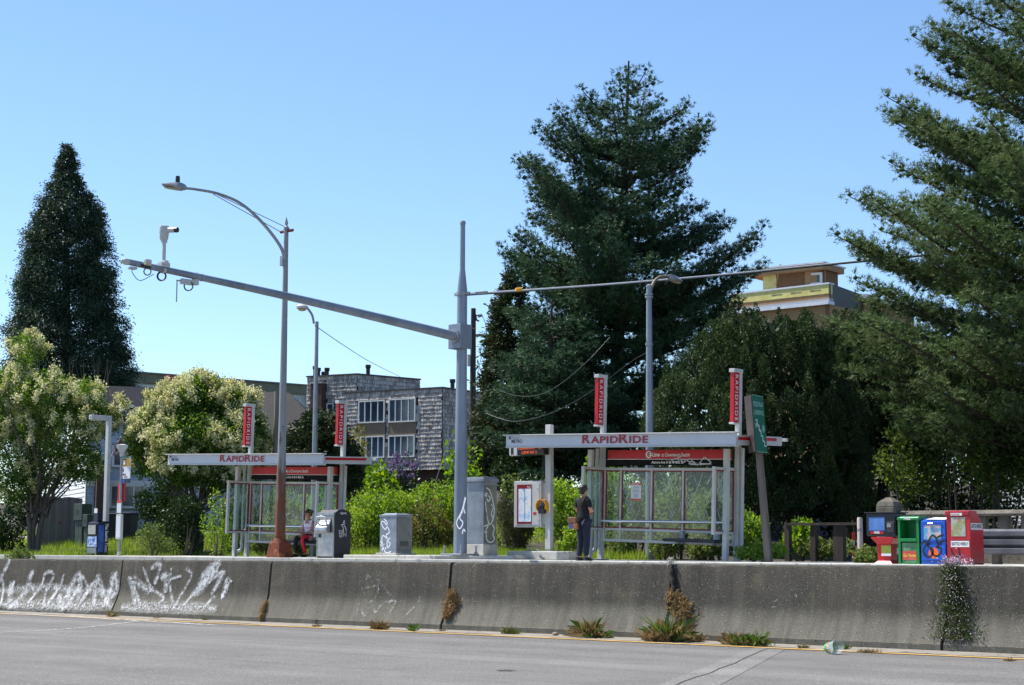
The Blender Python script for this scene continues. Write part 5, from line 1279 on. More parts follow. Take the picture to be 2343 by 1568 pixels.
def outward(A, B):
    d_ = flat(B - A).normalized(); n = Vector((d_.y, -d_.x, 0))
    return n if n.dot(-flat(A)) > 0 else -n
class Wall:
    """coordinates on an upright wall from A to B"""
    def __init__(s, A, B): s.A, s.B = flat(A), flat(B); s.L = (s.B - s.A).length; s.t = (s.B - s.A).normalized(); s.n = outward(A, B)
    def uv(s, px, py):
        d_ = ray(px, py); k = s.A.dot(s.n) / d_.dot(s.n); p = d_ * k
        return (p - s.A).dot(s.t), CZ + p.z
    def box(s, u0, u1, z0, z1, o0, o1, m=None):
        m = m or MB()
        P_ = [s.A + s.t * u + Vector((0, 0, z)) + s.n * o for o in (o0, o1) for (u, z) in ((u0, z0), (u1, z0), (u1, z1), (u0, z1))]
        return m.add(P_, [(0, 1, 2, 3), (7, 6, 5, 4), (0, 4, 5, 1), (1, 5, 6, 2), (2, 6, 7, 3), (3, 7, 4, 0)])
def window(par, W, u0, u1, z0, z1, bars=(0.5,), glass=None, frame=None, fw=0.07):
    f = MB()
    W.box(u0, u1, z1 - fw, z1, 0.03, 0.12, f); W.box(u0, u1, z0, z0 + fw, 0.03, 0.13, f)
    W.box(u0, u0 + fw, z0 + fw, z1 - fw, 0.03, 0.12, f); W.box(u1 - fw, u1, z0 + fw, z1 - fw, 0.03, 0.12, f)
    for b in bars:
        c = u0 + (u1 - u0) * b; W.box(c - fw * 0.35, c + fw * 0.35, z0 + fw, z1 - fw, 0.03, 0.11, f)
    wn_ = part('window', f, frame or frame_w, par)
    ed = [0] + list(bars) + [1]
    for a, b in zip(ed[:-1], ed[1:]):
        part('pane', W.box(u0 + (u1 - u0) * a + fw * 0.4, u0 + (u1 - u0) * b - fw * 0.4, z0 + fw, z1 - fw, 0.028, 0.05), glass or glass_dark, wn_)
    return wn_
def boards(par, W, u0, u1, z0, z1, step, mat, holes=(), name='siding_board'):
    """lapped boards, each its own piece, tilted so that the lower edge stands proud"""
    n = int(round((z1 - z0) / step))
    for i in range(n):
        za, zb = z0 + i * step, z0 + (i + 1) * step
        segs = [(u0, u1)]
        for (a, b, c, d_) in holes:
            if zb > c and za < d_:
                ns = []
                for (p, q) in segs:
                    if b <= p or a >= q: ns.append((p, q))
                    else:
                        if a > p: ns.append((p, a))
                        if b < q: ns.append((b, q))
                segs = ns
        for (p, q) in segs:
            if q - p < 0.05: continue
            m = MB(); lo = [W.A + W.t * u + Vector((0, 0, za)) + W.n * o for u, o in ((p, 0.004), (q, 0.004), (q, 0.034), (p, 0.034))]
            hi = [W.A + W.t * u + Vector((0, 0, zb + 0.004)) + W.n * o for u, o in ((p, 0.004), (q, 0.004), (q, 0.012), (p, 0.012))]
            m.add(lo + hi, [(0, 3, 2, 1), (4, 5, 6, 7), (0, 1, 5, 4), (1, 2, 6, 5), (2, 3, 7, 6), (3, 0, 4, 7)])
            part(name, m, mat, par)

# ---- shingled apartment block
c_r = at_d(1012, 889, 112.0); c_l = at_d(790, 900, 116.2)
ZT = (c_r.z + c_l.z) / 2
nrm = outward(c_l, c_r)
t = thing('shingled_apartments', 'weathered grey cedar-shingled apartment block with white windows behind the hedge', 'building', (c_l.x, c_l.y, 0.0))
bk = -nrm * 7.0
zf_ = at_d(1012, 1075, 112.0).z
Wf = Wall(c_l, c_r); Wr = Wall(c_r, c_r + bk)
# two storey front block
m = MB(); f0 = [flat(c_l), flat(c_r), flat(c_r + bk), flat(c_l + bk)]
m.add([p + Vector((0, 0, zf_)) for p in f0] + [p + Vector((0, 0, ZT)) for p in f0], [(0, 3, 2, 1), (4, 5, 6, 7), (0, 1, 5, 4), (1, 2, 6, 5), (2, 3, 7, 6), (3, 0, 4, 7)])
part('wall', m, wall_dark, t)
m = MB(); ins = [p + nrm * -0.6 for p in f0]
m.add([p + Vector((0, 0, 0.5)) for p in ins] + [p + Vector((0, 0, zf_ - 0.01)) for p in ins], [(0, 3, 2, 1), (4, 5, 6, 7), (0, 1, 5, 4), (1, 2, 6, 5), (2, 3, 7, 6), (3, 0, 4, 7)])
part('undercroft', m, pm('undercroft_brown', srgb(54, 40, 36), srgb(70, 52, 46), 3, 0.9), t)
# taller block behind
k0 = at_d(703, 863, 119.0); k1 = at_d(817, 857.5, 117.0); k2 = at_d(960, 870, 120.6)
ZU = k1.z; k3 = k0 + (k2 - k1)
m = MB(); f1 = [flat(k0), flat(k1), flat(k2), flat(k3)]
m.add([p + Vector((0, 0, 0.8)) for p in f1] + [p + Vector((0, 0, ZU)) for p in f1], [(0, 3, 2, 1), (4, 5, 6, 7), (0, 1, 5, 4), (1, 2, 6, 5), (2, 3, 7, 6), (3, 0, 4, 7)])
part('tower_wall', m, wall_dark, t)
Wu = Wall(k0, k1); Wv = Wall(k1, k2)
cop = MB()
for W, zz_ in ((Wf, ZT), (Wr, ZT), (Wu, ZU), (Wv, ZU)): W.box(-0.05, W.L + 0.05, zz_ + 0.0, zz_ + 0.09, -0.12, 0.10, cop)
part('parapet_trim', cop, pm('trim_dark', srgb(66, 66, 70), None, rough=0.7), t)
wins = [(821.5, 881.3, 966.8, 918.2), (891, 951.7, 965, 913.7), (826, 880.5, 1048, 999), (890, 950, 1046, 997)]
holes = []
for (xa, xb, yb_, ya) in wins:
    u0, z1 = Wf.uv(xa, ya); u1, z0 = Wf.uv(xb, yb_)
    holes.append((u0 - 0.04, u1 + 0.04, z0, z1)); window(t, Wf, u0, u1, z0, z1, (0.25, 0.48, 0.74), fw=0.085)
for i in (0, 1):
    u0, u1 = holes[i][0], holes[i][1]; za, zb2 = holes[i + 2][3], holes[i][2]
    part('spandrel_panel', Wf.box(u0, u1, za + 0.01, zb2 - 0.01, 0.0, 0.05), pm('spandrel_tan', srgb(128, 112, 92), srgb(118, 102, 84), 3, 0.8), t)
    holes.append((u0, u1, za, zb2))
ua, z1 = Wu.uv(748.6, 923.4); ub, z0 = Wu.uv(764, 970)
window(t, Wu, ua, ub, z0, z1, (), fw=0.07); uh = [(ua, ub, z0, z1)]
ua, z1 = Wu.uv(721, 880); ub, z0 = Wu.uv(745, 980)
brick_m = pm('dark_brick', srgb(98, 72, 62), srgb(74, 56, 50), 9, 0.9, 0, 0.3, 40)
part('chimney', Wu.box(ua, ub, 1.5, z1, 0.03, 0.55), brick_m, t)
part('chimney_cap', Wu.box(ua - 0.05, ub + 0.05, z1 + 0.002, z1 + 0.12, 0.0, 0.6), concrete, t)
for px, py, D_ in ((842, 835, 118.5), (728, 842, 120), (741, 851, 120), (721, 838, 121), (1035, 868, 114), (748, 842, 121)):
    p = at_d(px, py, D_); m = MB()._lathe((p.x, p.y, 0), [(0.14, p.z - 1.9 if px == 842 else p.z - 1.2), (0.14, p.z - 0.25), (0.19, p.z - 0.2), (0.19, p.z)], 10)
    part('flue', m, pm('flue_black', (0.02, 0.02, 0.022), None, rough=0.6), t, sm=40)
# shingles: every course built; the front ones are single pieces
unit = MB().add([(-0.5, 0, 0), (0.5, 0, 0), (0.5, 1, 0), (-0.5, 1, 0), (-0.5, 0, 1), (0.5, 0, 1), (0.5, 0.12, 1), (-0.5, 0.12, 1)], [(0, 3, 2, 1), (4, 5, 6, 7), (0, 1, 5, 4), (1, 2, 6, 5), (2, 3, 7, 6), (3, 0, 4, 7)]).mesh('shingle')
units = []
for mm in shingle_m:
    u_ = unit.copy(); u_.materials.append(mm); units.append(u_)
rs = random.Random(5); count = 0; rest = [MB(), MB(), MB()]
def shingles(W, u0, u1, z0, z1, hls, cs=0.26):
    global count
    n = int((z1 - z0) / cs)
    for i in range(n):
        za = z1 - (i + 1) * cs; u = u0 - rs.random() * 0.2
        while u < u1:
            wd = rs.uniform(0.14, 0.30); a, b = max(u, u0), min(u + wd - 0.022, u1); u += wd
            if b - a < 0.05: continue
            mid = (a + b) / 2; zm = za + cs / 2
            if any(h[0] - 0.02 < mid < h[1] + 0.02 and h[2] - 0.05 < zm < h[3] + 0.05 for h in hls): continue
            k = rs.randrange(3); drop = rs.uniform(-0.012, 0.02); th = rs.uniform(0.045, 0.075)
            c = W.A + W.t * mid + Vector((0, 0, za - drop)) + W.n * 0.006
            if count < 300 and W is Wf:
                count += 1
                o = bpy.data.objects.new('shingle', units[k]); link(o); o.parent = t
                R_ = Matrix((W.t, W.n, Vector((0, 0, 1)))).transposed().to_4x4()
                o.matrix_local = Matrix.Translation(c - ORG[t.name]) @ R_ @ Matrix.Diagonal((b - a, th, cs + 0.01 + drop, 1))
            else:
                
                q = [W.A + W.t * u_ + Vector((0, 0, z_)) + W.n * o_ for z_, o_ in ((za - drop, 0.006 + th), (za + cs + 0.005, 0.006 + th * 0.12)) for u_ in (a, b)]
                q2 = [W.A + W.t * u_ + Vector((0, 0, za - drop)) + W.n * 0.006 for u_ in (a, b)]
                rest[k].add(q + q2, [(0, 1, 3, 2), (4, 5, 1, 0)])
shingles(Wf, 0, Wf.L, zf_, ZT, holes)
shingles(Wr, 0, Wr.L, zf_, ZT, [])
shingles(Wu, 0, Wu.L, 3.5, ZU, uh + [(ua - 0.05, ub + 0.05, 1, z1 + 0.1)])
shingles(Wv, 0, Wv.L, ZT - 0.3, ZU, [])
for k in range(3): tag(part('shingle_cladding', rest[k], shingle_m[k], t, fix=False), kind='stuff')

# ---- white sided house at the left, its shaded side coloured blue
white_b = pm('siding_white', srgb(216, 218, 220), srgb(204, 207, 210), 3, 0.6)
blue_shade_b = pm('siding_shaded_blue', srgb(178, 190, 206), srgb(166, 180, 198), 3, 0.6)  # shade on the white siding, put into the boards as pale blue
roof_d = pm('roof_dark_shingle', srgb(36, 37, 42), srgb(50, 50, 55), 9, 0.95, 0, 0.2, 14, stretch=(1, 1, 5), spec=0.08)
D = 68.0
c0 = flat(at_d(196, 1200, D)); tw = Vector((-0.9, 0.436, 0)).normalized(); tb_ = Vector((0.436, 0.9, 0)).normalized()
z0 = float(gz(c0.x, c0.y)) - 0.3; ze = at_d(196, 958, D).z
t = thing('sided_house', 'two-storey house with white siding, shaded side tinted blue, behind the cream blossom trees', 'house', (c0.x, c0.y, z0))
Wa = Wall(c0 + tw * 8.0, c0); Wb = Wall(c0, c0 + tb_ * 5.4)
m = MB(); f0 = [c0 + tw * 8, c0, c0 + tb_ * 5.4, c0 + tb_ * 5.4 + tw * 8]
m.add([p + Vector((0, 0, z0)) for p in f0] + [p + Vector((0, 0, ze)) for p in f0], [(0, 3, 2, 1), (4, 5, 6, 7), (0, 1, 5, 4), (1, 2, 6, 5), (2, 3, 7, 6), (3, 0, 4, 7)])
part('wall', m, pm('house_wall', srgb(150, 156, 164), None, rough=0.8), t)
hb = []
u0, z1 = Wb.uv(250, 1106); u1, zz0 = Wb.uv(330, 1164); hb.append((u0, u1, zz0, z1)); window(t, Wb, u0, u1, zz0, z1, (0.35, 0.68), fw=0.09)
u0, z1 = Wb.uv(256, 1019); u1, zz0 = Wb.uv(282, 1070); hb.append((u0, u1, zz0, z1)); window(t, Wb, u0, u1, zz0, z1, (), fw=0.09)
u0, z1 = Wb.uv(430, 1020); u1, zz0 = Wb.uv(460, 1070); hb.append((u0, u1, zz0, z1)); window(t, Wb, u0, u1, zz0, z1, (0.5,), fw=0.09)
boards(t, Wb, 0.0, Wb.L, z0 + 0.6, ze, 0.165, blue_shade_b, hb)
ha = []
for (a_, b_) in ((1.2, 2.3), (4.6, 5.6)): ha.append((a_, b_, z0 + 3.3, z0 + 4.5)); window(t, Wa, a_, b_, z0 + 3.3, z0 + 4.5, (0.5,), fw=0.09)
boards(t, Wa, 0.0, Wa.L, z0 + 0.4, ze, 0.175, white_b, ha)
part('trim_board', Wb.box(0.0, 5.3, Wb.uv(260, 1104)[1] - 0.16, Wb.uv(260, 1104)[1] + 0.08, 0.036, 0.10), frame_w, t)
part('corner_board', Wa.box(Wa.L - 0.14, Wa.L + 0.05, z0, ze, 0.036, 0.06), frame_w, t)
u0, z1 = Wb.uv(217, 1066); u1, _ = Wb.uv(241, 1066)
part('chimney', Wb.box(u0, u1, z0, z1, 0.04, 0.55), brick_m, t)
# roof: ridge runs with the blue-tinted shaded wall; a small gable dormer stands over the window
rdg = c0 + tw * 4.0; zrid = ze + 1.55
e_ = 0.35
def rp(u_, s_, z_): return c0 + tb_ * u_ + tw * s_ + Vector((0, 0, z_))
rf = MB(); pts = [rp(-0.4, -e_, ze - 0.12), rp(5.8, -e_, ze - 0.12), rp(5.8, 4, zrid), rp(-0.4, 4, zrid), rp(-0.4, 8 + e_, ze - 0.12), rp(5.8, 8 + e_, ze - 0.12)]
rf.add(pts + [p + Vector((0, 0, 0.12)) for p in pts], [(0, 1, 2, 3), (3, 2, 5, 4), (6, 9, 8, 7), (9, 10, 11, 8), (0, 6, 7, 1), (4, 5, 11, 10), (0, 3, 9, 6), (3, 4, 10, 9), (1, 7, 8, 2), (2, 8, 11, 5)])
roof = part('roof', rf, roof_d, t)
gb = MB(); gb.add([rp(0, 0, ze), rp(0, 8, ze), rp(0, 4, zrid - 0.1), rp(0.05, 0, ze), rp(0.05, 8, ze), rp(0.05, 4, zrid - 0.1)], [(0, 1, 2), (5, 4, 3)])
part('gable', gb, white_b, t)
ud, _ = Wb.uv(297, 950); zp = Wb.uv(297, 934)[1]
dm = MB(); dm.add([rp(ud - 1.2, -0.03, ze - 0.3), rp(ud + 1.2, -0.03, ze - 0.3), rp(ud, -0.03, zp), rp(ud - 1.2, 3, ze - 0.3), rp(ud + 1.2, 3, ze - 0.3), rp(ud, 3, zp)], [(0, 1, 2), (0, 2, 5, 3), (1, 4, 5, 2)])
part('dormer', dm, blue_shade_b, t)
dr = MB()
for s_ in (-1, 1):
    a_, b_ = rp(ud + s_ * 1.45, -0.35, ze - 0.45), rp(ud, -0.35, zp + 0.07); c_, d_ = rp(ud, 3, zp + 0.07), rp(ud + s_ * 1.45, 3, ze - 0.45)
    q = [a_, b_, c_, d_]; dr.add(q + [p + Vector((0, 0, 0.1)) for p in q], [(0, 1, 2, 3), (7, 6, 5, 4), (0, 4, 5, 1), (1, 5, 6, 2), (2, 6, 7, 3), (3, 7, 4, 0)])
part('dormer_roof', dr, roof_d, t)
part('barge_board', MB().tube([rp(ud + 1.45, -0.37, ze - 0.43), rp(ud, -0.37, zp + 0.09)], 0.05, 4).tube([rp(ud - 1.45, -0.37, ze - 0.43), rp(ud, -0.37, zp + 0.09)], 0.05, 4), frame_w, t)
# board fence beside the house
fa = flat(at_d(88, 1210, 64.0)); fb = flat(at_d(186, 1195, 66.5)); Wk = Wall(fa, fb); zg = float(gz(fa.x, fa.y))
t = thing('board_fence', 'weathered grey board fence beside the white sided house', 'fence', (fa.x, fa.y, zg))
n = 11; zt_ = at_d(120, 1137, 65.0).z
for i in range(n):
    u0 = Wk.L * i / n; r_ = rs.uniform(-0.03, 0.03)
    part('fence_board', Wk.box(u0 + 0.006, u0 + Wk.L / n - 0.006, zg - 0.05, zt_ + r_, 0.0, 0.025), (fence_wood, greywood)[i % 2], t)
part('fence_rail', Wk.box(0, Wk.L, zg + 0.5, zg + 0.6, -0.05, -0.002), weathered, t)
part('notice', Wk.box(Wk.L * 0.44, Wk.L * 0.5, zg + 0.95, zg + 1.02, 0.026, 0.03), redsign, t)
for k, (bx_, lb_) in enumerate(((262, 'dark wheeled bin below the house window, left one'), (292, 'dark wheeled bin below the house window, right one'))):
    bp_ = flat(at_d(bx_, 1200, 65.5)); zb_ = float(gz(bp_.x, bp_.y))
    t = thing('wheeled_bin', lb_, 'bin', (bp_.x, bp_.y, zb_), (0, 0, 0.4), 'dark wheeled bins by the house')
    part('body', MB().frustum((0, 0), 0.46, 0.5, 0.58, 0.66, 0.05, 0.98), pm('bin_dark', srgb(30, 34, 38), None, rough=0.6), t, w=False, bevel=0.03)
    part('lid', MB().box(-0.31, 0.31, -0.36, 0.36, 0.982, 1.04), pm('bin_dark', srgb(30, 34, 38)), t, w=False, bevel=0.02)
    for s_ in (-1, 1): part('wheel', MB().tube([(s_ * 0.26, 0.24, 0.1), (s_ * 0.31, 0.24, 0.1)], 0.1, 12), black, t, w=False, sm=40)
# flag on a slanted staff by the window
fp = at_d(255, 1040, 66.5)
t = thing('house_flag', 'small striped flag on a slanted staff hanging by the house window', 'flag', fp)
fl = lambda px, py: at_d(px, py, 66.5) - fp
part('staff', MB().tube([fl(248, 1058), fl(284, 985)], 0.02, 6), white_metal, t, w=False)
cl = MB(); q = [fl(256, 1040), fl(264, 1010), fl(279, 1002), fl(281, 1016), fl(270, 1028)]
cl.add(q + [p + Vector((0.05, 0.1, -0.06)) for p in q], [(0, 1, 2, 3, 4), (9, 8, 7, 6, 5)] + [(k, k + 5, (k + 1) % 5 + 5, (k + 1) % 5) for k in range(5)])
part('cloth', cl, pm('flag_cloth', srgb(150, 60, 66), srgb(190, 196, 210), 6, 0.8, lo=0.42, hi=0.58), t, w=False)

# ---- grey roofed house further along
t = thing('grey_roof_house', 'house with a broad grey shingle roof behind the left shelter', 'house', flat(at_d(660, 1000, 84.0)))
P_ = lambda px, py, D_: at_d(px, py, D_)
roof_g = pm('roof_grey_shingle', srgb(56, 55, 55), srgb(70, 68, 66), 6, 0.95, 0, 0.2, 14, stretch=(1, 1, 5), spec=0.08)
q = [P_(520, 1003, 82), P_(757, 1003, 80), P_(662, 899, 86), P_(560, 894, 88)]
q2 = [P_(560, 1003, 98), P_(775, 1003, 96)]
rf = MB(); rf.add(q + [p - Vector((0, 0, 0.15)) for p in q], [(0, 1, 2, 3), (7, 6, 5, 4), (0, 4, 5, 1), (1, 5, 6, 2), (2, 6, 7, 3), (3, 7, 4, 0)])
rf.add([q[1], q2[1], q[2]], [(0, 1, 2)]); rf.add([q[2], q2[1], q2[0], q[3]], [(0, 1, 2, 3)])
part('roof', rf, roof_g, t)
gw_ = [P_(655, 1003, 79.5), P_(708, 1003, 79), P_(705, 985, 79.2), P_(700, 972, 79.4), P_(655, 974, 79.6)]
m = MB(); m.add(gw_ + [p + FWD * 3 for p in gw_], [(0, 1, 2, 3, 4)] + [(k, k + 5, (k + 1) % 5 + 5, (k + 1) % 5) for k in range(5)])
part('porch_roof', m, pm('pale_roof', srgb(128, 124, 116), srgb(116, 112, 106), 5, 0.9), t)
wl = [flat(p) for p in (P_(540, 1003, 83), P_(748, 1003, 81), P_(765, 1003, 95), P_(580, 1003, 97))]; zt_ = q[0].z
m = MB(); m.add([p + Vector((0, 0, 1.5)) for p in wl] + [p + Vector((0, 0, zt_)) for p in wl], [(0, 3, 2, 1), (4, 5, 6, 7), (0, 1, 5, 4), (1, 2, 6, 5), (2, 3, 7, 6), (3, 0, 4, 7)])
part('wall', m, pm('wall_grey_siding', srgb(150, 152, 150), srgb(136, 138, 138), 3, 0.8), t)
ch0, ch1 = P_(390, 862, 90), P_(416, 940, 90)
part('chimney', MB().box(ch0.x - 0.35, ch0.x + 0.35, ch0.y - 0.3, ch0.y + 0.4, 2.0, ch0.z - 0.25), brick_m, t)
part('chimney_pot', MB().box(ch0.x - 0.2, ch0.x + 0.2, ch0.y - 0.2, ch0.y + 0.2, ch0.z - 0.249, ch0.z + 0.05), pm('terracotta', srgb(170, 84, 58), srgb(150, 70, 50), 5, 0.8), t)
# ---- long low building on the skyline
A, B = at_d(300, 850, 128.0), at_d(735, 888, 139.0); ZL = A.z
t = thing('long_flat_building', 'long flat-roofed olive building on the skyline behind the houses', 'building', flat(A))
Wl = Wall(A, B)
part('wall', Wl.box(0, Wl.L, 1.0, ZL - 0.8, -8, 0), pm('wall_pale', srgb(196, 196, 186), srgb(184, 184, 174), 2, 0.8), t)
part('fascia', Wl.box(-0.3, Wl.L + 0.3, ZL - 0.79, ZL - 0.12, -8.3, 0.25), pm('fascia_olive', srgb(126, 126, 104), srgb(114, 114, 94), 2, 0.8), t)
part('roof_edge', Wl.box(-0.4, Wl.L + 0.4, ZL - 0.118, ZL, -8.4, 0.35), pm('roof_edge_grey', srgb(108, 108, 104), None, rough=0.8), t)
for i in range(8):
    u = 0.6 + i * Wl.L / 8; window(t, Wl, u, u + 1.5, ZL - 1.75, ZL - 0.95, (0.5,), fw=0.07, glass=pm('sky_glass', srgb(150, 180, 205), None, rough=0.1))

# ---- building under construction on the rise at the right
osb = pm('strand_board', srgb(170, 136, 98), srgb(146, 114, 80), 14, 0.9, 0, 0.2, 30)
osb_d = pm('strand_board_dark', srgb(132, 98, 66), srgb(110, 82, 56), 14, 0.9)
wrapy = pm('wrap_yellow', srgb(214, 204, 130), srgb(198, 186, 104), 3, 0.5)
wrapw = pm('wrap_white', srgb(214, 218, 224), srgb(196, 200, 208), 3, 0.5)
Z7 = lambda x, y: ((2700 + x / 3.347) / 1.6533, (950 + y / 3.347) / 1.6533)
h1 = at_d(*Z7(1400, 150), 84.0); h0 = at_d(*Z7(560, 240), 86.2); ht = h1.z
t = thing('construction_building', 'unfinished flat-roofed building of bare strand board with yellow wrap above the dark shrubs', 'building', flat(h1))
Wh = Wall(h0, h1); hb_ = flat(h1) + flat(at_d(*Z7(1640, 300), 87.5) - at_d(*Z7(1430, 300), 84.0))
Ws = Wall(h1, hb_)
zpar = at_d(*Z7(1450, 400), 83.0).z
part('wall', Wh.box(0.25, Wh.L - 0.05, zpar - 3.5, ht - 0.35, -1.5, 0), osb_d, t)
part('side_wall', Ws.box(0.05, min(Ws.L, 1.6), zpar - 3.5, ht - 0.35, -1, 0.0), osb, t)
part('roof', Wh.box(-0.5, Wh.L + 0.15, ht - 0.349, ht - 0.08, -1.8, 0.45), osb, t)
part('roof_edge', Wh.box(-0.6, Wh.L + 0.2, ht - 0.079, ht + 0.0, -1.9, 0.5), wrapw, t)
u0, z1 = Wh.uv(*Z7(1192, 290)); u1, zz0 = Wh.uv(*Z7(1380, 425))
window(t, Wh, u0, u1, zz0, z1, (), frame=frame_w, fw=0.11, glass=pm('sticker_glass', srgb(52, 74, 84), srgb(40, 110, 90), 3, 0.2))
part('wrap_patch', Wh.box(0.26, 1.0, zpar - 0.3, zpar + 0.9, 0.002, 0.012), wrapy, t)
part('brace', MB().tube([Wh.A + Wh.t * Wh.uv(*Z7(890, 190))[0] + Wh.n * 0.4 + Vector((0, 0, Wh.uv(*Z7(890, 180))[1])), Wh.A + Wh.t * Wh.uv(*Z7(822, 440))[0] + Wh.n * 0.3 + Vector((0, 0, Wh.uv(*Z7(822, 440))[1]))], 0.04, 4), osb, t)
p1 = at_d(*Z7(1455, 400), 82.6); p0 = at_d(*Z7(200, 500), 86.5); p2 = at_d(*Z7(1860, 510), 86.4)
Wp = Wall(p0, p1); Wq = Wall(p1, p2); zp1 = p1.z
zy = Wp.uv(*Z7(1440, 540))[1]; zo = Wp.uv(*Z7(1440, 600))[1]; zw = Wp.uv(*Z7(1440, 640))[1]
part('parapet_wrap', Wp.box(0, Wp.L, zy, zp1 - 0.08, -0.3, 0.06), wrapy, t)
part('parapet_cap', Wp.box(-0.1, Wp.L + 0.05, zp1 - 0.079, zp1, -0.4, 0.1), wrapw, t)
wpm = MB()
for k in range(3):
    uu = Wp.L * (0.44 + 0.19 * k); Wp.box(uu, uu + 0.28, zy + 0.16, zy + 0.24, 0.062, 0.065, wpm); Wp.box(uu + 0.30, uu + 0.62, zy + 0.17, zy + 0.22, 0.062, 0.065, wpm)
part('wrap_print', wpm, pm('print_olive', srgb(120, 116, 80), None), t)
part('board_band', Wp.box(-0.5, Wp.L, zo, zy - 0.002, -0.3, 0.03), osb, t)
part('membrane', Wp.box(-0.8, Wp.L + 0.05, zw, zo - 0.002, -0.3, 0.08), pm('membrane_grey', srgb(150, 152, 160), None, rough=0.6), t)
part('ledge', Wp.box(-1.0, Wp.L + 0.1, zw - 0.16, zw - 0.002, -0.3, 0.25), wrapw, t)
part('lower_wall', Wp.box(-1.0, Wp.L, 0.5, zw - 0.163, -8, 0.0), osb, t)
part('side_wrap', Wq.box(0.02, Wq.L, zy - 0.5, zp1 - 0.02, -0.2, 0.03), pm('wrap_black', srgb(46, 46, 52), srgb(58, 58, 62), 4, 0.6), t)
part('side_lower_wall', Wq.box(0.0, Wq.L, 0.5, zy - 0.502, -0.2, 0.0), osb_d, t)
r1 = at_d(2010, 686, 88.0); r0 = at_d(1975, 690, 86.5); r2 = at_d(2090, 700, 92.0)
Wx = Wall(r1, r2)
part('rear_wall', Wx.box(-2.0, Wx.L, 0.5, r1.z - 0.2, -3, 0.0), osb_d, t)
part('rear_roof', Wx.box(-2.3, Wx.L + 0.3, r1.z - 0.198, r1.z, -3.2, 0.3), wrapw, t)
# ---- pale sided house glimpsed through the pine at the right edge
A, B = at_d(2285, 1000, 66.0), at_d(2520, 1000, 58.0)
t = thing('pale_house', 'pale sided house glimpsed through the pine branches at the right edge', 'house', flat(A))
Wz = Wall(A, B); ztop = at_d(2300, 820, 64).z
part('wall', Wz.box(0, Wz.L, 0.0, ztop, -6, 0), pm('house_wall', srgb(150, 156, 164)), t)
hz = []
u0, z1 = Wz.uv(2312, 868); u1, zz0 = Wz.uv(2345, 950); hz.append((u0, u1, zz0, z1)); window(t, Wz, u0, u1, zz0, z1, (0.5,), fw=0.1, glass=pm('sky_glass', srgb(150, 180, 205)))
boards(t, Wz, 0, Wz.L, 1.2, ztop, 0.2, pm('siding_grey_white', srgb(170, 174, 180), srgb(156, 161, 168), 3, 0.6), hz)
part('roof', Wz.box(-0.4, Wz.L + 0.4, ztop + 0.002, ztop + 0.25, -6.4, 0.4), roof_d, t)
# ---------------------------------------------------------------- vegetation builders
def nrmz(a): return a / np.maximum(np.linalg.norm(a, axis=-1, keepdims=True), 1e-9)
def leaf_v(C, A, L, W, r, fold=0.15):
    """rhombic leaves: centre C, axis A"""
    n = len(C); A = nrmz(A); R = r.normal(size=(n, 3)); Sd = nrmz(np.cross(A, R)); N = np.cross(A, Sd)
    L = np.broadcast_to(np.asarray(L, float), (n,))[:, None]; W = np.broadcast_to(np.asarray(W, float), (n,))[:, None]
    V = np.empty((n, 4, 3))
    V[:, 0] = C - A * L * 0.5; V[:, 2] = C + A * L * 0.5 - N * L * fold * 0.5
    V[:, 1] = C + Sd * W * 0.5 + N * W * fold; V[:, 3] = C - Sd * W * 0.5 + N * W * fold
    return V
def needles_v(C, A, m, L, w, r, spread=0.9, blen=0.0):
    n = len(C); A = nrmz(A)
    d = nrmz(A[:, None, :] * r.uniform(0.25, 1.0, (n, m, 1)) + nrmz(r.normal(size=(n, m, 3))) * spread)
    s = nrmz(np.cross(d, r.normal(size=(n, m, 3)))) * (w / 2)
    ln = L * r.uniform(0.7, 1.15, (n, m, 1))
    base = C[:, None, :] + d * 0.01 + A[:, None, :] * (blen * r.random((n, m, 1)))
    V = np.stack([base - s, base + s, base + d * ln], axis=2)
    return V.reshape(-1, 3, 3)
def nz(P, f, ph=0.0):
    """cheap smooth noise in -1..1"""
    x, y, z = P[:, 0] * f, P[:, 1] * f, P[:, 2] * f
    return (np.sin(x * 1.7 + y * 0.9 + ph) + np.sin(y * 2.1 - z * 1.3 + ph * 2) + np.sin(z * 1.9 + x * 1.1 + ph * 3) + np.sin((x + y + z) * 2.7 + ph)) / 4
def put(name, V, nper, mat, parent, tint, kind=None):
    o = ORG[parent.name]
    me = arr_mesh(name, V.reshape(-1, 3) - np.array(o), nper, tint)
    ob = part(name, me, mat, parent); ob['kind'] = 'stuff'
    return ob
def limb(mb, pts, r0, r1, n=6):
    k = len(pts); mb.tube(pts, [r0 + (r1 - r0) * i / (k - 1) for i in range(k)], n)

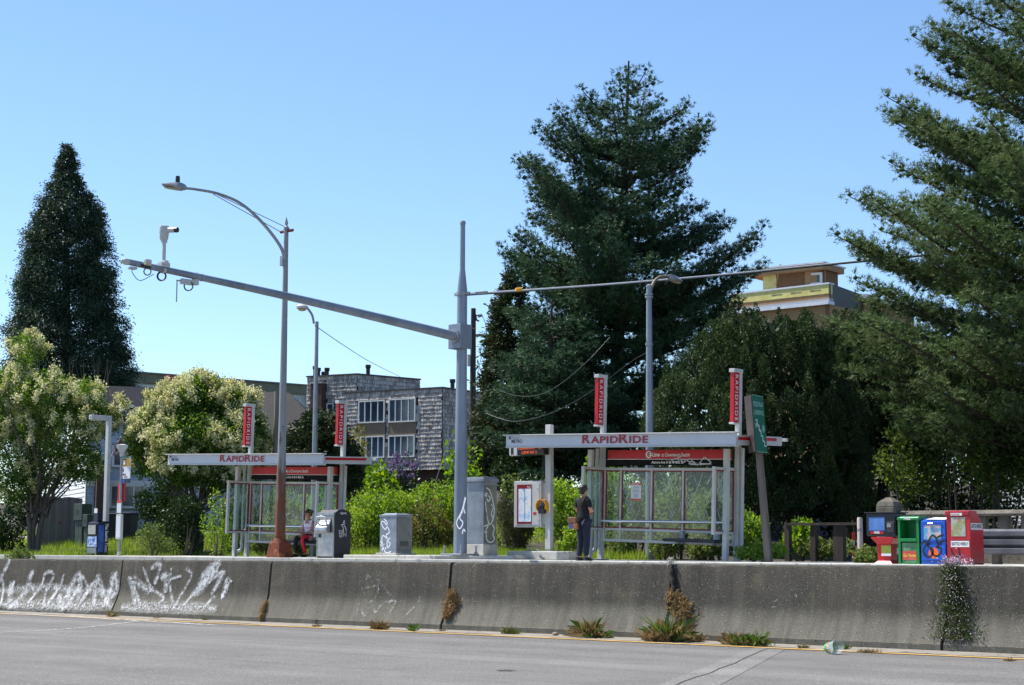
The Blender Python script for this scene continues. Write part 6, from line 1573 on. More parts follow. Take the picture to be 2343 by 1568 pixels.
needle_m = leafmat('pine_needles', (0.022, 0.052, 0.026), (0.048, 0.098, 0.044), (0.100, 0.165, 0.070), 0.15, 0.45)
needle_r = leafmat('pine_needles_olive', (0.040, 0.076, 0.024), (0.094, 0.146, 0.050), (0.20, 0.235, 0.10), 0.24, 0.5)
def pine(label, base, top, rows, nl, seed, mat, needle=0.17, w=0.022, m=11, azbias=None, tb=0.28, dens=1.0, group=None, rise=(0.05, 0.45), cones=False, sag=0.03, brush=0.08, whorl=0.85, clump_r=0.30, clump_d=0.36, ntuft=14, inner_=0.34):
    """rows: (height, reach to the left, reach to the right) of the crown as it stands"""
    r = np.random.default_rng(seed)
    t = thing('pine_tree', label, 'tree', base, group=group)
    base = Vector(base); top = Vector(top); H = top.z - base.z
    rz = np.array([q[0] for q in rows]); rl = np.array([q[1] for q in rows]); rr = np.array([q[2] for q in rows])
    def axis(z):
        f = max(0, min(1, (z - base.z) / H)); return base.lerp(top, f)
    tr = MB(); zs = np.linspace(base.z - 0.2, top.z, 14)
    limb(tr, [axis(z) if z > base.z else Vector((base.x, base.y, z)) for z in zs], tb, 0.03, 10)
    part('trunk', tr, bark, t, sm=60)
    lm = MB(); Cs = []; As = []; Ts = []; Kc = []
    zlo, zhi = rz.min(), rz.max()
    lv = np.arange(zlo, zhi, whorl); wl = np.interp(lv, rz, rl + rr) + 0.8; per_ = wl / wl.sum() * nl
    hs = np.concatenate([l + r.normal(0, 0.22, max(3, int(round(q)))) for l, q in zip(lv, per_)])
    for h in hs:
        f = min(1.0, max(0.0, (h - zlo) / (zhi - zlo)))
        az = r.uniform(0, 2 * math.pi) if azbias is None else azbias(r)
        dr = RIGHT * math.cos(az) + FWD * math.sin(az); c = math.cos(az)
        a, b = np.interp(h, rz, rl), np.interp(h, rz, rr)
        R = (b * (1 + c) + a * (1 - c)) / 2 * (r.uniform(0.88, 1.05) if r.random() > 0.25 else r.uniform(0.5, 0.88))
        if R < 0.25: R = 0.25
        rs_ = rise[0] + (rise[1] - rise[0]) * f + r.uniform(-0.06, 0.08)
        h0 = max(base.z + 0.6, h - R * rs_)
        o = axis(h0); K = max(6, int(R * 2)); hk = h - h0; turn = r.uniform(1.6, 2.6)
        P = [o + dr * (R * k / K) + Vector((0, 0, hk * (k / K) ** turn - sag * R * math.sin(math.pi * min(1, 1.15 * k / K)))) for k in range(K + 1)]
        limb(lm, P, 0.03 + 0.012 * R, 0.012, 5)
        ns = max(2, int(R * (1 - inner_) / clump_d * dens))
        for s in np.linspace(inner_ if R > 1.5 else 0.35, 1.0, ns):
            k = min(int(s * K), K - 1); fr = s * K - k; p = P[k].lerp(P[k + 1], fr); dd = (P[k + 1] - P[k]).normalized()
            spots_ = [(p + Vector((0, 0, 0.06)), r.uniform(0.85, 1.15))]
            for sd in (-1, 1):
                if s > 0.93: continue
                ang = sd * math.radians(r.uniform(35, 70))
                bd = Vector((dd.x * math.cos(ang) - dd.y * math.sin(ang), dd.x * math.sin(ang) + dd.y * math.cos(ang), r.uniform(0.05, 0.45))).normalized()
                bl = ((0.20 * R + 0.35) * (1.05 - s) + 0.22) * r.uniform(0.6, 1.2); q = p + bd * bl
                lm.tube([p, q], [0.012, 0.006], 3, False); spots_.append((q, r.uniform(0.8, 1.15)))
                if bl > 0.9: spots_.append((p.lerp(q, 0.5) + Vector((0, 0, 0.05)), 0.9))
            for (cc_, sz_) in spots_:
                d_ = nrmz(r.normal(size=(ntuft, 3)) + np.array([0, 0, 0.35])); rd = clump_r * sz_ * (0.55 + 0.5 * r.random((ntuft, 1))); Kc.append((cc_.x, cc_.y, cc_.z, clump_r * sz_ * 0.50))
                Cs.append(np.array(cc_) + d_ * rd * np.array([1, 1, 0.75])); As.append(d_ * 0.9 + np.array([dd.x, dd.y, 0]) * 0.35 + np.array([0, 0, 0.45])); Ts.append(np.full(ntuft, r.normal(0, 0.14)))
    part('limbs', lm, bark, t, fix=False)
    C = np.concatenate(Cs); A = np.concatenate(As); Ts = np.concatenate(Ts)
    tuft_t = np.clip(0.45 + 0.18 * nz(C, 0.9, seed) + Ts + r.normal(0, 0.12, len(C)), 0, 1)
    V = needles_v(C, A, m, needle, w, r, 0.95, brush)
    put('crown', V, 3, mat, t, np.repeat(tuft_t, m))
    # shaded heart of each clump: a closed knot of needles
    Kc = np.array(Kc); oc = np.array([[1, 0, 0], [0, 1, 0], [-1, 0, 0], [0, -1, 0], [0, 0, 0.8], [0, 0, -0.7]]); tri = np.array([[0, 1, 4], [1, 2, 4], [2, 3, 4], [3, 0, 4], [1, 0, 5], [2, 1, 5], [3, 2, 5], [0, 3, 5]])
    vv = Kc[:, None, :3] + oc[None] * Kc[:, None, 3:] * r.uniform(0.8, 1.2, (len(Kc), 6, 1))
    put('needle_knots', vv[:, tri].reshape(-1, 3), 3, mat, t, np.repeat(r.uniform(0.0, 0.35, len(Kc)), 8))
    if cones:
        idx = r.choice(len(C), 260, replace=False)
        V = leaf_v(C[idx] + nrmz(A[idx]) * 0.09, A[idx], 0.11, 0.035, r, 0.1)
        put('buds', V, 4, leafmat('pine_buds', (0.20, 0.10, 0.05), (0.30, 0.16, 0.08), (0.42, 0.26, 0.13), 0.0), t, r.random(len(idx)))
    return t

def blob_pts(blobs, n, r, shell=0.55):
    """points in the outer part of a set of ellipsoids (c, rx, ry, rz); also outward directions"""
    wts = np.array([b[1] * b[3] + b[1] * b[2] for b in blobs]); wts = wts / wts.sum()
    k = r.choice(len(blobs), n, p=wts); d = nrmz(r.normal(size=(n, 3)))
    B = np.array([[*b[0], b[1], b[2], b[3]] for b in blobs])
    rad = (shell + (1 - shell) * r.random(n)) ** 0.7
    P = B[k, :3] + d * B[k, 3:] * rad[:, None] * (1 + 0.12 * r.normal(size=(n, 1)))
    return P, d
def sub_blobs(c, rx, ry, rz, n, r, s=0.42, flat_=0.0):
    out = []
    for i in range(n):
        d = r.normal(size=3); d /= np.linalg.norm(d); q = r.uniform(0.35, 0.78)
        k = r.uniform(0.75, 1.25) * s
        out.append(((c[0] + d[0] * rx * q, c[1] + d[1] * ry * q, c[2] + d[2] * rz * q), rx * k, ry * k, rz * k * r.uniform(0.8, 1.1)))
    return out
def shrub(name, label, cat, c, size, mat, n, L, W, seed, nb=12, shell=0.5, stems=6, group=None, zb=None, gap=0.35, stem_mat=None, s=0.42, up=0.35, tint_add=0.0):
    """leafy mass with stems; c: centre, size: half extents (x, y, z)"""
    r = np.random.default_rng(seed); c = Vector(c); g = float(gz(c.x, c.y)) if zb is None else zb
    if cat == 'shrub' and c.z - size[2] > g + 0.03:
        top_ = c.z + size[2]; c = Vector((c.x, c.y, (top_ + g) / 2)); size = (size[0], size[1], (top_ - g) / 2)
    t = thing(name, label, cat, (c.x, c.y, g), group=group)
    bl = sub_blobs(c, *size, nb, r, s) + [((c.x, c.y, c.z), size[0] * 0.6, size[1] * 0.6, size[2] * 0.6)]
    P, d = blob_pts(bl, n, r, shell)
    keep = (nz(P, 2.2 / max(0.5, min(size)), seed) + r.normal(0, 0.25, len(P)) > -gap) & (P[:, 2] > g - 0.02)
    P, d = P[keep], d[keep]
    A = d * 0.55 + r.normal(0, 0.55, P.shape) + np.array([0, 0, up])
    V = leaf_v(P, A, L * r.uniform(0.65, 1.25, len(P)), W * r.uniform(0.7, 1.25, len(P)), r, 0.22)
    tint = np.clip(0.5 + 0.22 * nz(P, 1.6, seed + 2) + r.normal(0, 0.2, len(P)) + tint_add, 0, 1)
    mb = MB()
    for i in range(stems):
        a = r.uniform(0, 2 * math.pi); q = r.uniform(0.2, 0.7)
        tp = Vector((c.x + math.cos(a) * size[0] * q, c.y + math.sin(a) * size[1] * q, c.z + size[2] * r.uniform(0.0, 0.6)))
        bs = Vector((c.x + math.cos(a) * size[0] * 0.15, c.y + math.sin(a) * size[1] * 0.15, g - 0.05))
        md = bs.lerp(tp, 0.5) + Vector(r.normal(0, 0.10 * max(1.0, size[2]), 3))
        limb(mb, spline([bs, md, tp], 3), 0.022 + 0.012 * size[2], 0.006, 5)
    part('stems', mb, stem_mat or bark_grey, t, fix=False)
    put('foliage', V, 4, mat, t, tint)
    return t

# ---------------------------------------------------------------- large conifers
def rowsF(L_, px, D):
    """rows given as (py, left px, right px) of the photograph at depth D round the trunk column px"""
    out = []
    for py, a, b in L_:
        z = at_d(px, py, D).z
        out.append((z, abs((at_d(px, py, D) - at_d(a, py, D)).dot(RIGHT)), abs((at_d(b, py, D) - at_d(px, py, D)).dot(RIGHT))))
    return sorted(out)
D = 60.0
b0 = at_d(1398, 1250, D); b0.z = float(gz(b0.x, b0.y)); tp = at_d(1438, 140, D)
pine('tall dark pine with layered limbs behind the right shelter', b0, tp,
     rowsF([(145, 1405, 1445), (190, 1340, 1495), (255, 1210, 1590), (300, 1185, 1600), (355, 1150, 1600), (430, 1105, 1580), (480, 1165, 1600), (520, 1150, 1670), (560, 1135, 1790), (620, 1150, 1730), (670, 1190, 1740), (720, 1160, 1640), (780, 1140, 1600), (850, 1125, 1580), (930, 1110, 1560), (1000, 1110, 1540), (1060, 1150, 1500)], 1400, D),
     180, 11, needle_m, 0.135, 0.025, 9, dens=1.0, clump_r=0.22, clump_d=0.27, ntuft=11, rise=(0.10, 0.50), inner_=0.25, tb=0.34)
D = 57.0
b0 = at_d(1250, 1240, D); b0.z = float(gz(b0.x, b0.y)); tp = at_d(1262, 690, D)
pine('shorter bushy pine filling the lower left of the tall pine', b0, tp, rowsF([(700, 1235, 1290), (745, 1190, 1340), (800, 1150, 1390), (870, 1125, 1420), (940, 1110, 1440), (1000, 1110, 1430), (1050, 1140, 1400)], 1255, D),
     62, 13, needle_m, 0.13, 0.026, 8, dens=1.0, clump_r=0.22, clump_d=0.28, ntuft=11, rise=(0.0, 0.4), inner_=0.25, whorl=0.6)
D = 44.0
b0 = at_d(2480, 1260, D); b0.z = float(gz(b0.x, b0.y)); tp = at_d(2500, -420, D)
pine('near pine with long-needled branches filling the right edge', b0, tp,
     rowsF([(-380, 2450, 2550), (-150, 2260, 2680), (-20, 2150, 2750), (60, 2060, 2800), (110, 2130, 2800), (165, 2080, 2850), (215, 1995, 2850), (290, 2060, 2850), (345, 2040, 2850), (410, 1945, 2850), (450, 2000, 2850), (500, 1940, 2850), (550, 1885, 2850), (600, 1960, 2850), (680, 1950, 2850), (760, 1910, 2850), (850, 1915, 2850), (900, 1960, 2850), (965, 2070, 2850)], 2490, D),
     125, 21, needle_r, 0.12, 0.020, 9, azbias=lambda r: (math.pi + r.normal(0, 0.75)) if r.random() < 0.8 else r.uniform(0, 2 * math.pi), dens=1.0, tb=0.36, rise=(0.12, 0.42), cones=True, brush=0.10, whorl=1.2, clump_r=0.19, clump_d=0.25, ntuft=10)

def spray_tree(label, name, base, top, rows, nclump, per, seed, mat, L, W, droop, clump=0.5, trunk=0.4, inner=0.25):
    """conifer of dense drooping sprays inside a given outline"""
    r = np.random.default_rng(seed); base = Vector(base); top = Vector(top)
    t = thing(name, label, 'tree', base)
    rz = np.array([q[0] for q in rows]); rl = np.array([q[1] for q in rows]); rr = np.array([q[2] for q in rows])
    tr = MB(); limb(tr, [base, base.lerp(top, 0.5), top], trunk, 0.03, 10); part('trunk', tr, bark, t, sm=60)
    wz = np.maximum(rl + rr, 0.3); cdf = np.cumsum(wz[:-1] * np.diff(rz)); cdf = np.concatenate([[0], cdf / cdf[-1]])
    h = np.interp(r.random(nclump), cdf, rz); az = r.uniform(0, 2 * math.pi, nclump); c = np.cos(az)
    R = (np.interp(h, rz, rr) * (1 + c) + np.interp(h, rz, rl) * (1 - c)) / 2 * (1 + 0.08 * np.sin(az * 5 + h * 2) + r.normal(0, 0.05, nclump))
    q = R * (inner + (1 - inner) * r.random(nclump) ** 0.45)
    f = (h - base.z) / (top.z - base.z); ax = np.array(base)[None] + (np.array(top) - np.array(base))[None] * f[:, None]; ax[:, 2] = h
    dr = np.array(RIGHT)[None] * c[:, None] + np.array(FWD)[None] * np.sin(az)[:, None]
    C = ax + dr * q[:, None]
    lm = MB()
    for i in range(0, nclump, 6):
        p = Vector(C[i]); o = Vector(ax[i]); o.z = p.z - 0.25 * q[i]
        if q[i] > 0.3: lm.tube([o, o.lerp(p, 0.6) + Vector((0, 0, -0.03)), p], [0.04, 0.025, 0.01], 4, False)
    part('limbs', lm, bark, t, fix=False)
    k = np.repeat(np.arange(nclump), per); n = len(k)
    sc = clump * (0.6 + 0.5 * np.minimum(1, R[k] / max(R.max() * 0.5, 0.1)))
    P = C[k] + r.normal(0, 1, (n, 3)) * np.stack([sc * 0.42, sc * 0.42, sc * 0.36], 1)
    A = dr[k] * 0.7 + np.array([0, 0, droop]) + r.normal(0, 0.45, (n, 3))
    V = leaf_v(P, A, L * r.uniform(0.6, 1.3, n), W * r.uniform(0.7, 1.3, n), r, 0.12)
    put('crown', V, 4, mat, t, np.clip(0.5 + r.normal(0, 0.22, nclump)[k] * 0.7 + r.normal(0, 0.15, n), 0, 1))
    return t
seq_m = leafmat('sequoia_sprays', (0.018, 0.038, 0.026), (0.034, 0.066, 0.038), (0.070, 0.105, 0.050), 0.15, 0.5)
D = 110.0
b0 = at_d(152, 1180, D); b0.z = 1.5; tp = at_d(152, 336, D)
spray_tree('tall dark cone-shaped sequoia on the left skyline', 'sequoia_tree', b0, tp,
           rowsF([(333, 149, 156), (360, 138, 170), (395, 132, 178), (420, 120, 186), (468, 94, 222), (500, 82, 232), (534, 68, 244), (611, 52, 254), (688, 40, 266), (765, 26, 284), (842, 14, 300), (900, 5, 312), (1000, 0, 318)], 152, D),
           2500, 70, 31, seq_m, 0.22, 0.066, -0.35, 0.55, 0.6, 0.35)
brown_m = leafmat('cypress_brown_green', (0.022, 0.042, 0.018), (0.042, 0.068, 0.026), (0.095, 0.085, 0.038), 0.1, 0.6)
D = 66.0
b0 = at_d(1165, 1200, D); b0.z = float(gz(b0.x, b0.y)); tp = at_d(1166, 625, D)
spray_tree('ragged browning conifer left of the tall pine', 'conifer_tree', b0, tp,
           rowsF([(622, 1160, 1172), (660, 1145, 1185), (700, 1128, 1205), (800, 1118, 1230), (900, 1095, 1260), (1000, 1085, 1280), (1080, 1100, 1260)], 1165, D), 620, 50, 37, brown_m, 0.24, 0.07, 0.15, 0.36, 0.3, 0.3)
yew_m = leafmat('yew_leaves', (0.018, 0.038, 0.014), (0.052, 0.088, 0.030), (0.135, 0.185, 0.062), 0.12, 0.5)
# broad dark yew: many upright plumes
def yew(label, px, D, rows, seed, nplume, per):
    r = np.random.default_rng(seed); b = at_d(px, 1250, D); b.z = float(gz(b.x, b.y))
    t = thing('yew_tree', label, 'tree', b, group='dark yews behind the right shelter')
    R_ = rowsF(rows, px, D); rz = np.array([q[0] for q in R_]); rl = np.array([q[1] for q in R_]); rr = np.array([q[2] for q in R_])
    tr = MB()
    for i in range(9):
        a = r.uniform(0, 2 * math.pi); q = r.uniform(0.3, 1.0)
        e = Vector((b.x, b.y, 0)) + RIGHT * math.cos(a) * 1.9 * q + FWD * math.sin(a) * 1.2 * q; e.z = b.z + r.uniform(3.0, 4.6)
        s_ = b + RIGHT * math.cos(a) * 0.5 + FWD * math.sin(a) * 0.4
        limb(tr, spline([s_, s_.lerp(e, 0.5) + Vector(r.normal(0, 0.12, 3)), e], 4), r.uniform(0.07, 0.16), 0.03, 7)
    part('trunk', tr, bark, t, sm=60)
    Ps = []; As = []; Ti = []
    for i in range(nplume):
        f = r.random() ** 0.75; z = rz.min() + (rz.max() - rz.min()) * f; az = r.uniform(0, 2 * math.pi); c = math.cos(az)
        R = (np.interp(z, rz, rr) * (1 + c) + np.interp(z, rz, rl) * (1 - c)) / 2 * (r.uniform(0.86, 1.02) if r.random() < 0.8 else r.uniform(0.2, 0.86))
        cc = np.array(b) + np.array(RIGHT) * R * c + np.array(FWD) * R * 0.8 * math.sin(az); cc[2] = z
        hh = r.uniform(0.55, 1.15); ww = r.uniform(0.20, 0.34); n = per
        u = r.random(n) ** 1.15; an = r.uniform(0, 2 * math.pi, n); prof = ww * (1 - u) ** 0.55 * (0.72 + 0.28 * np.minimum(1, u * 5)) * (1 + 0.18 * np.sin(an * 3 + u * 9)) * (0.82 + 0.25 * r.random(n))
        P = cc + np.stack([np.cos(an) * prof, np.sin(an) * prof, (u - 0.72) * hh], 1)
        Ps.append(P); As.append(np.stack([np.cos(an) * 0.6, np.sin(an) * 0.6, np.full(n, 0.75)], 1) + r.normal(0, 0.3, (n, 3))); Ti.append(np.clip(0.36 + r.normal(0, 0.12) + 0.15 * u + r.normal(0, 0.15, n), 0, 1))  # tint rises towards plume tips: their sunlit look is put into the colour
    P = np.concatenate(Ps); A = np.concatenate(As); T = np.concatenate(Ti)
    keep = P[:, 2] > b.z + 0.3
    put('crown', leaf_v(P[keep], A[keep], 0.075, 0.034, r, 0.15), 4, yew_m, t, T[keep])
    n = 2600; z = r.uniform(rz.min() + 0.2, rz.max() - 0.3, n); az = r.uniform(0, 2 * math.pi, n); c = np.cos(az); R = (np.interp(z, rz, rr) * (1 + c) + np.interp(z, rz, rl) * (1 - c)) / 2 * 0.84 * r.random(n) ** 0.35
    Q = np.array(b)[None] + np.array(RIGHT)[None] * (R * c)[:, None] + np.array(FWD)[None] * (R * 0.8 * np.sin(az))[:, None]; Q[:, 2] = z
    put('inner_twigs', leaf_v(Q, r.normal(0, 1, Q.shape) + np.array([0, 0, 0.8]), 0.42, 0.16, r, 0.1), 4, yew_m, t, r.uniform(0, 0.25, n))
    return t
yew('broad dark yew with upright plumes right of the right shelter', 1745, 50.0, [(718, 1690, 1850), (748, 1620, 1890), (810, 1570, 1900), (870, 1510, 1950), (930, 1480, 1980), (1000, 1480, 1990), (1120, 1500, 1985), (1190, 1520, 1970)], 41, 520, 330)
yew('dark yew half hidden behind the near pine at the right', 1985, 54.0, [(715, 1930, 2010), (770, 1890, 2080), (850, 1860, 2130), (950, 1850, 2150), (1050, 1880, 2140)], 43, 260, 290)
# dark clipped conifers behind the left shelter
D = 60.0
b0 = at_d(725, 1200, D); b0.z = float(gz(b0.x, b0.y))
spray_tree('low dark conifer behind the left shelter', 'conifer_tree', b0, at_d(735, 945, D), rowsF([(945, 715, 755), (965, 690, 775), (1000, 660, 800), (1050, 640, 820), (1120, 640, 820)], 730, D), 260, 55, 47, brown_m, 0.2, 0.07, 0.3, 0.32, 0.2, 0.3)

# ---------------------------------------------------------------- flowering trees
blos_leaf = leafmat('blossom_tree_leaves', (0.050, 0.105, 0.018), (0.105, 0.200, 0.034), (0.20, 0.30, 0.055), 0.45, 0.45)
blossom = leafmat('cream_blossom', (0.50, 0.50, 0.20), (0.66, 0.65, 0.34), (0.76, 0.75, 0.50), 0.30, 0.7)
def blossom_tree(label, px, pyb, D, outline, seed, nleaf, nclus, lean=0.0, thin=0.0, topw=0.7):
    """outline: blobs as (px, py, rx px, ry px, depth offset)"""
    r = np.random.default_rng(seed); b = at_d(px, pyb, D); b.z = float(gz(b.x, b.y))
    t = thing('flowering_tree', label, 'tree', b, group='cream blossom trees on the lawn')
    k = FOC / D; bl = []
    for (x, y, rx, ry, dd) in outline:
        c = at_d(x, y, D + dd); bl.append((tuple(c), rx / k, rx / k * 0.9, ry / k))
    tr = MB(); lm = MB(); cen = Vector(np.mean([q[0] for q in bl], axis=0))
    fork = b.lerp(Vector((b.x, b.y, cen.z)), 0.33)
    for s_ in (-1, 0, 1):
        f2 = fork + RIGHT * 0.22 * s_ + FWD * 0.1 * s_
        limb(tr, spline([b + RIGHT * 0.10 * s_ - Vector((0, 0, 0.1)), b.lerp(f2, 0.5) + Vector(r.normal(0, 0.04, 3)), f2], 4), 0.11, 0.075, 8)
    part('trunk', tr, bark_grey, t, sm=60)
    for q in bl:
        for j in range(3):
            e = Vector(q[0]) + Vector((r.normal(0, 0.5) * q[1], r.normal(0, 0.5) * q[2], r.uniform(-0.2, 0.8) * q[3]))
            s_ = fork + Vector(r.normal(0, 0.12, 3)); m_ = s_.lerp(e, 0.5) + Vector((0, 0, -0.12)) + Vector(r.normal(0, 0.12, 3))
            pts = spline([s_, m_, e], 4); limb(lm, pts, 0.042, 0.006, 5)
            for k2 in range(3):
                p = pts[r.integers(4, len(pts))]; lm.tube([p, p + Vector(r.normal(0, 0.3, 3)) + Vector((0, 0, 0.35))], [0.012, 0.004], 4, False)
    part('limbs', lm, bark_grey, t, fix=False)
    P, d = blob_pts(bl, nleaf, r, 0.35); keep = nz(P, 1.9, seed) + r.normal(0, 0.3, len(P)) > -0.35 + thin
    P, d = P[keep], d[keep]
    put('crown', leaf_v(P, d * 0.5 + r.normal(0, 0.6, P.shape), 0.13 * r.uniform(0.6, 1.2, len(P)), 0.055, r, 0.2), 4, blos_leaf, t, np.clip(0.45 + r.normal(0, 0.25, len(P)), 0, 1))
    Q, d = blob_pts(bl, nclus * 6, r, 0.9); hz_ = (Q[:, 2] - Q[:, 2].min()) / np.ptp(Q[:, 2]); ok = (d[:, 2] > -0.35) & (nz(Q, 1.4, seed + 5) > -0.25) & (r.random(len(Q)) < topw + (1 - topw) * hz_ ** 1.5)
    Q, d = Q[ok][:nclus], d[ok][:nclus]
    n = 60; kk = np.repeat(np.arange(len(Q)), n); sz = r.uniform(0.055, 0.10, len(Q))[kk]
    C = Q[kk] + r.normal(0, 1, (len(kk), 3)) * sz[:, None] * np.array([0.8, 0.8, 1.0])
    put('blossom', leaf_v(C, r.normal(0, 1, C.shape), 0.065, 0.055, r, 0.3), 4, blossom, t, np.clip(0.5 + r.normal(0, 0.25, len(Q))[kk] + r.normal(0, 0.15, len(kk)), 0, 1))
    return t
blossom_tree('leggy cream blossom tree at the left edge with open crown and dark trunk', 80, 1240, 57.0,
             [(60, 800, 48, 42, 0), (30, 880, 60, 50, 0), (110, 900, 80, 55, -0.5), (190, 920, 60, 55, 0), (60, 980, 80, 60, 0.5), (150, 990, 80, 60, -0.6), (230, 965, 45, 45, 0), (30, 1060, 60, 55, 0), (110, 1070, 80, 55, 0.3), (190, 1060, 60, 50, 0), (270, 930, 25, 28, 0), (-20, 960, 60, 70, 0), (40, 1120, 60, 40, 0)],
             61, 32000, 330, thin=0.05, topw=0.2)
blossom_tree('rounder cream blossom tree thick with flowers beside the left shelter', 450, 1235, 57.0,
             [(465, 905, 75, 48, 0), (400, 930, 70, 50, -0.6), (530, 930, 65, 50, 0), (345, 985, 60, 52, 0), (430, 1000, 90, 60, -1.0), (520, 1010, 80, 60, -0.6), (575, 985, 42, 48, 0), (330, 1050, 45, 45, 0), (410, 1070, 80, 50, -0.8), (500, 1080, 80, 50, -0.5), (575, 1060, 45, 50, 0), (455, 885, 50, 30, 0), (320, 1010, 45, 45, -0.4), (590, 1020, 35, 45, 0.3)],
             67, 52000, 800)
# bare twiggy shrub on the roofline side of the left tree
t = thing('twiggy_shrub', 'bare twiggy shrub standing behind the left cream blossom tree', 'shrub', at_d(205, 1000, 62.0))
r_ = np.random.default_rng(5); tm = MB()
for i in range(46):
    x = r_.uniform(80, 250) if i % 5 else r_.uniform(-10, 25); y1 = r_.uniform(815, 880)
    a_ = at_d(x + r_.normal(0, 8), 990, 62.0); e = at_d(x + r_.normal(0, 12), y1, 62.0)
    tm.tube(spline([a_, a_.lerp(e, 0.5) + Vector(r_.normal(0, 0.08, 3)), e], 3), [0.018, 0.016, 0.014, 0.012, 0.01, 0.007, 0.004][:7], 4, False)
part('twigs', tm, bark_grey, t, fix=False)

# ---------------------------------------------------------------- shrubs behind the footway
brm = leafmat('bramble_leaves', (0.105, 0.195, 0.026), (0.195, 0.325, 0.050), (0.34, 0.44, 0.09), 0.45, 0.42)
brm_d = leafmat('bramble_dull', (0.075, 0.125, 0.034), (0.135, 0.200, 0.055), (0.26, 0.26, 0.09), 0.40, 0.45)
photinia = leafmat('photinia_leaves', (0.070, 0.125, 0.030), (0.150, 0.180, 0.050), (0.34, 0.15, 0.06), 0.3, 0.35)
lime_l = leafmat('young_lime_leaves', (0.090, 0.190, 0.016), (0.160, 0.290, 0.030), (0.26, 0.38, 0.05), 0.45, 0.45)
juni = leafmat('dull_juniper', (0.030, 0.040, 0.020), (0.060, 0.066, 0.030), (0.11, 0.10, 0.05), 0.15, 0.6)
yell = leafmat('yellow_shrub_leaves', (0.10, 0.12, 0.02), (0.20, 0.20, 0.035), (0.36, 0.30, 0.06), 0.35, 0.5)
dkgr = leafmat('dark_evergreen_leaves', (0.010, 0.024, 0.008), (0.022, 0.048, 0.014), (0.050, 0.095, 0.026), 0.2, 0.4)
HG = 'bramble shrubs behind the footway'
def sh(name, label, cat, px, pyt, pyb, wpx, y, mat, n, L, W, seed, depth=None, group=None, **k):
    a = at_y(px, pyt, y); b = at_y(px, pyb, y); hw = wpx / 2 / (FOC / (-a.x * math.sin(PHI) + y * math.cos(PHI)))
    h = (a.z - b.z) / 2
    return shrub(name, label, cat, ((a.x + b.x) / 2, y, (a.z + b.z) / 2), (hw, depth or hw * 0.9, h), mat, n, L, W, seed, group=group, **k)
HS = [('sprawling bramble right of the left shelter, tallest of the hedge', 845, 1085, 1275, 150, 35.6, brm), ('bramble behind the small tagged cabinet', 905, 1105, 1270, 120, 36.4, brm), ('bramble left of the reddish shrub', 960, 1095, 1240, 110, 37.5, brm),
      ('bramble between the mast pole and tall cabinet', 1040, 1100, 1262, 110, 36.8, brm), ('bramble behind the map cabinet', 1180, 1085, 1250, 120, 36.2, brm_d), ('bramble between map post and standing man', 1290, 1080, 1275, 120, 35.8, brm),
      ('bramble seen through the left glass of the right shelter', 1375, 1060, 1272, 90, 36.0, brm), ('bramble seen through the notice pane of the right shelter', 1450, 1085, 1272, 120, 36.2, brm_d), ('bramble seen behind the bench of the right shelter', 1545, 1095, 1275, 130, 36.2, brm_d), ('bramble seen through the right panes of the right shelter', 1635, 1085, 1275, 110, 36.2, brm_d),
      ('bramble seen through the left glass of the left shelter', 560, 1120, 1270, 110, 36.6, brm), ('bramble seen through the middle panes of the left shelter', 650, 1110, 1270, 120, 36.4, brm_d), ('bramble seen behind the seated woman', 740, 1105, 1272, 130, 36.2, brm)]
for i, (lb, px, a_, b_, wd, y, mt) in enumerate(HS):
    sh('bramble_shrub', lb, 'shrub', px, a_, b_, wd, y, mt, 5200, 0.085, 0.060, 200 + i, depth=1.1, group=HG, nb=16)
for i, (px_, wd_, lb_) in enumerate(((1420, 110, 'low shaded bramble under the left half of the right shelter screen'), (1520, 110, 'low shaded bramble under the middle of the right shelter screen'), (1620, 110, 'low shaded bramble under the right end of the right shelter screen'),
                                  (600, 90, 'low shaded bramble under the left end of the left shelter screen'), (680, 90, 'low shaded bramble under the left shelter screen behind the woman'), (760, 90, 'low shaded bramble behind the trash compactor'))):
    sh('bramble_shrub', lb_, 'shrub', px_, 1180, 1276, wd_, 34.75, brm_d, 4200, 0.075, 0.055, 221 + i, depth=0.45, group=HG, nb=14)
sh('bramble_shrub', 'low bramble skirt in front of the hedge by the man', 'shrub', 1310, 1200, 1278, 90, 34.9, brm, 2200, 0.075, 0.055, 231, depth=0.5, group=HG)
sh('photinia_shrub', 'reddish bronze leaved shrub left of the mast pole', 'shrub', 985, 1128, 1262, 118, 35.6, photinia, 3800, 0.105, 0.045, 241, depth=0.8, up=0.5)
sh('juniper_shrub', 'dull brown green shrub right of the tall cabinet', 'shrub', 1178, 1130, 1268, 90, 35.4, juni, 6500, 0.09, 0.02, 243, depth=0.7, up=0.7)
sh('maple_sapling', 'lime green maple sapling above the bramble hedge', 'shrub', 868, 1040, 1150, 95, 37.6, lime_l, 900, 0.17, 0.13, 251, depth=0.8, nb=9, gap=0.15)
sh('maple_sapling', 'lime green sapling with open branches behind the mast pole', 'shrub', 1060, 1000, 1150, 125, 38.0, lime_l, 900, 0.16, 0.12, 252, depth=0.9, nb=9, gap=0.05)
sh('maple_sapling', 'lime green leaves beside the left glass end of the right shelter', 'shrub', 1352, 1025, 1130, 80, 36.6, lime_l, 420, 0.17, 0.12, 253, depth=0.5, nb=7, gap=0.1)
t = sh('lilac_bush', 'lilac bush with purple flowers in front of the shingled block', 'shrub', 925, 1035, 1130, 80, 39.0, dkgr, 1200, 0.12, 0.08, 255, depth=0.8)
r_ = np.random.default_rng(3); bl = sub_blobs(Vector((at_y(925, 1070, 38.6).x, 38.6, at_y(925, 1065, 38.6).z)), 0.7, 0.5, 0.55, 16, r_, 0.2)
Pp, dd = blob_pts(bl, 1500, r_, 0.4)
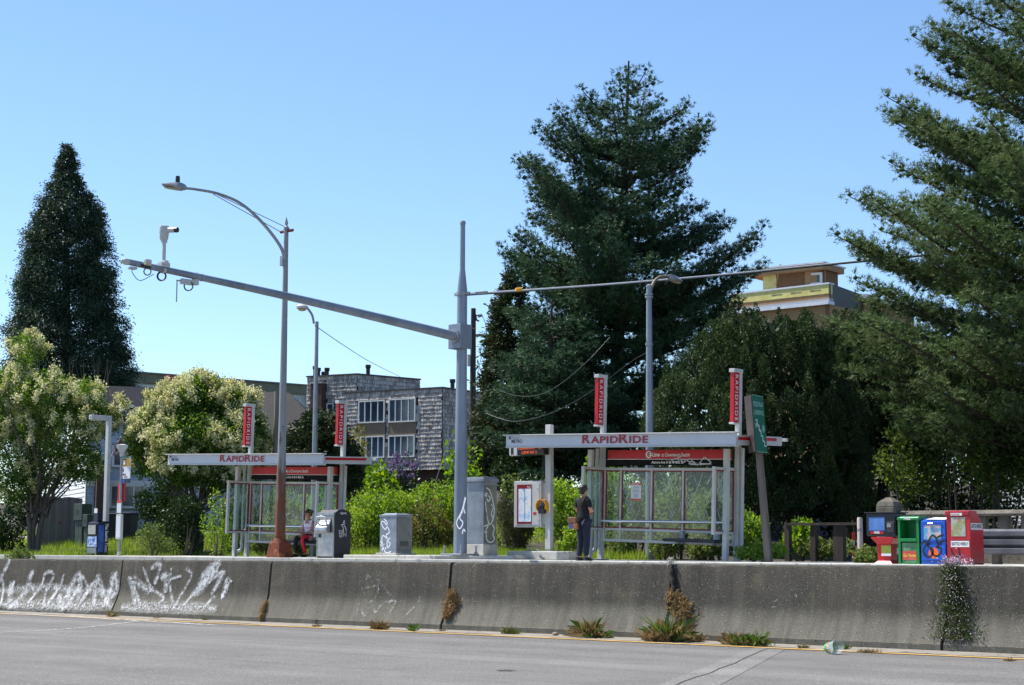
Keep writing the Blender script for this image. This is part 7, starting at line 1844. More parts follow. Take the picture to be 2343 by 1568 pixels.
put('blossom', leaf_v(Pp, r_.normal(0, 1, Pp.shape), 0.05, 0.045, r_), 4, leafmat('lilac_blossom', (0.14, 0.09, 0.18), (0.22, 0.15, 0.27), (0.34, 0.26, 0.40), 0.2, 0.7), t, r_.random(len(Pp)))
b_ = at_d(815, 1005, 68.0)
shrub('yellow_shrub', 'yellow green shrub left of the shingled block windows', 'shrub', b_, (1.1, 1.0, 0.95), yell, 3000, 0.13, 0.07, 257, gap=0.2)
b_ = at_d(800, 1075, 62.0)
shrub('dark_shrub', 'dark evergreen mass between the left shelter and the hedge', 'shrub', b_, (1.5, 1.2, 1.0), dkgr, 5000, 0.12, 0.06, 258)
# shrubs left of the left shelter
for i, (lb, px, py, D_, sz, mt, n, L, W) in enumerate((
        ('dark evergreen shrub under the round blossom tree', 420, 1185, 54.0, (1.3, 1.0, 0.7), dkgr, 9000, 0.085, 0.05),
        ('dark rhododendron with dull pink flowers in front of the shaded house wall', 385, 1130, 60.0, (1.6, 0.9, 0.9), dkgr, 8000, 0.12, 0.05),
        ('weedy shrub below the rhododendron', 350, 1225, 52.0, (0.7, 0.6, 0.35), brm_d, 1800, 0.08, 0.045),
        ('loose weedy shrub left of the left shelter glass', 500, 1180, 52.0, (0.5, 0.5, 0.7), brm, 1500, 0.08, 0.05),
        ('dark ivy mass under the left edge of the blossom tree', 20, 1190, 58.0, (1.3, 0.9, 0.9), dkgr, 3500, 0.12, 0.07),
        ('broad leaved weed clump at the left edge of the lawn', 45, 1262, 49.0, (0.5, 0.4, 0.22), brm_d, 900, 0.10, 0.05))):
    shrub('evergreen_shrub' if mt is dkgr else 'weedy_shrub', lb, 'shrub', at_d(px, py, D_), sz, mt, n, L, W, 270 + i)
# right hand shrubs and thicket
for i, (lb, px, py, y, sz, mt, n, L, W) in enumerate((
        ('ivy and bramble clump round the foot of the underpass sign post', 1735, 1262, 32.6, (0.65, 0.35, 0.26), brm, 1500, 0.085, 0.06),
        ('bright green shrub beside the low timber fence', 1830, 1215, 35.6, (0.55, 0.5, 0.42), lime_l, 1100, 0.10, 0.07),
        ('glossy leaved bramble left of the underpass post', 1715, 1205, 35.2, (0.55, 0.5, 0.6), brm, 1900, 0.09, 0.065),
        ('bramble along the low timber fence', 1890, 1250, 35.4, (0.8, 0.5, 0.35), brm_d, 1700, 0.085, 0.06),
        ('small pale shrub left of the red pedestal box', 1985, 1272, 32.4, (0.36, 0.3, 0.28), brm_d, 1300, 0.075, 0.055))):
    shrub('bramble_shrub', lb, 'shrub', at_y(px, py, y), sz, mt, n, L, W, 290 + i, group='shrubs at the right')
thk = leafmat('thicket_leaves', (0.028, 0.052, 0.012), (0.060, 0.105, 0.022), (0.16, 0.22, 0.045), 0.40, 0.45)
for i, (lb, px, py, D_, sz) in enumerate((('leafy young tree behind the pillar cap', 2090, 1040, 46.0, (1.5, 1.2, 1.7)), ('leafy young tree at the right edge below the pine', 2280, 1060, 44.0, (1.6, 1.2, 1.7)), ('leafy young tree between the pine and parapet', 2190, 930, 50.0, (1.7, 1.3, 1.5)), ('leafy young tree past the right edge', 2420, 1020, 43.0, (1.5, 1.2, 1.9)))):
    shrub('thicket_tree', lb, 'tree', at_d(px, py, D_), sz, thk, 6500, 0.12, 0.075, 310 + i, nb=12, shell=0.15, stems=5, gap=0.3, stem_mat=bark, group='young trees behind the parapet')
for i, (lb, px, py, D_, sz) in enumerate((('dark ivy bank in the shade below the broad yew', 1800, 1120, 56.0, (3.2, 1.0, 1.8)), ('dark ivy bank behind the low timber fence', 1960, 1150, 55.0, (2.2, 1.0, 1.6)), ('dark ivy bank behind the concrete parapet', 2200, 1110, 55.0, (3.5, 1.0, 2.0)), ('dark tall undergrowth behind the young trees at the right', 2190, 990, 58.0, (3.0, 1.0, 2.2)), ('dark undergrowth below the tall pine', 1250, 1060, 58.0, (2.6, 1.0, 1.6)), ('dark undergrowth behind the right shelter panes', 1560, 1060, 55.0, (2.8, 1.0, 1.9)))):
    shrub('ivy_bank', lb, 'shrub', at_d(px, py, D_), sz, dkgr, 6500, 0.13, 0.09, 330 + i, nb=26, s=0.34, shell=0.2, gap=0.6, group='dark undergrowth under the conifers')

# ---------------------------------------------------------------- grass
def blades(name, X, Y, Zb, h, w, mat, r, label=None, tint=None, lean=0.35):
    n = len(X); B = np.stack([X, Y, Zb], 1); d = nrmz(np.stack([r.normal(0, lean, n), r.normal(0, lean, n), np.ones(n)], 1))
    s = np.stack([np.cos(a := r.uniform(0, 2 * math.pi, n)), np.sin(a), np.zeros(n)], 1) * (w / 2)
    V = np.stack([B - s, B + s, B + d * h[:, None]], 1)
    me = arr_mesh(name, V.reshape(-1, 3), 3, np.clip(0.5 + r.normal(0, 0.25, n), 0, 1) if tint is None else tint)
    return part(name, me, mat, None)
grass_m = leafmat('grass_blades', (0.115, 0.210, 0.026), (0.225, 0.350, 0.055), (0.42, 0.45, 0.14), 0.45, 0.5)
r_ = np.random.default_rng(77)
n = 60000
X = r_.uniform(-66, -33.5, n); Y = 34.25 + 13.0 * r_.random(n) ** 1.3
path_c = (np.abs((Y - 42.4) - 0.25 * (X + 55)) < 0.9)
keep = (~path_c) & ~((X > -38.7) & (Y < 35.2)) & (nz(np.stack([X, Y, 0 * X], 1), 0.9) + r_.normal(0, 0.3, n) > -0.6); X, Y = X[keep], Y[keep]
h = (0.16 + 0.14 * (nz(np.stack([X, Y, 0 * X], 1), 0.7, 2.0) + 0.5)) * r_.uniform(0.5, 1.5, len(X))
tag(blades('lawn_grass', X, Y, gz(X, Y) - 0.01, np.maximum(h, 0.06), 0.022, grass_m, r_), 'rough uncut green grass on the lawn behind the bus stop', 'grass', kind='stuff')
n = 16000
X = r_.uniform(-66, -42.6, n); Y = r_.uniform(30.35, 34.25, n)
keep = ~((X > -50.2) & (X < -48.6)) & (X < -42.8 - (34.2 - Y) * 0.35); X, Y = X[keep], Y[keep]
h = 0.13 * r_.uniform(0.5, 1.6, len(X))
structure('verge', MB().prism([(-120, 30.02), (-44.2, 30.02), (-42.8, 34.2), (-120, 34.2)], SW - 0.05, SW + 0.006, 'z'), soil)
tag(blades('verge_grass', X, Y, np.full(len(X), SW), np.maximum(h, 0.05), 0.02, grass_m, r_), 'grass verge round the navy newspaper box and bus stop pole', 'grass', kind='stuff')
n = 26000
X = r_.uniform(-37.2, -26.0, n); Y = 34.2 + 1.4 * r_.random(n)
h = 0.26 * r_.uniform(0.4, 1.5, n)
tag(blades('hedge_grass', X, Y, gz(X, Y) - 0.01, h, 0.022, grass_m, r_), 'long grass at the foot of the bramble hedge', 'grass', kind='stuff')
gp = MB(); pts = [(x_, 42.4 + 0.25 * (x_ + 55)) for x_ in np.arange(-70, -40, 1.0)]
for (xa, ya), (xb, yb) in zip(pts[:-1], pts[1:]):
    gp.quad((xa, ya - 0.9, float(gz(xa, ya - 0.9)) + 0.03), (xb, yb - 0.9, float(gz(xb, yb - 0.9)) + 0.03), (xb, yb + 0.9, float(gz(xb, yb + 0.9)) + 0.03), (xa, ya + 0.9, float(gz(xa, ya + 0.9)) + 0.03))
structure('gravel_path', gp, pm('path_gravel', srgb(168, 158, 142), srgb(146, 138, 124), 6, 0.95, 0, 0.3, 30), fix=False)

# ---------------------------------------------------------------- weeds along the barrier
weed_g = leafmat('weed_green', (0.05, 0.10, 0.018), (0.10, 0.18, 0.03), (0.20, 0.26, 0.07), 0.3, 0.5)
weed_d = leafmat('weed_dry', (0.16, 0.10, 0.045), (0.28, 0.19, 0.085), (0.42, 0.32, 0.16), 0.25, 0.8)
def weed(label, px, py, wpx, hpx, seed, dry=0.5, n=220, flop=0.7, name='weed_tuft'):
    r = np.random.default_rng(seed); p = onroad(px, py, 0.0); k = FOC / (p.dot(FWD)); wd, h = wpx / k * 0.85, hpx / k * 0.90
    t = thing(name, label, 'weed', p, group='weeds along the foot of the barrier')
    def mk(nm, cnt, mat, hh):
        B = np.array(p) + np.stack([r.normal(0, wd * 0.22, cnt), r.normal(0, 0.035, cnt), np.zeros(cnt)], 1)
        d = np.stack([r.normal(0, flop, cnt), r.normal(-0.12, flop * 0.45, cnt), r.uniform(0.5, 1.1, cnt)], 1); d = nrmz(d)
        L_ = hh * (r.uniform(0.3, 0.9, cnt) + 0.5 * (r.random(cnt) > 0.93))[:, None]; s = nrmz(np.cross(d, r.normal(size=(cnt, 3)))) * r.uniform(0.0018, 0.0045, (cnt, 1))
        mid = B + d * L_ * 0.6; tip = B + d * L_ + np.array([0, 0, -1.0]) * L_ * r.uniform(0.0, 0.35, (cnt, 1))
        V = np.stack([B - s, B + s, mid + s * 0.8, tip], 1)
        V2 = np.stack([B - s, mid + s * 0.8, tip, mid - s * 0.8], 1)
        put(nm, np.concatenate([V, V2]), 4, mat, t, np.tile(r.random(cnt), 2))
    if dry > 0: mk('dry_blades', max(8, int(n * dry)), weed_d, h * 0.9)
    if dry < 1: mk('green_blades', max(8, int(n * (1 - dry))), weed_g, h)
    return t
for i, (lb, px, py, wd, hh, dry, n) in enumerate((
        ('small mixed weed in the first barrier joint from the left', 257, 1412, 16, 26, 0.5, 70), ('tiny dry weed at the second drain slot', 360, 1416, 18, 9, 0.9, 40), ('tiny weed before the left shelter at a drain slot', 472, 1420, 12, 13, 0.5, 40),
        ('sparse weed just right of the second barrier joint', 726, 1434, 16, 14, 0.6, 50), ('round straw-tipped tuft below the trash compactor', 868, 1440, 38, 34, 0.7, 220),
        ('flat brown tuft under the third barrier joint', 1012, 1445, 24, 12, 0.9, 60), ('compact green tuft below the tall cabinet', 1168, 1452, 34, 28, 0.15, 220), ('thin wispy weed below the map cabinet', 1258, 1452, 16, 34, 0.4, 40),
        ('large mixed tuft below the standing man', 1350, 1460, 62, 62, 0.45, 460), ('small green tuft right of the large mixed tuft', 1392, 1462, 16, 20, 0.2, 60), ('brown dead clump at the foot of the fourth joint', 1500, 1468, 46, 50, 0.85, 300), ('tall green grass clump at the fourth barrier joint', 1535, 1468, 60, 90, 0.3, 420),
        ('straw clump right of the fourth joint', 1585, 1470, 60, 40, 0.6, 260), ('low dry weeds left of the long green weed', 1675, 1476, 50, 50, 0.7, 160), ('long low green weed below the underpass sign', 1715, 1478, 100, 48, 0.12, 420), ('small weed left of the plastic cup', 1838, 1484, 24, 18, 0.5, 70), ('little dark green tuft behind the plastic cup', 1928, 1487, 20, 26, 0.0, 110),
        ('dry scatter of weeds right of the plastic cup', 1985, 1494, 70, 18, 0.95, 130), ('dry weed right of the flowering plant', 2310, 1513, 24, 14, 0.9, 50))):
    weed(lb, px, py, wd, hh, 400 + i, min(1.0, dry + 0.28) if dry > 0 else 0, int(n * 2.2))
# rosette weed with broad leaves
p = onroad(948, 1446, 0.01); t = thing('rosette_weed', 'dark green rosette weed with pointed leaves at the barrier foot', 'weed', p, group='weeds along the foot of the barrier')
r_ = np.random.default_rng(9); a_ = np.linspace(0, 2 * math.pi, 15)[:-1]
A_ = np.stack([np.cos(a_), np.sin(a_) * 0.6, r_.uniform(0.25, 1.3, 14)], 1); C_ = np.array(p) + nrmz(A_) * 0.075
put('leaf_rosette', leaf_v(C_, A_, 0.16, 0.035, r_, 0.15), 4, weed_g, t, r_.random(14) * 0.5)
# dry growth hanging in the joints
def hanging(label, pts, wpx, seed, n, mat, L=0.10, name='dry_growth'):
    r = np.random.default_rng(seed); Q = [onbar(x, y) for x, y in pts]; base = Q[-1].copy()
    t = thing(name, label, 'weed', base, group='growth hanging in the barrier joints')
    T = r.random(n) * (len(Q) - 1); i = np.minimum(T.astype(int), len(Q) - 2); f = (T - i)[:, None]; q = np.array([tuple(v) for v in Q])
    wv = np.interp(T, range(len(Q)), [w_ / 195.0 for w_ in wpx])
    C = q[i] * (1 - f) + q[i + 1] * f + np.stack([r.normal(0, 1, n) * wv * 0.3, -np.abs(r.normal(0, 0.035, n)), r.normal(0, 0.02, n)], 1)
    put('tangle', leaf_v(C, r.normal(0, 1, (n, 3)) + np.array([0, -0.3, -0.6]), L * r.uniform(0.5, 1.3, n), 0.010, r, 0.3), 4, mat, t, np.clip(0.5 + r.normal(0, 0.3, n), 0, 1))
    return t
hanging('dry brown growth low in the second barrier joint', [(612, 1376), (604, 1400), (600, 1420)], (12, 22, 10), 501, 420, weed_d)
hanging('bushy straw-coloured growth in the third barrier joint', [(1036, 1352), (1034, 1385), (1024, 1412)], (22, 46, 18), 503, 1300, weed_d)
hanging('straw-coloured growth spilling from the fourth barrier joint', [(1541, 1352), (1556, 1385), (1566, 1412)], (20, 62, 40), 505, 1700, weed_d)
dkr = pm('dead_root', srgb(62, 52, 44), srgb(44, 38, 34), 9, 0.95)
q = [onbar(x, y) + Vector((0, -0.02, 0)) for x, y in ((1536, 1300), (1541, 1325), (1544, 1350), (1540, 1372), (1530, 1384))]
t = thing('dead_root', 'thick dark dead root climbing the fourth barrier joint', 'root', q[-1]); part('root', MB().tube(spline(q, 4), [0.03 + 0.015 * abs(math.sin(k)) for k in range(17)], 7), dkr, t, sm=60)
t = hanging('little bleached tuft on top of the fourth barrier joint', [(1536, 1280), (1536, 1289)], (18, 18), 507, 90, leafmat('bleached_tuft', (0.3, 0.27, 0.22), (0.4, 0.37, 0.31), (0.5, 0.47, 0.42), 0.2), 0.07)
# flowering plant on the right joint
t = hanging('leafy plant with small pink flowers draped over the right barrier joint', [(2178, 1290), (2178, 1330), (2182, 1380), (2186, 1430), (2190, 1462)], (36, 44, 62, 84, 90), 511, 3600, leafmat('creeper_dark', (0.034, 0.060, 0.018), (0.070, 0.115, 0.032), (0.12, 0.11, 0.06), 0.3, 0.5), 0.055, name='flowering_plant')
r_ = np.random.default_rng(513); n = 300
ys = 1284 + 180 * r_.random(n); xs = 2179 + 0.07 * (ys - 1284) + r_.normal(0, 1, n) * (9 + 0.10 * (ys - 1284))
C_ = np.array([tuple(onbar(x, y) + Vector((0, -0.06 - 0.03 * r_.random(), 0))) for x, y in zip(xs, ys)])
put('flowers', leaf_v(C_, r_.normal(0, 1, C_.shape), 0.018, 0.015, r_), 4, leafmat('pink_flowers', (0.34, 0.22, 0.30), (0.48, 0.38, 0.46), (0.66, 0.60, 0.64), 0.2), t, r_.random(n))
n = 260; C_ = np.array([tuple(onbar(2179 + x, 1296) + Vector((0, 0.02 + 0.05 * b_, 0.02 + 0.05 * c_))) for x, b_, c_ in zip(r_.normal(0, 17, n), r_.normal(0, 1, n), np.abs(r_.normal(0, 1, n)))])
put('flowers', leaf_v(C_, r_.normal(0, 1, C_.shape), 0.03, 0.022, r_), 4, leafmat('pink_flowers', (0.34, 0.22, 0.30), (0.48, 0.38, 0.46), (0.66, 0.60, 0.64)), t, r_.random(n))
# litter
p = onroad(1905, 1497, 0.0)
t = thing('plastic_cup', 'crushed clear plastic cup with green and red print lying by the yellow line', 'cup', p, (0, math.radians(82), math.radians(-25)))
cup = MB(); n = 16; prof_ = [(0.055, -0.10), (0.062, -0.02), (0.072, 0.06), (0.080, 0.12)]
vs = []; fs = []
for j, (rr_, z) in enumerate(prof_):
    for k in range(n):
        a = 2 * math.pi * k / n; q = rr_ * (1 + 0.07 * math.sin(3 * a + j)); vs.append((q * math.cos(a) - 0.078, q * math.sin(a), z))
for j in range(3):
    for k in range(n): fs.append((j * n + k, j * n + (k + 1) % n, (j + 1) * n + (k + 1) % n, (j + 1) * n + k))
fs.append(tuple(range(n)))
part('cup', cup.add(vs, fs), glassmat('cup_plastic', (0.92, 0.94, 0.95), 0.35, 0.15), t, w=False, sm=60)
part('print', MB().tube([(-0.078, 0, -0.08), (-0.078, 0, -0.03)], [0.060, 0.0645], 14, False), pm('cup_green', srgb(70, 170, 60), None, rough=0.4), t, w=False, sm=60)
part('print', MB().tube([(-0.078, 0, -0.025), (-0.078, 0, 0.005)], [0.065, 0.068], 14, False), pm('cup_red', srgb(210, 60, 70), srgb(230, 230, 230), 20, 0.4, lo=0.48, hi=0.52), t, w=False, sm=60)
p = onroad(1270, 1456, 0.02)
t = thing('loose_stone', 'small tan stone lying at the barrier foot', 'stone', p); part('stone', MB().ball((0, 0, 0.01), 0.05, 0.035, 0.028, 9, 6), pm('stone_tan', srgb(150, 134, 112), srgb(120, 106, 90), 20, 0.9), t, w=False, sm=60)
# ---------------------------------------------------------------- people
def skin_mesh(V, Ed, root, sub=2, extra=None):
    names = list(V); me = bpy.data.meshes.new('figure')
    me.from_pydata([V[n][0] for n in names], [(names.index(a), names.index(b)) for a, b in Ed], [])
    ob = bpy.data.objects.new('figure', me); link(ob)
    ob.modifiers.new('skin', 'SKIN')
    sv = me.skin_vertices[0].data
    for i, n in enumerate(names):
        q = V[n][1]; sv[i].radius = (q, q) if not isinstance(q, tuple) else q
        sv[i].use_root = (n == root)
    s = ob.modifiers.new('sub', 'SUBSURF'); s.levels = sub; s.render_levels = sub
    bpy.context.view_layer.update()
    ev = ob.evaluated_get(bpy.context.evaluated_depsgraph_get())
    out = bpy.data.meshes.new_from_object(ev)
    bpy.data.objects.remove(ob); bpy.data.meshes.remove(me)
    if extra is not None:
        bm = bmesh.new(); bm.from_mesh(out); tmp = extra.mesh('tmp'); bm.from_mesh(tmp); bm.to_mesh(out); bm.free(); bpy.data.meshes.remove(tmp)
    smooth(out); return out
def clothe(me, cond, off):
    """garment: the part of a body surface inside cond, lifted along its normals"""
    bm = bmesh.new(); bm.from_mesh(me); bm.normal_update()
    bmesh.ops.delete(bm, geom=[f for f in bm.faces if not cond(f.calc_center_median())], context='FACES')
    for v in bm.verts: v.co += v.normal * off
    out = bpy.data.meshes.new('garment'); bm.to_mesh(out); bm.free(); smooth(out); return out
def hand(mb, wrist, d, palm_n, side, curl=0.7):
    """palm with five bent, unequal fingers"""
    w = Vector(wrist); d = Vector(d).normalized(); n = Vector(palm_n); n = (n - d * n.dot(d)).normalized(); s = d.cross(n) * side
    mb.tube([w - d * 0.01, w + d * 0.04, w + d * 0.085], [0.026, 0.036, 0.032], 8)
    for k, (o, L_) in enumerate(((-0.028, 0.068), (-0.010, 0.078), (0.010, 0.072), (0.027, 0.056))):
        b = w + d * 0.082 + s * o; m1 = b + d * L_ * 0.45 + n * 0.012 * curl * 2; e = m1 + (d * (1 - curl * 0.6) + n * curl).normalized() * L_ * 0.55
        mb.tube([b, m1, e], [0.0095, 0.009, 0.007], 6)
    b = w + d * 0.03 - s * 0.026; m1 = b + (d * 0.6 - s * 0.6 + n * 0.2).normalized() * 0.035; e = m1 + (d + n * 0.4).normalized() * 0.03
    mb.tube([b, m1, e], [0.012, 0.010, 0.008], 6)
skin_m = pm('skin_light', srgb(206, 150, 124), srgb(196, 138, 112), 6, 0.55)
skin_t = pm('skin_tan', srgb(176, 118, 90), srgb(164, 108, 82), 6, 0.55)
hair_m = pm('hair_dark', (0.012, 0.008, 0.006), (0.03, 0.018, 0.012), 40, 0.5)
jeans = pm('denim_dark', srgb(28, 38, 62), srgb(20, 27, 46), 20, 0.85, 0, 0.2, 60)
tee = pm('tee_black', (0.005, 0.006, 0.010), (0.009, 0.010, 0.014), 8, 0.85)
shoe_m = pm('shoe_black', (0.012, 0.012, 0.013), None, rough=0.5)
def face(t, c, f, r, u, k, skin):
    """eyes, brows, nose, mouth and ears round head centre c; f forward, r right, u up, k scale"""
    P = lambda n, m, mt: part(n, m, mt, t, w=False, sm=60)
    P('nose', MB().tube([c + f * 0.088 * k + u * 0.012 * k, c + f * 0.108 * k - u * 0.020 * k, c + f * 0.094 * k - u * 0.030 * k], [0.008, 0.013, 0.008], 6), skin)
    for s in (-1, 1):
        P('ear', MB().ball(c + r * 0.087 * k * s - f * 0.005 - u * 0.008, 0.012, 0.018, 0.028, 8, 6), skin)
        P('eye', MB().ball(c + f * 0.087 * k + r * 0.034 * s * k + u * 0.008, 0.010, 0.008, 0.007, 8, 5), black)
        P('brow', MB().ball(c + f * 0.089 * k + r * 0.034 * s * k + u * 0.026, 0.016, 0.006, 0.004, 8, 4), hair_m)
    P('mouth', MB().ball(c + f * 0.088 * k - u * 0.052 * k, 0.020, 0.006, 0.005, 8, 4), pm('lips', srgb(160, 90, 84), None, rough=0.5))

# man waiting, seen from behind, bag across his back
my = 30.45
mp = at_y(1334, 1284, my)
fd = (RIGHT * 0.72 + FWD * 0.69).normalized()
t = thing('person', 'person in black t-shirt and jeans standing with a tan shoulder bag, back to camera', 'person', (mp.x, my, SW), (0, 0, math.atan2(fd.y, fd.x) - math.pi / 2)); t.scale = (0.92, 0.92, 0.955)
P = lambda n, m, mt, **k: part(n, m, mt, t, w=False, **k)
B = {'pel': ((0, 0, 0.93), 0.125), 'sp': ((0, 0.01, 1.10), 0.118), 'ch': ((0, 0.0, 1.30), 0.135), 'nb': ((0, -0.01, 1.45), 0.075), 'nk': ((0, 0.005, 1.52), 0.054), 'h1': ((0, 0.035, 1.575), 0.070), 'h2': ((0, 0.022, 1.645), 0.090), 'h3': ((0, 0.008, 1.705), 0.070),
     'sr': ((0.165, -0.01, 1.415), 0.066), 'er': ((0.235, 0.02, 1.15), 0.047), 'wr': ((0.10, 0.23, 1.16), 0.033), 'sl': ((-0.165, -0.01, 1.415), 0.066), 'el': ((-0.235, 0.02, 1.15), 0.047), 'wl': ((-0.06, 0.25, 1.10), 0.033),
     'hr': ((0.095, 0, 0.86), 0.105), 'kr': ((0.11, 0.02, 0.48), 0.066), 'ar': ((0.11, -0.03, 0.09), 0.043), 'tr': ((0.125, 0.13, 0.035), 0.036), 'hl': ((-0.095, 0, 0.86), 0.105), 'kl': ((-0.115, 0.03, 0.48), 0.066), 'al': ((-0.13, -0.02, 0.09), 0.043), 'tl': ((-0.16, 0.13, 0.035), 0.036)}
E_ = [('pel', 'sp'), ('sp', 'ch'), ('ch', 'nb'), ('nb', 'nk'), ('nk', 'h1'), ('h1', 'h2'), ('h2', 'h3'), ('ch', 'sr'), ('sr', 'er'), ('er', 'wr'), ('ch', 'sl'), ('sl', 'el'), ('el', 'wl'), ('pel', 'hr'), ('hr', 'kr'), ('kr', 'ar'), ('ar', 'tr'), ('pel', 'hl'), ('hl', 'kl'), ('kl', 'al'), ('al', 'tl')]
hm = MB(); hand(hm, B['wr'][0], (-0.9, 0.25, 0.05), (0, -1, 0), 1, 0.6); hand(hm, B['wl'][0], (0.9, 0.25, 0.1), (0, -1, 0), -1, 0.6)
man_b = skin_mesh(B, E_, 'pel', 2, hm); P('body', man_b, skin_m)
def grow(keys, d, over=None):
    o = {k: (B[k][0], B[k][1] + d) for k in keys}
    if over: o.update(over)
    return o
P('t_shirt', clothe(man_b, lambda c: 0.90 < c.z < 1.475 and c.y < 0.15 and (c.z > 1.235 or abs(c.x) < 0.178), 0.013), tee)
P('jeans', skin_mesh(grow(('pel', 'hr', 'kr', 'hl', 'kl'), 0.016, {'pel': ((0, 0, 0.92), 0.138), 'ar': ((0.11, -0.025, 0.085), 0.072), 'al': ((-0.13, -0.015, 0.085), 0.072)}),
                     [('pel', 'hr'), ('hr', 'kr'), ('kr', 'ar'), ('pel', 'hl'), ('hl', 'kl'), ('kl', 'al')], 'pel'), jeans)
for s, x in ((1, 0.115), (-1, -0.14)):
    P('shoe', MB().add([(x + a * 0.045, b, c) for (a, b, c) in ((-1, -0.09, 0), (1, -0.09, 0), (1.05, 0.1, 0), (0.5, 0.2, 0), (-0.5, 0.2, 0), (-1.05, 0.1, 0), (-0.9, -0.09, 0.10), (0.9, -0.09, 0.10), (0.95, 0.08, 0.075), (0.4, 0.18, 0.045), (-0.4, 0.18, 0.045), (-0.95, 0.08, 0.075))],
                       [(5, 4, 3, 2, 1, 0), (6, 7, 8, 9, 10, 11)] + [(k, (k + 1) % 6, (k + 1) % 6 + 6, k + 6) for k in range(6)]), shoe_m, bevel=0.015)
hc = Vector((0, 0.022, 1.645))
face(t, hc, Vector((0, 1, 0)), Vector((1, 0, 0)), Vector((0, 0, 1)), 1.05, skin_m)
hr_ = MB().ball((0, -0.005, 1.675), 0.103, 0.112, 0.098, 16, 10).ball((0, -0.045, 1.62), 0.088, 0.07, 0.085, 14, 8).ball((0, 0.06, 1.735), 0.07, 0.05, 0.035, 10, 6).ball((0.088, 0.0, 1.655), 0.02, 0.03, 0.05, 8, 5).ball((-0.088, 0.0, 1.655), 0.02, 0.03, 0.05, 8, 5)
P('hair', hr_, hair_m, sm=60)
P('glasses', MB().tube([(0.09, 0.0, 1.655), (0.085, 0.10, 1.652)], 0.004, 4).tube([(-0.085, 0.105, 1.652), (0.085, 0.105, 1.652)], 0.005, 4), black)
tan_l = pm('leather_tan', srgb(118, 78, 46), srgb(96, 62, 36), 9, 0.6)
bg_ = thing('shoulder_bag', 'tan and blue shoulder bag slung across the standing person', 'bag', (mp.x, my, SW), t.rotation_euler); bg_.scale = t.scale
PB = lambda n, m, mt, **k: part(n, m, mt, bg_, w=False, **k)
PB('bag_body', MB().box(-0.30, -0.03, -0.22, -0.145, 0.74, 1.0), tan_l, bevel=0.03)
PB('bag_flap', MB().box(-0.31, -0.02, -0.235, -0.14, 0.86, 1.01), tan_l, bevel=0.02)
PB('bag_panel', MB().box(-0.27, -0.08, -0.229, -0.222, 0.74, 0.85), pm('bag_blue', srgb(60, 70, 120), None, rough=0.7), bevel=0.01)
PB('pocket', MB().box(-0.12, 0.02, -0.235, -0.165, 0.73, 0.86), pm('leather_orange', srgb(136, 82, 40), None, rough=0.6), bevel=0.015)
PB('strap', MB().tube(spline([(-0.12, -0.16, 1.0), (-0.02, -0.162, 1.15), (0.08, -0.160, 1.32), (0.13, -0.06, 1.475), (0.11, 0.07, 1.44), (0.0, 0.15, 1.25), (-0.17, 0.10, 1.05), (-0.2, -0.08, 0.99)], 5), 0.016, 5), pm('strap_brown', srgb(84, 62, 46), None, rough=0.7), sm=60)

# woman sitting on the bench of the farther shelter
wx = at_y(697, 1235, 32.45); seat_z = SW - 0.045 + 0.525 - 0.029 * (wx.x - sh2.location.x) - SW
t = thing('person', 'person in white tank top and black and red leggings sitting on the shelter bench', 'person', (wx.x, 32.62, SW), (0, 0, math.pi + math.radians(6)))
P = lambda n, m, mt, **k: part(n, m, mt, t, w=False, **k)
z = seat_z
B = {'pel': ((0, 0.0, z + 0.11), 0.118), 'sp': ((0, 0.02, z + 0.27), 0.100), 'ch': ((0, 0.03, z + 0.43), 0.108), 'nb': ((0, 0.03, z + 0.56), 0.058), 'nk': ((0, 0.045, z + 0.63), 0.044), 'h1': ((0, 0.085, z + 0.685), 0.062), 'h2': ((0, 0.075, z + 0.755), 0.084), 'h3': ((0, 0.05, z + 0.81), 0.066),
     'sr': ((0.145, 0.02, z + 0.525), 0.050), 'er': ((0.205, 0.06, z + 0.28), 0.040), 'wr': ((0.06, 0.27, z + 0.19), 0.027), 'sl': ((-0.145, 0.02, z + 0.525), 0.050), 'el': ((-0.205, 0.06, z + 0.28), 0.040), 'wl': ((-0.04, 0.29, z + 0.18), 0.027),
     'hr': ((0.09, 0.05, z + 0.085), 0.098), 'kr': ((0.13, 0.43, z + 0.07), 0.062), 'ar': ((0.12, 0.40, 0.09), 0.038), 'tr': ((0.14, 0.55, 0.035), 0.032), 'hl': ((-0.09, 0.05, z + 0.085), 0.098), 'kl': ((-0.11, 0.43, z + 0.07), 0.062), 'al': ((-0.14, 0.32, 0.09), 0.038), 'tl': ((-0.17, 0.47, 0.035), 0.032)}
hm = MB(); hand(hm, B['wr'][0], (-0.5, 0.5, -0.25), (0, -0.3, -1), 1, 0.6); hand(hm, B['wl'][0], (0.5, 0.5, -0.25), (0, -0.3, -1), -1, 0.6)
wom_b = skin_mesh(B, E_, 'pel', 2, hm); P('body', wom_b, skin_t)
P('tank_top', clothe(wom_b, lambda c: z + 0.06 < c.z < z + 0.555 and c.y < 0.19 and abs(c.x) < 0.150 and not (abs(c.x) < 0.075 and c.z > z + 0.47), 0.012), pm('tank_white', srgb(224, 222, 230), srgb(206, 200, 214), 9, 0.8))
P('chest_stripe', MB()._lathe((0, 0.025, 0), [(0.140, z + 0.34), (0.142, z + 0.365)], 16), pm('stripe_pink', srgb(214, 150, 176), None, rough=0.8), sm=60)
P('leggings', skin_mesh(grow(('pel', 'hr', 'kr', 'hl', 'kl', 'ar', 'al'), 0.010, {'pel': ((0, 0, z + 0.10), 0.126)}), [('pel', 'hr'), ('hr', 'kr'), ('kr', 'ar'), ('pel', 'hl'), ('hl', 'kl'), ('kl', 'al')], 'pel'), tee)
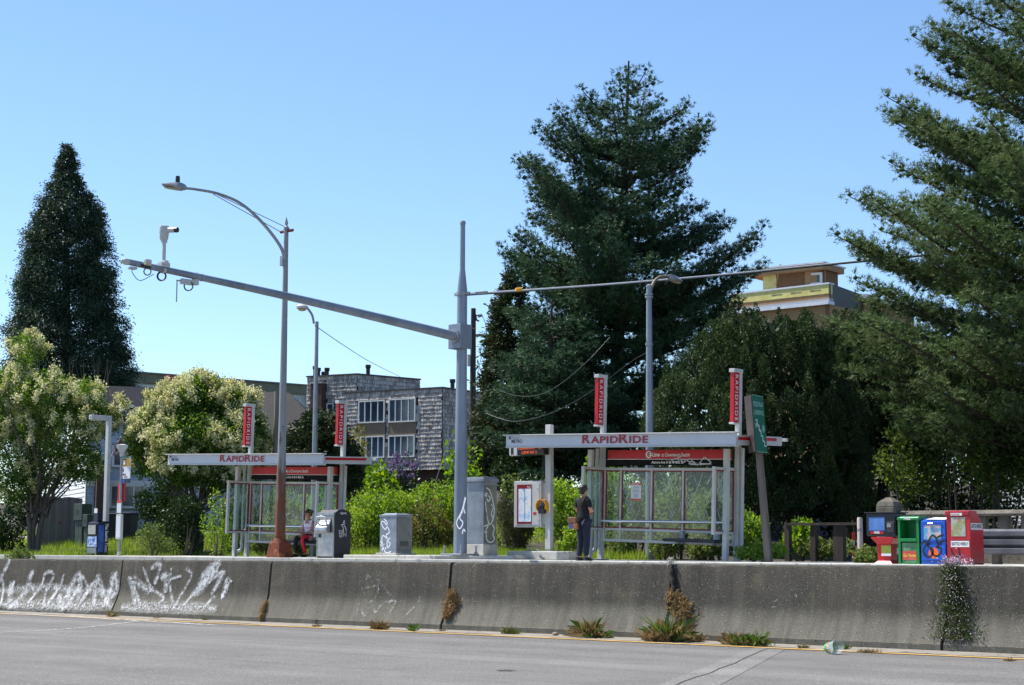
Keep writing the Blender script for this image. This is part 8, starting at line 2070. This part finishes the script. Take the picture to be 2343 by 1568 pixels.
P('leg_stripe', MB().tube(spline([(-0.155, 0.12, z + 0.11), (-0.165, 0.28, z + 0.10), (-0.150, 0.42, z + 0.085), (-0.155, 0.45, z - 0.03), (-0.165, 0.40, z - 0.20), (-0.168, 0.34, 0.13)], 5), [0.05] * 6 + [0.05] * 5 + [0.046] * 15, 8), pm('stripe_red', srgb(206, 30, 52), None, rough=0.7), sm=60)
for (ax, ay, tx, ty) in ((0.12, 0.40, 0.14, 0.56), (-0.14, 0.32, -0.17, 0.48)):
    P('shoe', MB().tube([(ax, ay - 0.05, 0.045), (ax, ay + 0.04, 0.045), (tx, ty, 0.035), (tx, ty + 0.05, 0.03)], [0.04, 0.047, 0.042, 0.02], 10), shoe_m, sm=60)
hc = Vector((0, 0.075, z + 0.755))
face(t, hc, Vector((0, 0.98, -0.2)).normalized(), Vector((1, 0, 0)), Vector((0, 0.2, 0.98)), 0.98, skin_t)
P('hair', MB().ball((0, 0.045, z + 0.785), 0.096, 0.102, 0.088, 16, 10).ball((0, 0.0, z + 0.73), 0.075, 0.06, 0.07, 12, 8).ball((0, -0.075, z + 0.80), 0.05, 0.045, 0.05, 10, 8), hair_m, sm=60)
P('headband', MB()._lathe((0, 0.04, 0), [(0.099, z + 0.80), (0.096, z + 0.815)], 16), pm('headband_grey', srgb(150, 140, 130), None, rough=0.7), sm=60)
P('sunglasses', MB().box(-0.07, 0.07, 0.148, 0.165, z + 0.755, z + 0.785), black, bevel=0.008)
hb = thing('handbag', 'small dusty pink handbag beside the seated person', 'bag', (wx.x + 0.22, 32.50, SW + z))
part('bag_body', MB().box(-0.10, 0.10, -0.10, 0.06, 0.0, 0.13), pm('dusty_pink', srgb(150, 112, 116), None, rough=0.7), hb, w=False, bevel=0.03)
part('strap', MB().tube(spline([(-0.09, -0.02, 0.12), (-0.05, -0.03, 0.24), (0.05, -0.03, 0.24), (0.09, -0.02, 0.12)], 5), 0.008, 5), pm('strap_pale', srgb(190, 180, 176), None), hb, w=False, sm=60)
# strokes, twigs and print too small to pick apart one by one
for o in bpy.data.objects:
    if o.type == 'MESH' and o.name.split('.')[0] in ('graffiti', 'wrap_print', 'limbs', 'scratches'): o['kind'] = 'stuff'
